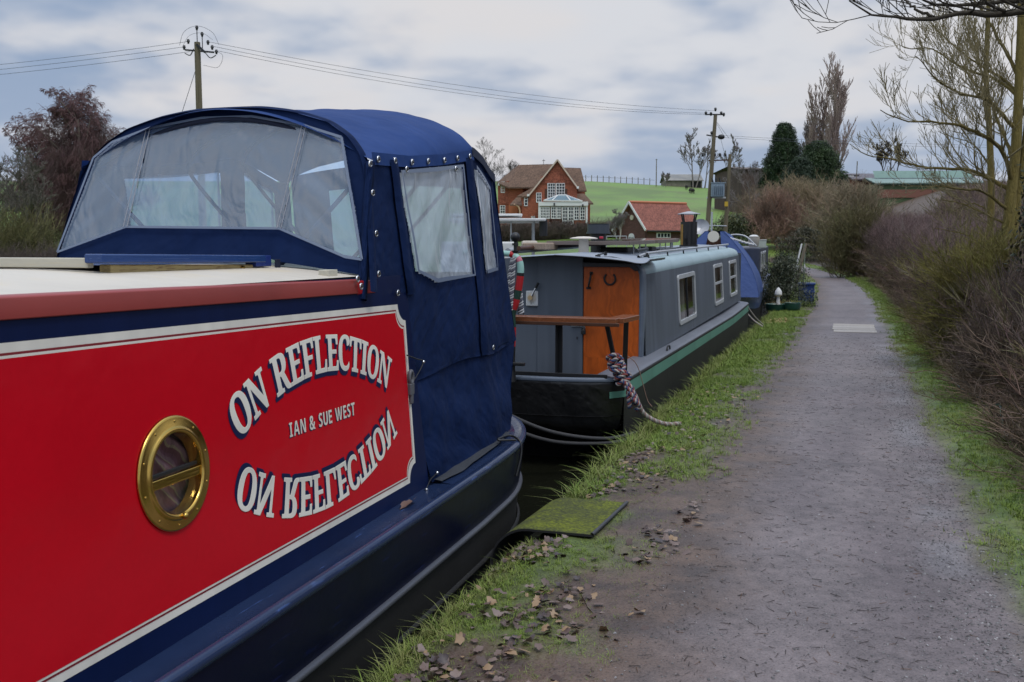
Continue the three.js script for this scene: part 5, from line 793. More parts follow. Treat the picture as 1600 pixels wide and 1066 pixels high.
  // orange door, its top corner cut by the roof curve
  obj('wooden_door', bend(extrude(polyShape([[-0.795, 0.16], [-0.205, 0.16], [-0.205, 1.315], [-0.245, 1.352], [-0.29, 1.372], [-0.795, 1.372]]), 0.02, 0.003), (x, y, z) => zy(x, y, BS + 0.03 - z)), M.orangeDoor, grey).userData.label = 'orange-brown varnished wooden door';
  obj('door_head', [bend(extrude(polyShape([[-0.8, 1.376], [-0.3, 1.376], [-0.24, 1.335], [-0.2, 1.35], [-0.26, 1.405], [-0.8, 1.415]]), 0.03, 0.004), (x, y, z) => zy(x, y, BS - z))], std(rgb(0.03, 0.028, 0.032), { roughness: 0.5 }), grey);
  obj('door_recess', bend(new THREE.ShapeGeometry(polyShape([[-0.8, 1.40], [-0.2, 1.36], [-0.2, 1.42], [-0.5, 1.48], [-0.8, 1.485]])), (x, y) => zy(x, y, BS + 0.06)), M.inside, grey);
  { const rows = []; for (const [o, q] of [[0, 0], [-0.006, 0.02], [0.0, 0.035], [0.03, 0.04], [0.26, 0.02]]) rows.push([[0.39, -0.203], [0.8, -0.2], [1.2, -0.2], [1.30, -0.205], [1.36, -0.235], [1.40, -0.30]].map(([y, z]) => [BS + o, y + (y > 1.25 ? q * 0.6 : 0), z + q])); obj('corner_post', loft(rows), M.greyTrim, grey); }
  obj('door_sill', [box(0.05, 0.05, 1.85, BS - 0.02, 0.14, GM, 0.006)], M.black, grey);
  // door furniture
  { const o = BS - 0.0; const hs = new THREE.Shape(); hs.absarc(0, 0, 0.062, Math.PI * 0.72, Math.PI * 0.28 + 2 * Math.PI, false); const q = []; for (let k = 0; k <= 30; k++) { const a = Math.PI * (0.70 + k / 30 * 1.6), r = 0.058 * (1 + 0.1 * Math.sin(a)); q.push([o, 1.243 + Math.sin(a) * r * 1.05, -0.514 + Math.cos(a) * r]); }
    const g = tube(q, 0.011, 50, 6); g.scale(1, 1, 1); obj('horseshoe', g, M.black, grey);
    obj('door_handle', [tube([[o, 1.302, -0.714], [o - 0.035, 1.28, -0.712], [o - 0.04, 1.22, -0.722], [o - 0.03, 1.175, -0.735], [o, 1.155, -0.74]], 0.011, 24, 8), box(0.01, 0.035, 0.035, o, 1.305, -0.714, 0.004), box(0.01, 0.025, 0.05, o, 1.15, -0.742, 0.004)], M.black, grey);
    obj('hasp', [box(0.014, 0.035, 0.15, o - 0.025, 0.757, -0.845, 0.004), cyl(0.008, 0.008, 0.1, o - 0.036, 0.757, -0.86, 10, 'z'), box(0.012, 0.06, 0.03, o - 0.02, 0.74, -0.783, 0.003)], M.chrome, grey);
    const sh = new THREE.TorusGeometry(0.017, 0.005, 8, 16); sh.rotateY(Math.PI / 2); sh.translate(o - 0.04, 0.715, -0.785); obj('padlock', [box(0.025, 0.045, 0.05, o - 0.04, 0.685, -0.785, 0.006), sh], M.black, grey);
    obj('keyhole', box(0.006, 0.03, 0.012, o - 0.016, 0.62, -0.86, 0.003), M.black, grey);
  }
  { // throttle lever on its white plate
    const c = new THREE.Group(); c.name = 'throttle'; grey.add(c); c.position.set(BS - 0.012, 1.03, -1.362);
    obj('plate', box(0.03, 0.165, 0.135, 0, 0, 0, 0.012), M.white, c); obj('dial', [cyl(0.05, 0.045, 0.012, -0.02, 0.01, 0, 24, 'x')], M.mushroom, c);
    obj('hub', [cyl(0.026, 0.021, 0.035, -0.04, 0.01, -0.005, 18, 'x')], std(rgb(0.6, 0.42, 0.22), { roughness: 0.35, metalness: 0.7 }), c);
    obj('lever', [bar([-0.045, 0.01, 0], [-0.05, 0.125, 0.06], 0.012, 10, 0.009), bar([-0.045, 0.01, -0.003], [-0.045, -0.06, 0.002], 0.008, 8, 0.006)], M.chrome, c); obj('knob', [bar([-0.05, 0.115, 0.055], [-0.052, 0.17, 0.085], 0.014, 10, 0.016)], M.black, c);
  }
  // hatch slide over the doors, curling up at the side
  { const rows = []; for (const s of [1.33, 1.36, 1.6, 2.1, 2.62]) rows.push([[-1.55, 1.485], [GM, 1.514], [-0.75, 1.498], [-0.45, 1.468], [-0.3, 1.448], [-0.2, 1.432], [-0.13, 1.428], [-0.07, 1.44], [-0.045, 1.462]].map(([z, y], i) => [s + (i > 4 && s > 2 ? -0.4 * (i - 4) / 4 : 0), y + (s < 1.35 ? -0.012 : 0) + rise(s) * 0.6, z])); obj('hatch_slide', loft(rows), M.greyRoof, grey);
    obj('hatch_edge', [tube([[1.33, 1.495, GM], [1.33, 1.48, -0.75], [1.33, 1.438, -0.3], [1.33, 1.414, -0.16], [1.335, 1.42, -0.08], [1.36, 1.455, -0.045]], 0.007, 40, 6)], M.black, grey);
    obj('hatch_catch', [box(0.05, 0.03, 0.05, 1.5, 1.485, -0.62, 0.008), cyl(0.018, 0.018, 0.04, 1.75, 1.51, -0.6, 10), bar([1.5, 1.5, -0.62], [1.75, 1.515, -0.6], 0.008, 6)], M.black, grey); }
  // hand rail on the roof
  { const z = -0.37, y = (s) => 1.475 + rise(s) + 0.012; obj('roof_rail', [tube([[2.3, 1.47, -0.36], [2.75, y(2.8), z], [6, y(6) + 0.01, z], [10.6, y(10.6) + 0.015, z]], 0.016, 40, 8)], M.zinc, grey);
    for (let s = 2.9; s < 10.6; s += 1.25) obj('rail_post', [bar([s, 1.42 + rise(s), z + 0.01], [s, y(s), z], 0.01, 6)], M.black, grey);
    obj('rail_post', [cyl(0.03, 0.025, 0.05, 2.72, 1.485, -0.36, 10)], M.black, grey); }
  // taffrail seat
  obj('seat_top', [beam([-0.12, 0.95, -1.62], [-0.12, 0.95, -0.03], 0.2, 0.045, 0.006), beam([-0.12, 0.949, -0.06], [0.36, 0.949, -0.02], 0.16, 0.043, 0.006)], M.varnish, grey);
  obj('seat_shelf_edge', [beam([-0.215, 0.918, -1.62], [-0.215, 0.918, -0.0], 0.02, 0.03, 0.004)], M.darkWood, grey);
  for (const [a, b] of [[[-0.05, 0.93, -0.575], [-0.05, 0.42, -0.575]], [[-0.12, 0.93, -0.135], [0.02, 0.42, -0.055]], [[0.25, 0.93, -0.04], [0.36, 0.43, -0.075]], [[-0.05, 0.93, -1.3], [-0.05, 0.42, -1.3]]]) obj('seat_leg', [beam(a, b, 0.045, 0.02, 0.004)], M.black, grey);
  obj('seat_leg', [beam([-0.07, 0.93, -0.6], [-0.07, 0.42, -0.6], 0.02, 0.03, 0.003)], M.black, grey);
  obj('toe_rail', [beam([-0.13, 0.455, -1.75], [-0.13, 0.455, -0.12], 0.02, 0.035, 0.004)], M.black, grey);
  obj('fairlead', [tube([[2.42, 0.43, -0.05], [2.45, 0.465, -0.05], [2.58, 0.465, -0.05], [2.61, 0.43, -0.05]], 0.01, 20, 6)], M.black, grey);
  // tiller: swan neck bound in coloured bands, ball-topped pin
  { const p = [[-0.3, 0.42, -0.955], [-0.3, 0.62, -0.955], [-0.3, 0.85, -0.945], [-0.3, 1.0, -0.945], [-0.3, 1.11, -0.91], [-0.3, 1.28, -0.875], [-0.3, 1.41, -0.865], [-0.3, 1.48, -0.885], [-0.3, 1.52, -0.94], [-0.3, 1.53, -1.05], [-0.3, 1.535, -1.4]], c = new THREE.CatmullRomCurve3(p.map((q) => V(...q)));
    const cuts = [[0, 0.14, M.black], [0.14, 0.22, M.stripeRed], [0.22, 0.34, M.stripeGreen], [0.34, 0.415, M.stripeRed], [0.415, 0.46, M.stripeGreen], [0.46, 0.54, M.stripeRed], [0.54, 0.56, M.black], [0.56, 0.665, M.mint], [0.665, 0.72, std(rgb(0.5, 0.16, 0.2), { roughness: 0.4 })], [0.72, 0.78, M.mint], [0.78, 0.82, M.stripeRed], [0.82, 1, M.mint]];
    const til = new THREE.Group(); til.name = 'tiller'; grey.add(til); for (const [a, b, m] of cuts) { const q = []; for (let k = 0; k <= 6; k++) { const v = c.getPoint(lerp(a, b, k / 6)); q.push([v.x, v.y, v.z]); } obj('band', tube(q, lerp(0.042, 0.026, b), 14, 12), m, til); }
    const ball = new THREE.SphereGeometry(0.042, 18, 14); ball.translate(-0.3, 1.672, -0.914); obj('tiller_pin', [ball, cyl(0.016, 0.012, 0.13, -0.3, 1.59, -0.914, 12), cyl(0.028, 0.028, 0.02, -0.3, 1.61, -0.914, 12), cyl(0.024, 0.03, 0.02, -0.3, 1.545, -0.914, 12)], M.black, til);
    // plaited tassels hung from it
    for (const [x0, z0, x1, z1, L] of [[-0.32, -0.93, -0.34, -1.0, 0.47], [-0.33, -0.915, -0.33, -0.955, 0.47], [-0.28, -0.885, -0.27, -0.87, 0.3]]) { const rows = []; const y0 = L < 0.4 ? 1.3 : 1.5; const plaits = []; for (let j = 0; j < 3; j++) { const q = []; for (let k = 0; k <= 60; k++) { const u = k / 60, w = u * L * 95 + j * 2.094, r = 0.012 + 0.012 * u; q.push([lerp(x0, x1, u) + Math.cos(w) * r * 0.7, y0 - L * u, lerp(z0, z1, u) + Math.sin(w) * r]); } plaits.push([q, j]); } void rows; obj('tassel', plaits.filter((e) => e[1] < 2).map((e) => tube(e[0], 0.0085, 130, 5)), std(rgb(0.4, 0.4, 0.41), { roughness: 0.9 }), til); obj('tassel_strand', plaits.filter((e) => e[1] === 2).map((e) => tube(e[0], 0.0085, 130, 5)), std(rgb(0.1, 0.1, 0.13), { roughness: 0.9 }), til); }
    obj('rudder_fitting', [box(0.05, 0.03, 0.16, -0.32, 0.56, -0.9, 0.008), cyl(0.05, 0.04, 0.1, -0.3, 0.45, -0.955, 16)], M.black, grey);
    obj('blue_cap', [cyl(0.035, 0.033, 0.035, -0.06, 0.91, -0.975, 16)], std(rgb(0.01, 0.16, 0.45), { roughness: 0.4 }), grey);
  }
  // on the roof
  { const v = new THREE.Group(); v.name = 'mushroom_vent'; grey.add(v); v.position.set(2.74, 1.48, -1.1); obj('stem', [cyl(0.062, 0.055, 0.19, 0, 0.1, 0, 24), cyl(0.075, 0.07, 0.03, 0, 0.02, 0, 24)], M.mushroom, v); obj('cap', new THREE.LatheGeometry([[0, 0.218], [0.06, 0.216], [0.13, 0.206], [0.16, 0.198], [0.165, 0.19], [0.15, 0.186], [0.05, 0.182]].map((p) => new THREE.Vector2(...p)), 40), M.mushroom, v); }
  { const k = new THREE.Group(); k.name = 'chimney'; grey.add(k); k.position.set(7.98, 1.50 + rise(8), -0.7);
    obj('flue', [cyl(0.135, 0.135, 0.41, 0, 0.2, 0, 28)], std(rgb(0.01, 0.01, 0.011), { roughness: 0.2 }), k); obj('flue_collar', [cyl(0.15, 0.15, 0.03, 0, 0.012, 0, 28)], M.black, k);
    obj('brass_band', [new THREE.CylinderGeometry(0.137, 0.137, 0.34, 12, 1, true, 3.55, 0.55).translate(0, 0.19, 0)], std(rgb(0.45, 0.24, 0.08), { roughness: 0.3, metalness: 0.9 }), k);
    for (let q = 0; q < 4; q++) { const a = q * Math.PI / 2 + 0.5; obj('cowl_stay', [bar([Math.cos(a) * 0.12, 0.4, Math.sin(a) * 0.12], [Math.cos(a) * 0.16, 0.535, Math.sin(a) * 0.16], 0.012, 6)], M.black, k); }
    obj('cowl', new THREE.LatheGeometry([[0, 0.575], [0.03, 0.573], [0.19, 0.535], [0.19, 0.525], [0, 0.55]].map((p) => new THREE.Vector2(...p)), 28), M.zinc, k); }
  { const f = new THREE.Group(); f.name = 'black_flue'; grey.add(f); f.position.set(5.45, 1.5, -1.6); obj('pipe', [cyl(0.11, 0.11, 0.3, 0, 0.12, 0, 22)], M.black, f); obj('pipe_cap', [cyl(0.16, 0.16, 0.13, 0, 0.32, 0, 22), cyl(0.175, 0.175, 0.02, 0, 0.265, 0, 22), cyl(0.14, 0.16, 0.02, 0, 0.385, 0, 22)], std(rgb(0.05, 0.06, 0.075), { roughness: 0.35 }), f); }
  const panel = (s0, s1, z0, z1, y) => { const p = new THREE.Group(); p.name = 'solar_panel'; grey.add(p); const ys = (s) => y + rise(s); obj('glass', gridPanel((a, b) => { const s = lerp(s0 + 0.02, s1 - 0.02, a); return [s, ys(s) + 0.024, lerp(z0 - 0.02, z1 + 0.02, b)]; }, 2, 2), M.pvGlass, p); const e = (a, b) => beam([a[0], ys(a[0]), a[1]], [b[0], ys(b[0]), b[1]], 0.03, 0.045, 0.003); obj('frame', [e([s0, z0], [s1, z0]), e([s0, z1], [s1, z1]), e([s0, z0], [s0, z1]), e([s1, z0], [s1, z1])], M.pvFrame, p); obj('bracket', [s0 + 0.4, (s0 + s1) / 2, s1 - 0.4].flatMap((s) => [bar([s, 1.46 + rise(s), z0 - 0.03], [s, ys(s), z0 - 0.03], 0.008, 6), box(0.06, 0.012, 0.05, s, 1.465 + rise(s), z0 - 0.02)]), M.zinc, p); return p; };
  panel(3.0, 4.55, -0.62, -1.62, 1.61); panel(4.75, 6.4, -0.62, -1.5, 1.61); panel(6.6, 7.6, -0.8, -1.5, 1.615);
  obj('roof_clutter', [bar([3.1, 1.53, -0.55], [3.5, 1.55, -0.5], 0.02, 8), box(0.5, 0.08, 0.35, 3.9, 1.53, -0.95, 0.02), bar([4.2, 1.52, -0.5], [6.3, 1.56, -0.55], 0.012, 6), box(0.3, 0.07, 0.2, 5.0, 1.54, -0.8, 0.02)], M.black, grey);
  obj('boat_pole', [bar([2.2, 1.56, -1.72], [6.2, 1.62, -1.55], 0.028, 10)], M.darkWood, grey); obj('boat_pole', [bar([2.0, 1.53, -1.78], [5.0, 1.585, -1.7], 0.035, 10)], M.zinc, grey); obj('plank_end', [box(0.5, 0.09, 0.3, 2.9, 1.58, -1.68, 0.02)], std(rgb(0.42, 0.33, 0.26), { roughness: 0.8, map: TX.grain }), grey);
  obj('red_light', [box(0.03, 0.03, 0.05, 4.0, 1.69, -1.2, 0.008)], std(rgb(0.5, 0.02, 0.05), { roughness: 0.3 }), grey);
}
// ropes
const gP = (s, y, n) => [0.99 + Math.sin(gA) * s + Math.cos(gA) * n, y, -(8.73 + Math.cos(gA) * s - Math.sin(gA) * n)];
function twisted(pts, r, turns, mats, seg) { // three strands laid into a rope: [geometry per strand]
  const c = new THREE.CatmullRomCurve3(pts.map((p) => V(...p))), n = seg, fr = c.computeFrenetFrames(n), out = [];
  for (let j = 0; j < 3; j++) { const q = []; for (let k = 0; k <= n; k++) { const v = c.getPointAt(k / n), a = k / n * turns * 6.283 + j * 2.094, N = fr.normals[k], Bn = fr.binormals[k]; q.push([v.x + (N.x * Math.cos(a) + Bn.x * Math.sin(a)) * r * 0.55, v.y + (N.y * Math.cos(a) + Bn.y * Math.sin(a)) * r * 0.55, v.z + (N.z * Math.cos(a) + Bn.z * Math.sin(a)) * r * 0.55]); } out.push(tube(q, r * 0.62, n, 5)); }
  return out;
}
{
  const o = thing('mooring_rope', 'red, white and blue rope knotted round the grey boat seat leg', 'rope');
  const cols = [M.ropeNavy, M.rope, M.ropeRed];
  const end = place(5.55, 0.31, 0.03), runs = [[gP(-0.1, 0.6, -0.06), gP(-0.12, 0.52, -0.02), gP(-0.1, 0.42, 0.05), gP(-0.06, 0.3, 0.11), gP(0.0, 0.12, 0.19), [lerp(gP(0, 0, 0.2)[0], end[0], 0.55), 0.03, lerp(gP(0, 0, 0.2)[2], end[2], 0.55)], end]];
  for (const q of runs) twisted(q, 0.018, 18, cols, 150).forEach((g, j) => obj('strand', g, [M.rope, M.ropePale, std(rgb(0.26, 0.17, 0.15), { roughness: 0.9 })][j], o));
  const r = rng(12), loops = [[], [], []];
  for (let k = 0; k < 9; k++) { const y = 0.62 - 0.024 * k, c = gP(-0.1 + 0.003 * k, y, -0.075 + 0.011 * k), w = 0.046 + 0.018 * r(), pts = []; for (let q = 0; q <= 14; q++) { const a = q / 14 * 6.6 + r() * 0.2; pts.push([c[0] + Math.cos(a) * w, y + 0.035 * Math.sin(a * 1 + k) + (r() - 0.5) * 0.01, c[2] + Math.sin(a) * w]); } twisted(pts, 0.016, 5, cols, 60).forEach((g, j) => loops[j].push(g)); }
  for (let k = 0; k < 4; k++) { const a = gP(-0.12, 0.44 - 0.05 * k, 0.0 + 0.03 * k), b = gP(-0.1, 0.32 - 0.05 * k, 0.07 + 0.02 * k); twisted([a, vadd(a, [0.03, -0.03, 0.03]), vadd(b, [0.03, 0.03, 0]), b], 0.017, 4, cols, 40).forEach((g, j) => loops[j].push(g)); }
  twisted([gP(-0.1, 0.33, 0.06), gP(-0.12, 0.26, 0.075), gP(-0.11, 0.19, 0.08)], 0.02, 3, cols, 30).forEach((g, j) => loops[j].push(g));
  loops.forEach((l, j) => obj('knot', l, [M.ropeNavy, M.ropePale, M.ropeRed][j], o));
  const tw = obj('twine', tube([gP(0.34, 0.6, -0.06), gP(0.5, 0.52, -0.01), gP(0.62, 0.42, 0.01), gP(0.68, 0.3, 0.03), gP(0.78, 0.1, 0.07), gP(0.8, 0.06, 0.1)], 0.004, 30, 5), std(rgb(0.4, 0.25, 0.2), { roughness: 0.9 })); tag(tw, 'thin brown twine tied from the grey boat seat down its green stripe', 'twine');
  const dk = obj('slack_rope', [tube([gP(-0.75, 0.28, -1.0), gP(-0.7, 0.16, -0.8), gP(-0.55, 0.02, -0.5), gP(-0.3, -0.06, -0.1), gP(0.1, -0.06, 0.15), place(5.2, 0.03, 0)], 0.016, 50, 8), tube([gP(-0.75, 0.2, -1.0), gP(-0.7, 0.06, -0.8), gP(-0.55, -0.06, -0.5), gP(-0.3, -0.1, -0.1), gP(0.1, -0.1, 0.15)], 0.016, 50, 8)], std(rgb(0.045, 0.045, 0.048), { roughness: 0.8 })); tag(dk, 'black slack ropes sagging between the two boat sterns', 'rope');
}

// ---------------------------------------------------------------- the blue boat beyond the grey one: own axes x away from the camera, z towards the bank
{
  const bx = 4.03, bf = 20.4, h = 15.4 * Math.PI / 180, o = thing('blue_narrowboat', 'blue narrowboat with blue canvas cratch cover moored beyond the grey boat', 'narrowboat', [bx, 0, -bf], Math.PI / 2 - h);
  const blue = std(rgb(0.085, 0.12, 0.25), { roughness: 0.35, map: TX.dirt }), cover = std(rgb(0.02, 0.055, 0.19), { roughness: 0.7, bumpMap: TX.folds, bumpScale: 0.02 });
  const plan = []; for (let k = 0; k <= 16; k++) { const u = k / 16; plan.push([-0.2 + 3.4 * u, 0.97 * Math.pow(u, 0.42)]); } for (let s = 4; s <= 16; s += 1) plan.push([s, 0.97]);
  const hull = (m, lo, hi, fl) => loft(plan.map(([s, n]) => [[s - 0.12 * (lo > 0.2 ? 0.5 : 0), lo + 0.25 * ss(3, -0.5, s), m * n * (1 - fl * 0.05)], [s - 0.12, hi + 0.32 * ss(3, -0.5, s), m * n]]));
  for (const m of [1, -1]) { obj('bow_panel', hull(m, 0.12, 0.52, 1), blue, o); obj('lower_hull', loft(plan.map(([s, n]) => [[s + 0.1, -0.8, m * n * 0.9], [s - 0.06, 0.13 + 0.25 * ss(3, -0.5, s), m * n * 0.95]])), M.sootHull, o); obj('gunwale', loft(plan.map(([s, n]) => [[s - 0.12, 0.52 + 0.32 * ss(3, -0.5, s), m * n], [s - 0.1, 0.55 + 0.32 * ss(3, -0.5, s), m * n * 0.99], [s + 0.05, 0.545 + 0.32 * ss(3, -0.5, s), m * n * 0.84]])), std(rgb(0.2, 0.23, 0.35), { roughness: 0.4 }), o); }
  obj('well_deck', gridPanel((a, b) => { const i = Math.min(plan.length - 1, Math.floor(a * 18)); return [plan[i][0], 0.5, lerp(-1, 1, b) * plan[i][1] * 0.9]; }, 18, 2), M.navyWorn, o);
  obj('cabin', [box(11, 0.98, 1.78, 9.6, 1.03, 0, 0.05)], std(rgb(0.05, 0.06, 0.09), { roughness: 0.4, map: TX.dirt }), o); for (const s of [5.4, 7.4, 9.4]) { const w = obj('window', box(1.0, 0.5, 0.03, s, 1.15, 0.9, 0.02), M.aluFrame, o); obj('pane', box(0.9, 0.4, 0.02, s, 1.15, 0.91, 0.004), M.pane, w); }
  // cratch: triangular board with lamp, blue cover sloping from it
  const lip = (b) => [1.28 - 0.8 * (1 - b), lerp(0.5, 1.88, b), 0.2 + 0.78 * (1 - Math.pow(b, 1.8))];
  const rows = []; for (let k = 0; k <= 10; k++) { const u = Math.pow(k / 10, 1.4), r = []; for (let j = 0; j <= 12; j++) { const [s, y, n] = lip(j / 12); r.push([lerp(s, 4.15, u), y + (j / 12) * -0.06 * u, n + 0.03 * Math.sin(u * 9 + j * 0.5) * u * (1 - u) * 2]); } rows.push([...r, ...r.slice().reverse().map(([s, y, n]) => [s, y, -n])]); }
  obj('cratch_cover', loft(rows), cover, o);
  obj('cratch_board', bend(extrude(polyShape([[-0.62, 1.2], [-0.16, 1.72], [0.16, 1.72], [0.62, 1.2]]), 0.03), (x, y, z) => [1.28 - z, y, x]), M.darkWood, o);
  for (const m of [1, -1]) obj('cratch_flap', gridPanel((a, b) => { const [s, y, n] = lip(b); return [s + 0.01, y, m * lerp(n, lerp(0.3, 0.12, b), a)]; }, 8, 14), cover, o);
  obj('red_door', box(0.04, 0.5, 0.7, 1.55, 0.78, 0.1), M.brightRed, o);
  obj('headlamp', [cyl(0.12, 0.12, 0.06, 1.02, 1.76, 0.0, 22, 'x')], std(rgb(0.75, 0.72, 0.62), { roughness: 0.25 }), o);
  const r = rng(8); for (let k = 0; k < 14; k++) { const u = k / 13, g = new THREE.SphereGeometry(0.028, 8, 6); g.translate(lerp(1.3, 4.1, u), 1.72 - 0.14 * u + 0.02 * r(), 0.3 + 0.42 * u); obj('lamp_bulb', g, M.white, o); }
  { const serif = await new FontLoader().loadAsync('fonts/droid/droid_serif_bold.typeface.json'); const g = new THREE.ShapeGeometry(serif.generateShapes('On', 0.3), 6); obj('boat_lettering', bend(g, (x, y) => { const s = 1.05 + 0.0 * y + x * 0.9, i = plan.findIndex((p) => p[0] >= s), n = plan[Math.max(1, i)][1]; return [s - 0.16, 0.34 + y + 0.08, n + 0.03]; }), M.white, o); }
  obj('aerial', [bar([3.2, 1.6, -0.2], [3.2, 2.35, -0.2], 0.022, 6), bar([3.4, 1.6, -0.35], [3.4, 2.1, -0.35], 0.016, 6), bar([3.2, 2.05, -0.75], [3.2, 2.02, 0.15], 0.01, 6), bar([3.2, 2.06, -0.7], [3.6, 2.1, -0.7], 0.01, 6)], M.aluFrame, o);
  obj('grab_hoop', tube([[4.3, 1.5, 0.0], [4.3, 1.78, 0.1], [4.3, 1.8, 0.5], [4.3, 1.55, 0.8]], 0.02, 24, 6), M.aluFrame, o);
  obj('dish', new THREE.LatheGeometry([[0, 0], [0.12, 0.03], [0.2, 0.1]].map((p) => new THREE.Vector2(...p)), 20).rotateZ(1.1).translate(2.6, 1.95, -0.4), M.zinc, o);
  const bk = thing('bucket', 'cream bucket on the roof edge of the blue boat', 'bucket', [0, 0, 0]); const p1 = o.localToWorld ? null : null; void p1;
  const W = (s, y, n) => [bx + Math.sin(h) * s + Math.cos(h) * n, y, -(bf + Math.cos(h) * s - Math.sin(h) * n)];
  bk.position.set(...W(4.75, 1.53, 0.72)); obj('tub', new THREE.LatheGeometry([[0, 0], [0.11, 0], [0.15, 0.24], [0.16, 0.25], [0.145, 0.24], [0.1, 0.02]].map((p) => new THREE.Vector2(...p)), 20), M.mushroom, bk); obj('plants', new THREE.SphereGeometry(0.12, 8, 6).scale(1, 0.4, 1).translate(0, 0.25, 0), M.white, bk);
  const bx2 = thing('planter_box', 'pale square box beside the cream bucket on the blue boat', 'box', W(5.2, 1.50, 0.86)); obj('box_body', box(0.26, 0.2, 0.26, 0, 0.1, 0, 0.015), std(rgb(0.42, 0.47, 0.42), { roughness: 0.6 }), bx2); obj('box_rim', box(0.28, 0.02, 0.28, 0, 0.2, 0, 0.006), M.white, bx2);
  for (const [k, lab] of [[0, 'upper pale line of the pair tying the grey boat bow to the bank'], [1, 'lower pale line of the pair tying the grey boat bow to the bank']]) { const a = gP(10.95 + 0.3 * k, 0.42 - 0.12 * k, -0.03 - 0.06 * k), b = place(17.0 - 0.5 * k, 0.12 + 0.03 * k, 0.06), l = obj('mooring_line', tube([a, [(a[0] + b[0]) / 2, (a[1] + b[1]) / 2 - 0.03, (a[2] + b[2]) / 2], b], 0.014, 14, 6), M.ropePale); tag(l, lab, 'rope'); }
}
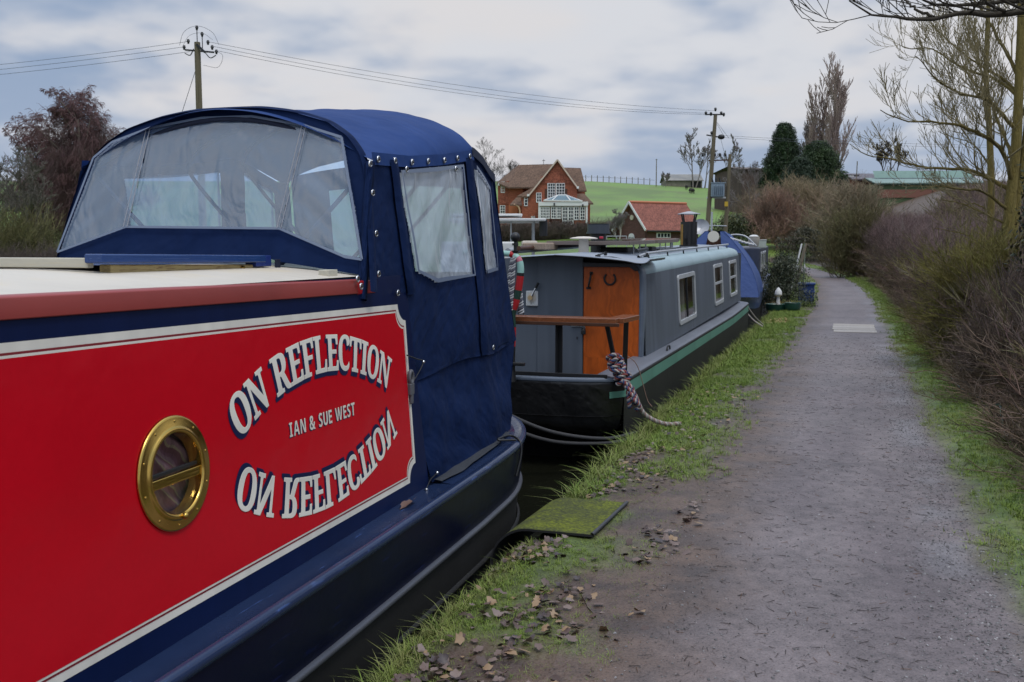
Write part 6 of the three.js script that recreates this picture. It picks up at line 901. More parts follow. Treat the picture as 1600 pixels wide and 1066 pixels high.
// pots and plants on the bank
{
  const green = std(rgb(0.02, 0.075, 0.06), { roughness: 0.3 }), soil = std(rgb(0.3, 0.16, 0.03), { roughness: 0.95 });
  const pot = (name, label, t, oo, R, H) => { const p = thing(name, label, 'plant pot', place(t, oo, -0.01)); obj('bowl', new THREE.LatheGeometry([[0, 0], [R * 0.72, 0], [R * 0.95, H * 0.5], [R, H * 0.95], [R * 1.04, H], [R * 0.92, H], [R * 0.85, H * 0.8]].map((q) => new THREE.Vector2(...q)), 30), green, p); const s = new THREE.CircleGeometry(R * 0.88, 24); s.rotateX(-Math.PI / 2); s.translate(0, H * 0.86, 0); obj('soil', s, soil, p); scatter('flowers', null, CL.leaf, leafM, [[0, H, 0, 0, 1.1, [0.25, 0.19, 0.03], 0, 0, 0.3], [0.1, H, 0.06, 1, 1.0, [0.06, 0.09, 0.03], 0, 0, 0.4], [-0.12, H, -0.05, 2, 1.0, [0.3, 0.2, 0.04], 0, 0, 0.3]], p); return p; };
  pot('plant_pot', 'wide dark green planter holding orange bedding and a white ornament', 21.4, 0.1, 0.28, 0.24); pot('plant_pot', 'smaller dark green pot right of the wide planter', 21.2, 0.46, 0.19, 0.24);
  const [px, py, pz] = place(21.3, 0.12, 0.2), fin = thing('garden_ornament', 'white acorn-shaped garden ornament standing in the wide planter', 'ornament', [px, py, pz]);
  obj('stem', [cyl(0.05, 0.032, 0.2, 0, 0.1, 0, 14)], M.white, fin); obj('acorn', new THREE.LatheGeometry([[0, 0.42], [0.03, 0.40], [0.075, 0.33], [0.085, 0.26], [0.09, 0.24], [0.05, 0.2], [0, 0.19]].map((q) => new THREE.Vector2(...q)), 20), M.white, fin);
  bush('potted_shrub', 'bushy dark evergreen shrub on the bank behind the green planters', place(23.4, 0.12, -0.05), [0.75, 1.25, 0.7], 260, CL.leaf, [[0.045, 0.06, 0.03], [0.09, 0.1, 0.055], [0.03, 0.042, 0.022]], 61, { s: 1.15, leafy: true, part: 'leaves', stems: 5, stemR: 0.015, cat: 'shrub' });
  const cr = thing('blue_crate', 'blue plastic crate on the verge behind the shrub', 'crate', place(25.3, 0.62, 0), -0.3); const cb = std(rgb(0.015, 0.045, 0.17), { roughness: 0.45 }); obj('crate_body', box(0.42, 0.5, 0.42, 0, 0.25, 0, 0.02), cb, cr); obj('crate_rim', [box(0.47, 0.06, 0.47, 0, 0.5, 0, 0.015), box(0.45, 0.03, 0.45, 0, 0.28, 0, 0.01)], cb, cr);
  const yl = []; const r = rng(31); for (let k = 0; k < 60; k++) { const [x, y, z] = place(17.4 + 1.2 * r(), 0.05 + 0.5 * r(), 0.02); yl.push([x, y, z, r() * 6, 1.2, [0.36, 0.25, 0.11], r() - 0.5, r() - 0.5]); } scatter('leaf_litter', 'pale yellow leaves on the bank by the mooring lines', leafGeo(3), std(rgb(1, 1, 1), { roughness: 0.7 }), yl);
  // leaning post and thin stake by the hedge
  const tl = at(1254, 381, 37), bl = at(1243, 419, 37); const post = thing('leaning_board', 'weathered leaning board with a white painted edge at the hedge', 'post', [bl[0], 0.0, bl[2]]);
  const dx = tl[0] - bl[0], hh = tl[1]; obj('board', [beam([0, -0.1, 0], [dx + 0.12, hh, 0], 0.26, 0.05, 0.01)], std(rgb(0.26, 0.22, 0.16), { roughness: 0.9, map: TX.grain }), post); obj('painted_edge', [beam([-0.15, -0.1, 0.02], [dx - 0.03, hh, 0.02], 0.05, 0.05, 0.008)], M.whiteWood, post);
  const sb = at(1256, 420, 37), st = at(1258, 381, 37), stake = thing('stake', 'thin upright stake with pale bands beside the leaning board', 'post', [sb[0], 0, sb[2]]); obj('stake_pole', [bar([0, -0.1, 0], [st[0] - sb[0], st[1], 0], 0.03, 8)], std(rgb(0.2, 0.25, 0.2), { roughness: 0.8 }), stake); obj('white_band', [cyl(0.034, 0.034, 0.2, 0.02, 0.75, 0, 8), cyl(0.034, 0.034, 0.16, 0.04, st[1] - 0.1, 0, 8)], M.whiteWood, stake);
  // hose in the verge
  const hose = thing('garden_hose', 'turquoise hose lying in the grass at the hedge foot', 'hose'); const hp = (t, o, l) => place(t, o, l), hm = std(rgb(0.05, 0.19, 0.18), { roughness: 0.4 });
  obj('hose_length', tube([hp(9.6, 2.9, -0.03), hp(9.45, 2.86, 0.02), hp(9.05, 2.83, 0.05), hp(8.2, 2.86, 0.035), hp(7.6, 2.95, 0.02), hp(7.3, 3.0, -0.03)], 0.011, 70, 7), hm, hose); obj('hose_length', tube([hp(7.2, 3.0, -0.03), hp(7.05, 3.02, 0.04), hp(6.75, 3.02, 0.11), hp(6.3, 2.98, 0.09), hp(5.75, 2.93, 0.04), hp(5.4, 2.95, 0.0)], 0.011, 40, 7), hm, hose);
}
// white boat on the far side of the canal
{
  const p = at(768, 382, 23), o = thing('white_boat', 'white cabin cruiser on the far side of the canal, half hidden by the blue hood', 'boat', [p[0], 0, p[2]]);
  obj('hull', [box(2.4, 0.8, 5, 0, 0.1, 0, 0.15)], M.white, o); obj('cabin', [box(1.6, 1.2, 3, -0.25, 1.05, 0.2, 0.05)], M.white, o);
  obj('canopy_roof', [box(2.1, 0.06, 2.4, 0.15, 2.12, 0.3, 0.02), box(1.6, 0.05, 1.5, -0.1, 2.24, 0.2, 0.02)], M.white, o); for (const [x, z] of [[0.95, 1.2], [0.95, -0.5], [0.45, 1.2]]) obj('canopy_post', [bar([x, 0.5, z], [x, 2.1, z], 0.02, 6)], M.aluFrame, o); obj('window', box(0.05, 0.3, 1.5, 0.58, 1.5, 0.2), M.pane, o);
  obj('bow_fender', [cyl(0.09, 0.09, 0.35, 1.15, 1.95, 1.25, 14)], M.black, o); obj('cushion', [box(0.35, 0.25, 0.6, 0.85, 1.55, 1.1, 0.05)], M.mushroom, o);
}
// ---------------------------------------------------------------- power line
{
  const ins = (x, y, z) => [cyl(0.035, 0.055, 0.1, x, y + 0.05, z, 10), cyl(0.07, 0.04, 0.09, x, y + 0.13, z, 10)];
  const A = at(308, 66, 40), B0 = at(1118, 180, 60), gA0 = leftGround(310, 40);
  const pole = thing('power_pole', 'wooden power pole with a ring of insulators behind the red boat', 'utility pole', [A[0], gA0[1], A[2]]), H = A[1] - gA0[1];
  obj('pole_shaft', [new THREE.CylinderGeometry(0.115, 0.16, H + 1, 16).translate(0, H / 2 - 0.5, 0)], M.pole, pole);
  obj('steel_arm', [beam([-0.45, H - 0.32, 0.15], [0.6, H - 0.35, -0.2], 0.05, 0.06), beam([0, H - 0.1, 0.1], [0.35, H - 0.42, 0.2], 0.06, 0.08), tube([[-0.15, H - 0.25, 0], [-0.3, H - 0.5, 0], [-0.5, H - 0.42, 0]], 0.02, 16, 6), tube([[0.3, H - 0.4, 0], [0.5, H - 0.6, 0], [0.72, H - 0.5, 0]], 0.02, 16, 6), bar([0, H, 0], [0, H + 0.5, 0], 0.018, 6), bar([0.2, H - 0.3, 0], [0.2, H + 0.25, 0], 0.018, 6)], M.black, pole);
  const heads = [[0, H + 0.5, 0], [0.2, H + 0.25, 0], [-0.35, H - 0.02, 0], [0.42, H - 0.06, 0], [-0.52, H - 0.25, 0], [0.58, H - 0.25, 0], [0.74, H - 0.42, 0]]; for (const [x, y, z] of heads) obj('insulator', ins(x, y - 0.04, z), M.black, pole);
  obj('jumper_wire', [tube([[-0.7, H - 0.12, 0], [-0.5, H + 0.4, 0], [0, H + 0.62, 0], [0.6, H + 0.38, 0], [0.85, H - 0.1, 0]], 0.007, 40, 5), tube([[0.75, H - 0.35, 0], [0.98, H - 0.5, 0], [0.8, H - 0.95, 0], [0.2, H - 0.88, 0]], 0.007, 40, 5), tube([[-0.55, H - 0.1, 0], [-0.3, H + 0.25, 0], [0.2, H + 0.35, 0], [0.6, H + 0.1, 0]], 0.006, 30, 5)], M.wire, pole);
  const guy = (x, z, y) => obj('guy_wire', [bar([0, y, 0], [x, -0.2, z], 0.011, 5), bar([x * 0.26, y - (y + 0.2) * 0.26, z * 0.26], [x * 0.42, y - (y + 0.2) * 0.42, z * 0.42], 0.022, 6), beam([x * 0.27 - 0.25, y - (y + 0.2) * 0.27 + 0.15, z * 0.27], [x * 0.29 + 0.02, y - (y + 0.2) * 0.29, z * 0.29], 0.02, 0.02)], M.wire, pole); guy(-3.1, 0, H - 0.8); guy(1.35, 0, H - 1.9);
  // the transformer pole pair
  const gB = foot(1103, 60), top = B0, q = thing('transformer_pole', 'leaning twin wooden pole carrying a grey transformer behind the brick outbuilding', 'utility pole', [gB[0], gB[1], gB[2]]), L = (p) => [p[0] - gB[0], p[1] - gB[1], p[2] - gB[2]];
  const tp = L(top), b1 = L(at(1101, 400, 60)), b2 = L(at(1132, 345, 60)), t2 = L(at(1141, 241, 60));
  obj('pole_shaft', [bar([b1[0], b1[1] - 1, b1[2]], tp, 0.155, 14, 0.105)], M.pole, q); obj('second_shaft', [bar([b2[0], b2[1] - 2.5, b2[2]], t2, 0.14, 12, 0.1)], M.pole, q);
  const P = (x, y) => L(at(x, y, 60)); const arm = (a, b, w = 0.07) => beam(a, b, 0.08, w);
  obj('cross_arm', [arm(P(1103, 179), P(1131, 179)), arm(P(1104, 211), P(1121, 214))], M.black, q); obj('cross_arm', [arm(P(1107, 251), P(1142, 250))], M.darkWood, q); obj('platform', [arm(P(1104, 309), P(1136, 309), 0.08)], std(rgb(0.5, 0.52, 0.54), { roughness: 0.6 }), q);
  for (const p of [P(1103, 178), P(1111, 179), P(1118, 172), P(1127, 178), P(1131, 180), P(1117, 243), P(1125, 243), P(1133, 243), P(1098, 243), P(1112, 209)]) obj('insulator', [cyl(0.05, 0.08, 0.14, p[0], p[1], p[2], 8), cyl(0.09, 0.05, 0.08, p[0], p[1] + 0.1, p[2], 8)], M.black, q);
  obj('switch', [new THREE.IcosahedronGeometry(0.22, 1).scale(1, 0.7, 0.8).translate(...P(1127, 214))], M.black, q);
  { const c = P(1121, 297), tr = new THREE.Group(); tr.name = 'transformer'; q.add(tr); tr.position.set(...c); const gr = std(rgb(0.24, 0.31, 0.37), { roughness: 0.5 }); obj('tank', [box(0.78, 0.82, 0.6, -0.02, 0, 0, 0.03)], gr, tr); for (let k = 0; k < 6; k++) obj('fin', box(0.02, 0.6, 0.12, -0.3 + 0.115 * k, -0.03, 0.35, 0.004), gr, tr); for (let k = 0; k < 3; k++) obj('bushing', [bar([-0.28 + 0.22 * k, 0.4, 0.1], [-0.36 + 0.22 * k, 0.72, 0.1], 0.06, 8, 0.04)], M.black, tr); obj('tank_top', box(0.86, 0.04, 0.68, 0, 0.42, 0), gr, tr); }
  obj('warning_plate', [box(0.2, 0.28, 0.03, ...P(1134, 319).map((v, i) => (i === 2 ? v + 0.17 : v)))], std(rgb(0.55, 0.36, 0.03), { roughness: 0.6 }), q); obj('warning_plate', [box(0.24, 0.34, 0.03, ...P(1102, 353).map((v, i) => (i === 2 ? v + 0.2 : v)))], std(rgb(0.6, 0.36, 0.02), { roughness: 0.6 }), q);
  obj('stay_wire', [bar(P(1118, 190), P(1131, 212), 0.009, 4), bar(P(1118, 188), P(1139, 216), 0.009, 4), bar(P(1112, 214), P(1093, 262), 0.009, 4), bar(P(1126, 216), P(1133, 243), 0.009, 4)], M.wire, q);
  // wires
  const span = (a, b, sag) => { const p = []; for (let k = 0; k <= 24; k++) { const u = k / 24; p.push([lerp(a[0], b[0], u), lerp(a[1], b[1], u) - sag * 4 * u * (1 - u), lerp(a[2], b[2], u)]); } return tube(p, 0.0075, 40, 4); };
  const W = (l) => [A[0] + l[0], gA0[1] + l[1], A[2] + l[2]], wl = (g, label, grp) => tag(obj('overhead_wire', g, M.wire), label, 'wire', grp);
  wl(span(W([0.42, H + 0.02, 0]), at(1117, 173, 60), 0.45), 'topmost overhead wire between the two poles'); wl(span(W([0.58, H - 0.15, 0]), at(1104, 177, 60), 0.5), 'middle overhead wire between the two poles'); wl(span(W([0.74, H - 0.32, 0]), at(1111, 179, 60), 0.55), 'lowest overhead wire between the two poles');
  [[-0.4, 0.02, 88], [-0.55, -0.18, 96], [-0.3, -0.36, 103]].forEach(([x, y, e], i) => wl(span(W([x, H + y, 0]), at(-420, e + 42, 46), 0.25), ['topmost', 'middle', 'lowest'][i] + ' wire from the left pole to the left edge'));
  wl(span(at(1131, 212, 60), at(1900, 216, 95), 0.6), 'upper faint wire running right behind the conifers'); wl(span(at(1131, 215, 60), at(1900, 221, 95), 0.6), 'lower faint wire running right behind the conifers');
  const fp = thing('skyline_pole', 'lone thin pole on the hill crest', 'utility pole', foot(1023, 240)); obj('pole_shaft', [new THREE.CylinderGeometry(0.09, 0.13, 7.2, 8).translate(0, 3.0, 0)], M.pole, fp); obj('pole_cap', [box(0.5, 0.08, 0.08, 0, 6.4, 0)], M.black, fp);
}
// ---------------------------------------------------------------- the brick house across the water; own axes in metres, x right, y up from its lawn, z towards the viewer
{
  const D = 115, k = D / FOC, base = at(850, 352, D), o = thing('brick_house', 'red brick house with brown tiled roofs and a white conservatory', 'house', [base[0], base[1], base[2]], -0.06);
  const X = (px) => (px - 850) * k, Y = (py) => (352 - py) * k, p2 = (list) => polyShape(list.map(([x, y]) => [X(x), Y(y)]));
  const pr = (list, depth, z, m, name = 'wall') => obj(name, extrude(p2(list), depth).translate(0, 0, z), m, o);
  // front gable block and the set-back left wing
  pr([[815.5, 362], [901, 362], [901, 294], [870.5, 254.5], [826.5, 306.5], [815.5, 308]], 7, -7, M.brick);
  pr([[845, 288], [896, 288], [870.5, 254]], 0.06, 0.02, M.brickTile, 'tile_hung_gable');
  pr([[793, 362], [816, 362], [816, 290], [793, 290]], 6, -8.2, M.brick); pr([[815, 340], [850, 340], [850, 272], [815, 290]], 3.5, -6.5, M.brick); pr([[775.8, 362], [794, 362], [794, 282], [775.8, 283]], 5, -7.4, M.brick); pr([[776, 318], [793.2, 318], [793.2, 283], [776, 283]], 0.05, -2.38, M.brickTile, 'tile_hanging');
  pr([[900, 362], [921.5, 362], [921.5, 318], [900, 318]], 5, -6, M.brick); pr([[900, 320], [914, 320], [914, 298], [900, 298]], 4, -7.5, M.brickTile);
  const quad = (pts, th = 0.16) => { const g = loft([[pts[0], pts[1]], [pts[3], pts[2]]]), h = g.clone(); h.translate(0, -th, 0); const e = [0, 1, 2, 3].map((i) => { const a = pts[i], b = pts[(i + 1) % 4]; return loft([[a, b], [[a[0], a[1] - th, a[2]], [b[0], b[1] - th, b[2]]]]); }); return mg([g, h, ...e]); };
  const R = (px, py, z) => [X(px), Y(py), z];
  const roof = new THREE.Group(); roof.name = 'roof'; o.add(roof);
  obj('roof_slope', quad([R(870.5, 252.5, 0.35), R(870.5, 252.5, -7), R(826, 307, -7), R(824.5, 307.5, 0.35)]), M.roofTile, roof); obj('roof_slope', quad([R(870.5, 252.5, 0.35), R(870.5, 252.5, -7), R(903, 296, -7), R(903, 296, 0.35)]), M.roofTile, roof);
  obj('roof_slope', quad([R(806.5, 254, -5), R(870, 252.8, -5), R(846, 292, -1.6), R(793, 292, -1.6)]), M.roofTile, roof); obj('roof_slope', quad([R(806.5, 254, -5), R(793, 292, -1.6), R(774.5, 284, -2.2), R(774.5, 284, -8.5)]), M.roofTile, roof);
  obj('roof_slope', quad([R(846, 285, -1.5), R(850, 285, -1.4), R(826, 308, 0.1), R(808.5, 307, 0.3)]), M.roofTile, roof);
  obj('roof_slope', quad([R(879, 258.5, -5), R(907, 259.5, -5), R(916, 297.5, -2), R(896, 297.5, -2)]), M.roofTile, roof); obj('roof_slope', quad([R(900, 302, -2), R(912, 302, -2), R(926, 318.5, 0.2), R(900, 318.5, 0.2)]), M.roofTile, roof);
  obj('porch_roof', quad([R(806, 308, -1.4), R(813, 308, -1.4), R(816, 320, 0.2), R(797, 320, 0.2)]), M.roofTile, roof);
  const wb = std(rgb(0.62, 0.5, 0.4), { roughness: 0.7 }); obj('barge_board', [beam(R(870.5, 252, 0.4), R(902.5, 296, 0.4), 0.08, 0.16), beam(R(870.5, 252, 0.4), R(826, 307, 0.4), 0.08, 0.16)], wb, roof); obj('eave_end', [box(0.25, 0.25, 0.2, ...R(902, 294.5, 0.42)), box(0.25, 0.25, 0.2, ...R(825.5, 306, 0.42))], M.whiteWood, roof);
  // windows: frame, panes and bars built
  const window_ = (x0, y0, x1, y1, z, nx, ny, name = 'window', fr = 0.09) => { const w = new THREE.Group(); w.name = name; o.add(w); const ax = X(x0), bx = X(x1), ay = Y(y1), by = Y(y0), W = bx - ax, H = by - ay; const s = polyShape([[ax, ay], [bx, ay], [bx, by], [ax, by]]); const e = []; for (let i = 0; i < nx; i++) for (let j = 0; j < ny; j++) { const cw = (W - fr) / nx, chh = (H - fr) / ny, x = ax + fr + i * cw, y = ay + fr + j * chh, h = new THREE.Path(); h.moveTo(x, y); h.lineTo(x, y + chh - fr * 0.62); h.lineTo(x + cw - fr * 0.62, y + chh - fr * 0.62); h.lineTo(x + cw - fr * 0.62, y); h.closePath(); s.holes.push(h); e.push(h); } obj('frame', extrude(s, 0.1).translate(0, 0, z), M.whiteWood, w); obj('pane', box(W - 0.04, H - 0.04, 0.02, (ax + bx) / 2, (ay + by) / 2, z + 0.03), M.pane, w); return w; };
  window_(855.2, 287.5, 867.4, 311, 0.0, 3, 5); window_(868.4, 287.5, 882, 311, 0.0, 3, 5); window_(837.8, 302, 846, 317, 0.0, 2, 3); window_(819, 307.5, 824.8, 322.5, 0.0, 1, 3); window_(780.5, 283, 787, 300.5, -2.4, 2, 4); window_(779, 320, 787.5, 337, -2.4, 2, 4); window_(830, 338, 836, 341, 0, 1, 1, 'vent');
  obj('shutter', [box(0.28, 1.0, 0.08, X(853.4), Y(303), 0.05), box(0.28, 1.0, 0.08, X(884), Y(303), 0.05)], M.darkWood, o);
  obj('porch', [box(1.05, 2.1, 0.1, X(800.5), Y(334), -1.9)], std(rgb(0.42, 0.13, 0.05), { roughness: 0.7 }), o); obj('porch_brace', [tube([R(803, 320, 0.1), R(810, 323, 0.1), R(812.5, 331, 0.1), R(812, 340, 0.1)], 0.11, 20, 6)], std(rgb(0.55, 0.36, 0.22), { roughness: 0.7 }), o);
  obj('wall_lamp', [box(0.22, 0.3, 0.2, X(778), Y(287), -2.2)], M.whiteWood, o);
  // conservatory
  const c = new THREE.Group(); c.name = 'conservatory'; o.add(c); const z = 2.6;
  obj('brick_base', [box(X(859) - X(843.5), 1.0, 2.6, X(851.2), Y(349.5), 1.3), box(X(917) - X(897), 1.0, 2.6, X(907), Y(351), 1.3)], M.brick, c);
  obj('cornice', [box(X(917.5) - X(843), 0.45, 2.9, X(880.2), Y(320.5), 1.35)], M.whiteWood, c);
  const cw = (a, b, y0, y1, nx, ny) => { const w = window_(a, y0, b, y1, z, nx, ny, 'window', 0.1); o.remove(w); w.name = 'conservatory_window'; o.add(w); };
  cw(845, 860, 325, 343, 6, 4); cw(861.5, 869.4, 325, 343, 2, 4); cw(870, 877.2, 325, 343, 2, 4); cw(896, 904, 325, 345, 2, 4); cw(905, 913, 325, 345, 2, 4); cw(878.5, 886.7, 325, 352, 2, 5); cw(887.3, 895.5, 325, 352, 2, 5);
  obj('corner_post', [box(0.22, 2.4, 0.2, X(843.8), Y(334), z), box(0.22, 2.4, 0.2, X(915.5), Y(335), z)], M.whiteWood, c);
  const apex = [R(872, 306.5, 1.2), R(884, 306.5, 1.2)], ev = [R(850.5, 315.5, z + 0.2), R(908.5, 316.5, z + 0.2), R(908.5, 316.5, 0), R(850.5, 315.5, 0)];
  obj('glass_roof', [loft([[apex[0], apex[1]], [ev[0], ev[1]]]), loft([[apex[0], apex[0]], [ev[3], ev[0]]]), loft([[apex[1], apex[1]], [ev[1], ev[2]]])], M.paneBlue, c);
  obj('roof_bar', [beam(apex[0], ev[0], 0.13, 0.1), beam(apex[1], ev[1], 0.13, 0.1), beam(apex[0], apex[1], 0.2, 0.2), beam(ev[0], ev[1], 0.15, 0.15), beam(apex[0], R(863, 315.6, z + 0.2), 0.1, 0.1), beam(apex[1], R(891, 316, z + 0.2), 0.1, 0.1)], M.whiteWood, c);
  obj('wall_lantern', [box(0.15, 0.3, 0.15, X(866.5), Y(321.5), z + 0.3)], M.black, c); obj('wall_lantern', [box(0.15, 0.3, 0.15, X(909.5), Y(323.5), z + 0.3)], M.black, c);
  obj('tv_aerial', [bar(R(848, 256, -3), R(848, 247, -3), 0.025, 5), bar(R(845.5, 250, -3), R(850.5, 249.5, -3), 0.03, 5)], M.black, o);
}
// brick outbuilding
{
  const D = 100, g = at(1010.7, 392, D), o = thing('brick_outbuilding', 'small brick outbuilding with steep red tiled roof and white gable boards', 'building', [g[0], g[1] - 0.2, g[2]], 0.6);
  const Lh = 7.1, Wd = 4.5, E = 2.55, Rg = 5.1; // near right-hand corner of the gable at the origin; length along +x, width along -z ... gable faces -x
  const gab = (x) => extrude(polyShape([[0, -1], [Wd, -1], [Wd, E], [Wd / 2, Rg - 0.12], [0, E]]), 0.25).rotateY(Math.PI / 2).translate(x, 0, 0);
  obj('wall', [gab(0), gab(Lh - 0.25), box(Lh, E + 1, 0.25, Lh / 2, (E - 1) / 2, -0.14), box(Lh, E + 1, 0.25, Lh / 2, (E - 1) / 2, -Wd + 0.14)], M.brickDark, o);
  const ro = new THREE.Group(); ro.name = 'roof'; o.add(ro); const sl = (z0, z1) => { const a = [-0.45, Rg, -Wd / 2], b = [Lh + 0.4, Rg, -Wd / 2], c = [Lh + 0.4, E - 0.28, z1], d = [-0.45, E - 0.28, z1]; void z0; const t = loft([[a, b], [d, c]]); const u = t.clone().translate(0, -0.14, 0); return [t, u, loft([[d, c], [[d[0], d[1] - 0.14, d[2]], [c[0], c[1] - 0.14, c[2]]]])]; };
  obj('roof_slope', sl(0, 0.3), M.roofRed, ro); obj('roof_slope', sl(0, -Wd - 0.3), M.roofRed, ro); obj('ridge_tiles', [bar([-0.45, Rg + 0.02, -Wd / 2], [Lh + 0.4, Rg + 0.02, -Wd / 2], 0.13, 8)], M.ridge, ro);
  obj('barge_board', [beam([-0.5, Rg, -Wd / 2], [-0.5, E - 0.32, 0.34], 0.06, 0.22), beam([-0.5, Rg, -Wd / 2], [-0.5, E - 0.32, -Wd - 0.34], 0.06, 0.22)], M.whiteWood, ro);
  obj('gutter', [bar([-0.3, E - 0.4, 0.36], [Lh + 0.3, E - 0.4, 0.36], 0.07, 8)], M.black, ro);
  const w = obj('window', [box(0.1, 1.2, 0.9, -0.08, 0.95, -Wd / 2, 0.01), cyl(0.45, 0.45, 0.1, -0.08, 1.5, -Wd / 2, 20, 'x')], M.whiteWood, o); for (const [z, y] of [[-0.22, 1.45], [0.22, 1.45], [-0.22, 1.05], [0.22, 1.05], [-0.22, 0.65], [0.22, 0.65]]) obj('pane', box(0.02, 0.3, 0.3, -0.14, y, -Wd / 2 + z), std(rgb(0.4, 0.42, 0.42), { roughness: 0.15 }), w);
  const w2 = obj('side_window', box(1.9, 0.52, 0.1, 2.2, 1.75, 0.02, 0.01), M.whiteWood, o); for (let k = 0; k < 4; k++) obj('pane', box(0.3, 0.36, 0.02, 1.55 + 0.44 * k, 1.75, 0.075), M.pane, w2); obj('side_window', box(1.0, 0.5, 0.1, 5.3, 1.7, 0.02, 0.01), M.whiteWood, o);
  obj('owl_hole', [cyl(0.26, 0.26, 0.08, -0.06, 3.55, -Wd / 2, 20, 'x')], std(rgb(0.6, 0.55, 0.42), { roughness: 0.7 }), o);
}
{ // railing on the far lawn, fences, farm
  const rl = thing('lawn_railing', 'low white railing on the lawn beside the outbuilding', 'railing', [0, 0, 0]), a = at(948, 369, 80), b = at(979, 369, 80); const ps = []; obj('rail', [beam(a, b, 0.06, 0.08)], M.zinc, rl); obj('rail', [beam(vadd(a, [0, -0.3, 0]), vadd(b, [0, -0.3, 0]), 0.05, 0.06)], M.zinc, rl); for (let k = 0; k < 3; k++) ps.push(bar(vadd(mix3(a, b, k / 2), [0, -1.2, 0]), mix3(a, b, k / 2), 0.04, 6)); ps.forEach((g) => obj('post', g, M.zinc, rl));
  const fence = thing('field_fence', 'thin post and wire fence along the crest of the green hill', 'fence'); const pt = (px) => { const x = (px - 800) / FOC * 250, [t, oo] = TO(x, 250); return [x, height(t, oo, x, 250), -250]; }; for (let px = 905; px <= 1020; px += 9) { const p = pt(px); obj('post', bar(vadd(p, [0, -0.3, 0]), vadd(p, [0, 1.5, 0]), 0.09, 5), M.pole, fence); } obj('fence_wire', [tube([vadd(pt(905), [0, 1.1, 0]), vadd(pt(960), [0, 1.1, 0]), vadd(pt(1020), [0, 1.1, 0])], 0.03, 20, 4)], M.wire, fence);
  const farm = (name, label, px0, px1, pyEave, pyRidge, fwd, depth, wallM, roofM, turn = 0, open = 0) => { const b = foot((px0 + px1) / 2, fwd), k = fwd / FOC, w = (px1 - px0) * k, eY = EYE + (380 - pyEave) * k - b[1], rY = EYE + (380 - pyRidge) * k - b[1], o = thing(name, label, 'barn', b, turn); obj('wall', [box(w, eY + 2, 0.3, 0, (eY - 2) / 2, 0), box(0.3, eY + 2, depth, -w / 2 + 0.15, (eY - 2) / 2, -depth / 2), box(0.3, eY + 2, depth, w / 2 - 0.15, (eY - 2) / 2, -depth / 2)], wallM, o); const s = (z0, y0, z1, y1) => { const g = loft([[[-w / 2 - 0.3, y0, z0], [w / 2 + 0.3, y0, z0]], [[-w / 2 - 0.3, y1, z1], [w / 2 + 0.3, y1, z1]]]); return [g, g.clone().translate(0, -0.15, 0)]; }; obj('roof_slope', s(-depth / 2, rY, 0.4, eY - 0.1), roofM, o); obj('roof_slope', s(-depth / 2, rY, -depth - 0.4, eY - 0.1), roofM, o); if (open) obj('opening', box(w * open, eY * 0.8, 0.1, w / 2 - w * open / 2 - 0.3, eY * 0.4, 0.12), M.inside, o); return [o, w, eY, rY, depth]; };
  const tin = std(rgb(0.3, 0.29, 0.26), { roughness: 0.6, map: TX.dirt }), boards = std(rgb(0.115, 0.08, 0.07), { roughness: 0.9, map: TX.grain }), gm = std(rgb(0.075, 0.115, 0.045), { roughness: 0.7, map: TX.dirt }), gr = std(rgb(0.24, 0.335, 0.30), { roughness: 0.6, map: TX.dirt });
  farm('hilltop_barn', 'long low grey barn on the hill crest behind the bare trees', 1038, 1094, 283, 272.5, 246, 8, std(rgb(0.25, 0.235, 0.19), { roughness: 0.8, map: TX.grain }), tin, 0, 0.28);
  farm('dark_barn', 'dark brown boarded barn left of the conifers', 1153, 1200, 266, 260, 150, 9, boards, std(rgb(0.13, 0.1, 0.085), { roughness: 0.8 }), 0.25);
  const [gb, w, eY, rY, dep] = farm('green_barn', 'long green tin barn with a pale green stepped roof on the right', 1367, 1530, 287, 276, 125, 9, gm, gr, -0.05); obj('upper_roof', [loft([[[-w / 2 + 0.7, rY + 0.9, -dep / 2], [w / 2, rY + 0.9, -dep / 2]], [[-w / 2 + 0.7, rY - 0.05, -dep / 2 + 0.9], [w / 2, rY - 0.05, -dep / 2 + 0.9]]])], std(rgb(0.17, 0.29, 0.25), { roughness: 0.6, map: TX.dirt }), gb); obj('base_wall', box(w, 1.0, 0.4, 0, 0.0, 0.05), std(rgb(0.22, 0.1, 0.07), { roughness: 0.9 }), gb); for (let k = 0; k < 5; k++) obj('door_post', box(0.12, eY, 0.1, -w / 2 + 0.2 + k * 3.2, eY / 2, 0.2), std(rgb(0.2, 0.26, 0.16), { roughness: 0.7 }), gb);
  const [s0, sw] = farm('brick_shed', 'low brick shed with grey slate roof left of the green barn', 1329, 1371, 281, 270, 131, 7, std(rgb(0.24, 0.09, 0.06), { roughness: 0.9, map: TX.brick }), std(rgb(0.2, 0.19, 0.22), { roughness: 0.7, map: TX.tile }), 0.05); obj('flue', bar([-sw / 2 + 0.2, 0, 0], [-sw / 2 + 0.3, 6.4, 0], 0.06, 6), M.pole, s0);
  const sk = thing('skylight_roof', 'dark roof corner with a white skylight beside the brick shed', 'roof', foot(1317, 134)); obj('roof_slope', box(2.4, 1.1, 3, 0, EYE + 98 * 134 / FOC - sk.position.y, 0, 0.05), std(rgb(0.07, 0.065, 0.07), { roughness: 0.8 }), sk); obj('skylight', box(0.7, 0.28, 0.1, 0.1, EYE + 101 * 134 / FOC - sk.position.y, 1.52), M.whiteWood, sk);
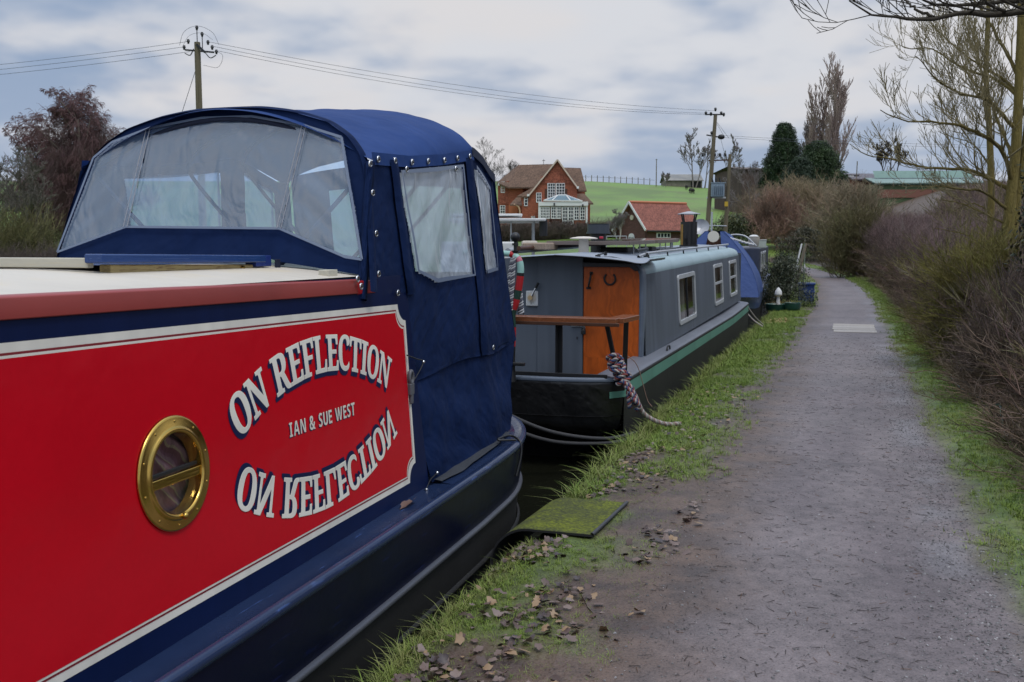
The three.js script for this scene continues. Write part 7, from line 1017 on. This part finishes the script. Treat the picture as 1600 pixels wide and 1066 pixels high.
  const car = at(1203, 296, 140), v = thing('parked_van', 'small white van parked beneath the conifers', 'van', [car[0], car[1] - 0.8, car[2]]); obj('body', [box(1.7, 1.3, 0.9, 0, 0.95, 0, 0.15), box(1.5, 0.6, 0.8, 0.1, 1.7, 0, 0.15)], M.white, v); obj('windscreen', box(0.9, 0.4, 0.05, 0.15, 1.72, 0.42), M.pane, v); for (const x of [-0.55, 0.55]) obj('wheel', cyl(0.3, 0.3, 0.2, x, 0.3, 0.45, 14, 'z'), M.black, v);
  // sheep on the hill
  const body = (wool, face) => { const g = thing('sheep', '', 'sheep'); const t = new THREE.SphereGeometry(0.42, 12, 9).scale(1.25, 0.85, 0.8).translate(0, 0.72, 0), n = new THREE.SphereGeometry(0.17, 10, 8).scale(1.4, 0.95, 0.8).translate(0.68, 0.72, 0), nk = bar([0.35, 0.8, 0], [0.65, 0.75, 0], 0.17, 8, 0.13); obj('body', [t, n, nk, ...[[0.3, 0.15], [0.3, -0.15], [-0.3, 0.15], [-0.3, -0.15]].map(([x, z]) => bar([x, 0.55, z], [x, -0.05, z], 0.07, 6, 0.045))], wool, g); obj('muzzle', [new THREE.SphereGeometry(0.11, 8, 6).translate(0.87, 0.66, 0)], face, g); return g; };
  const white = body(std(rgb(0.55, 0.5, 0.42), { roughness: 0.95 }), M.mushroom), dark = body(std(rgb(0.03, 0.028, 0.026), { roughness: 0.95 }), M.black);
  const spots = [[white, 1158, 175, 0.2, 'pale sheep grazing nearest the bushes on the hill', 1], [white, 1141, 195, 2.8, 'pale sheep beside the second pole of the transformer', 0], [white, 1178, 172, 0.3, 'pale sheep behind the pale sapling', 0], [dark, 1077, 215, 0.4, 'black sheep left of the pole, the nearer of two', 1], [dark, 1079.5, 213, 2.4, 'black sheep just right of another black sheep', 0], [dark, 1070, 232, 1.0, 'dark sheep standing close below the hilltop barn', 0]];
  for (const [m, px, fwd, t, label, first] of spots) { const s = first ? m : m.clone(); if (!first) { s.name = numbered('sheep'); scene.add(s); s.userData = { ...m.userData }; } const f = foot(px, fwd); s.position.set(f[0], f[1] + 0.1, f[2]); s.rotation.y = t; s.scale.setScalar(m === white ? 1.25 : 1.0); s.userData.label = label; s.userData.group = m === white ? 'pale sheep on the hill' : 'dark sheep on the hill'; }
}
camera.updateMatrixWorld(true);
renderer.render(scene, camera);
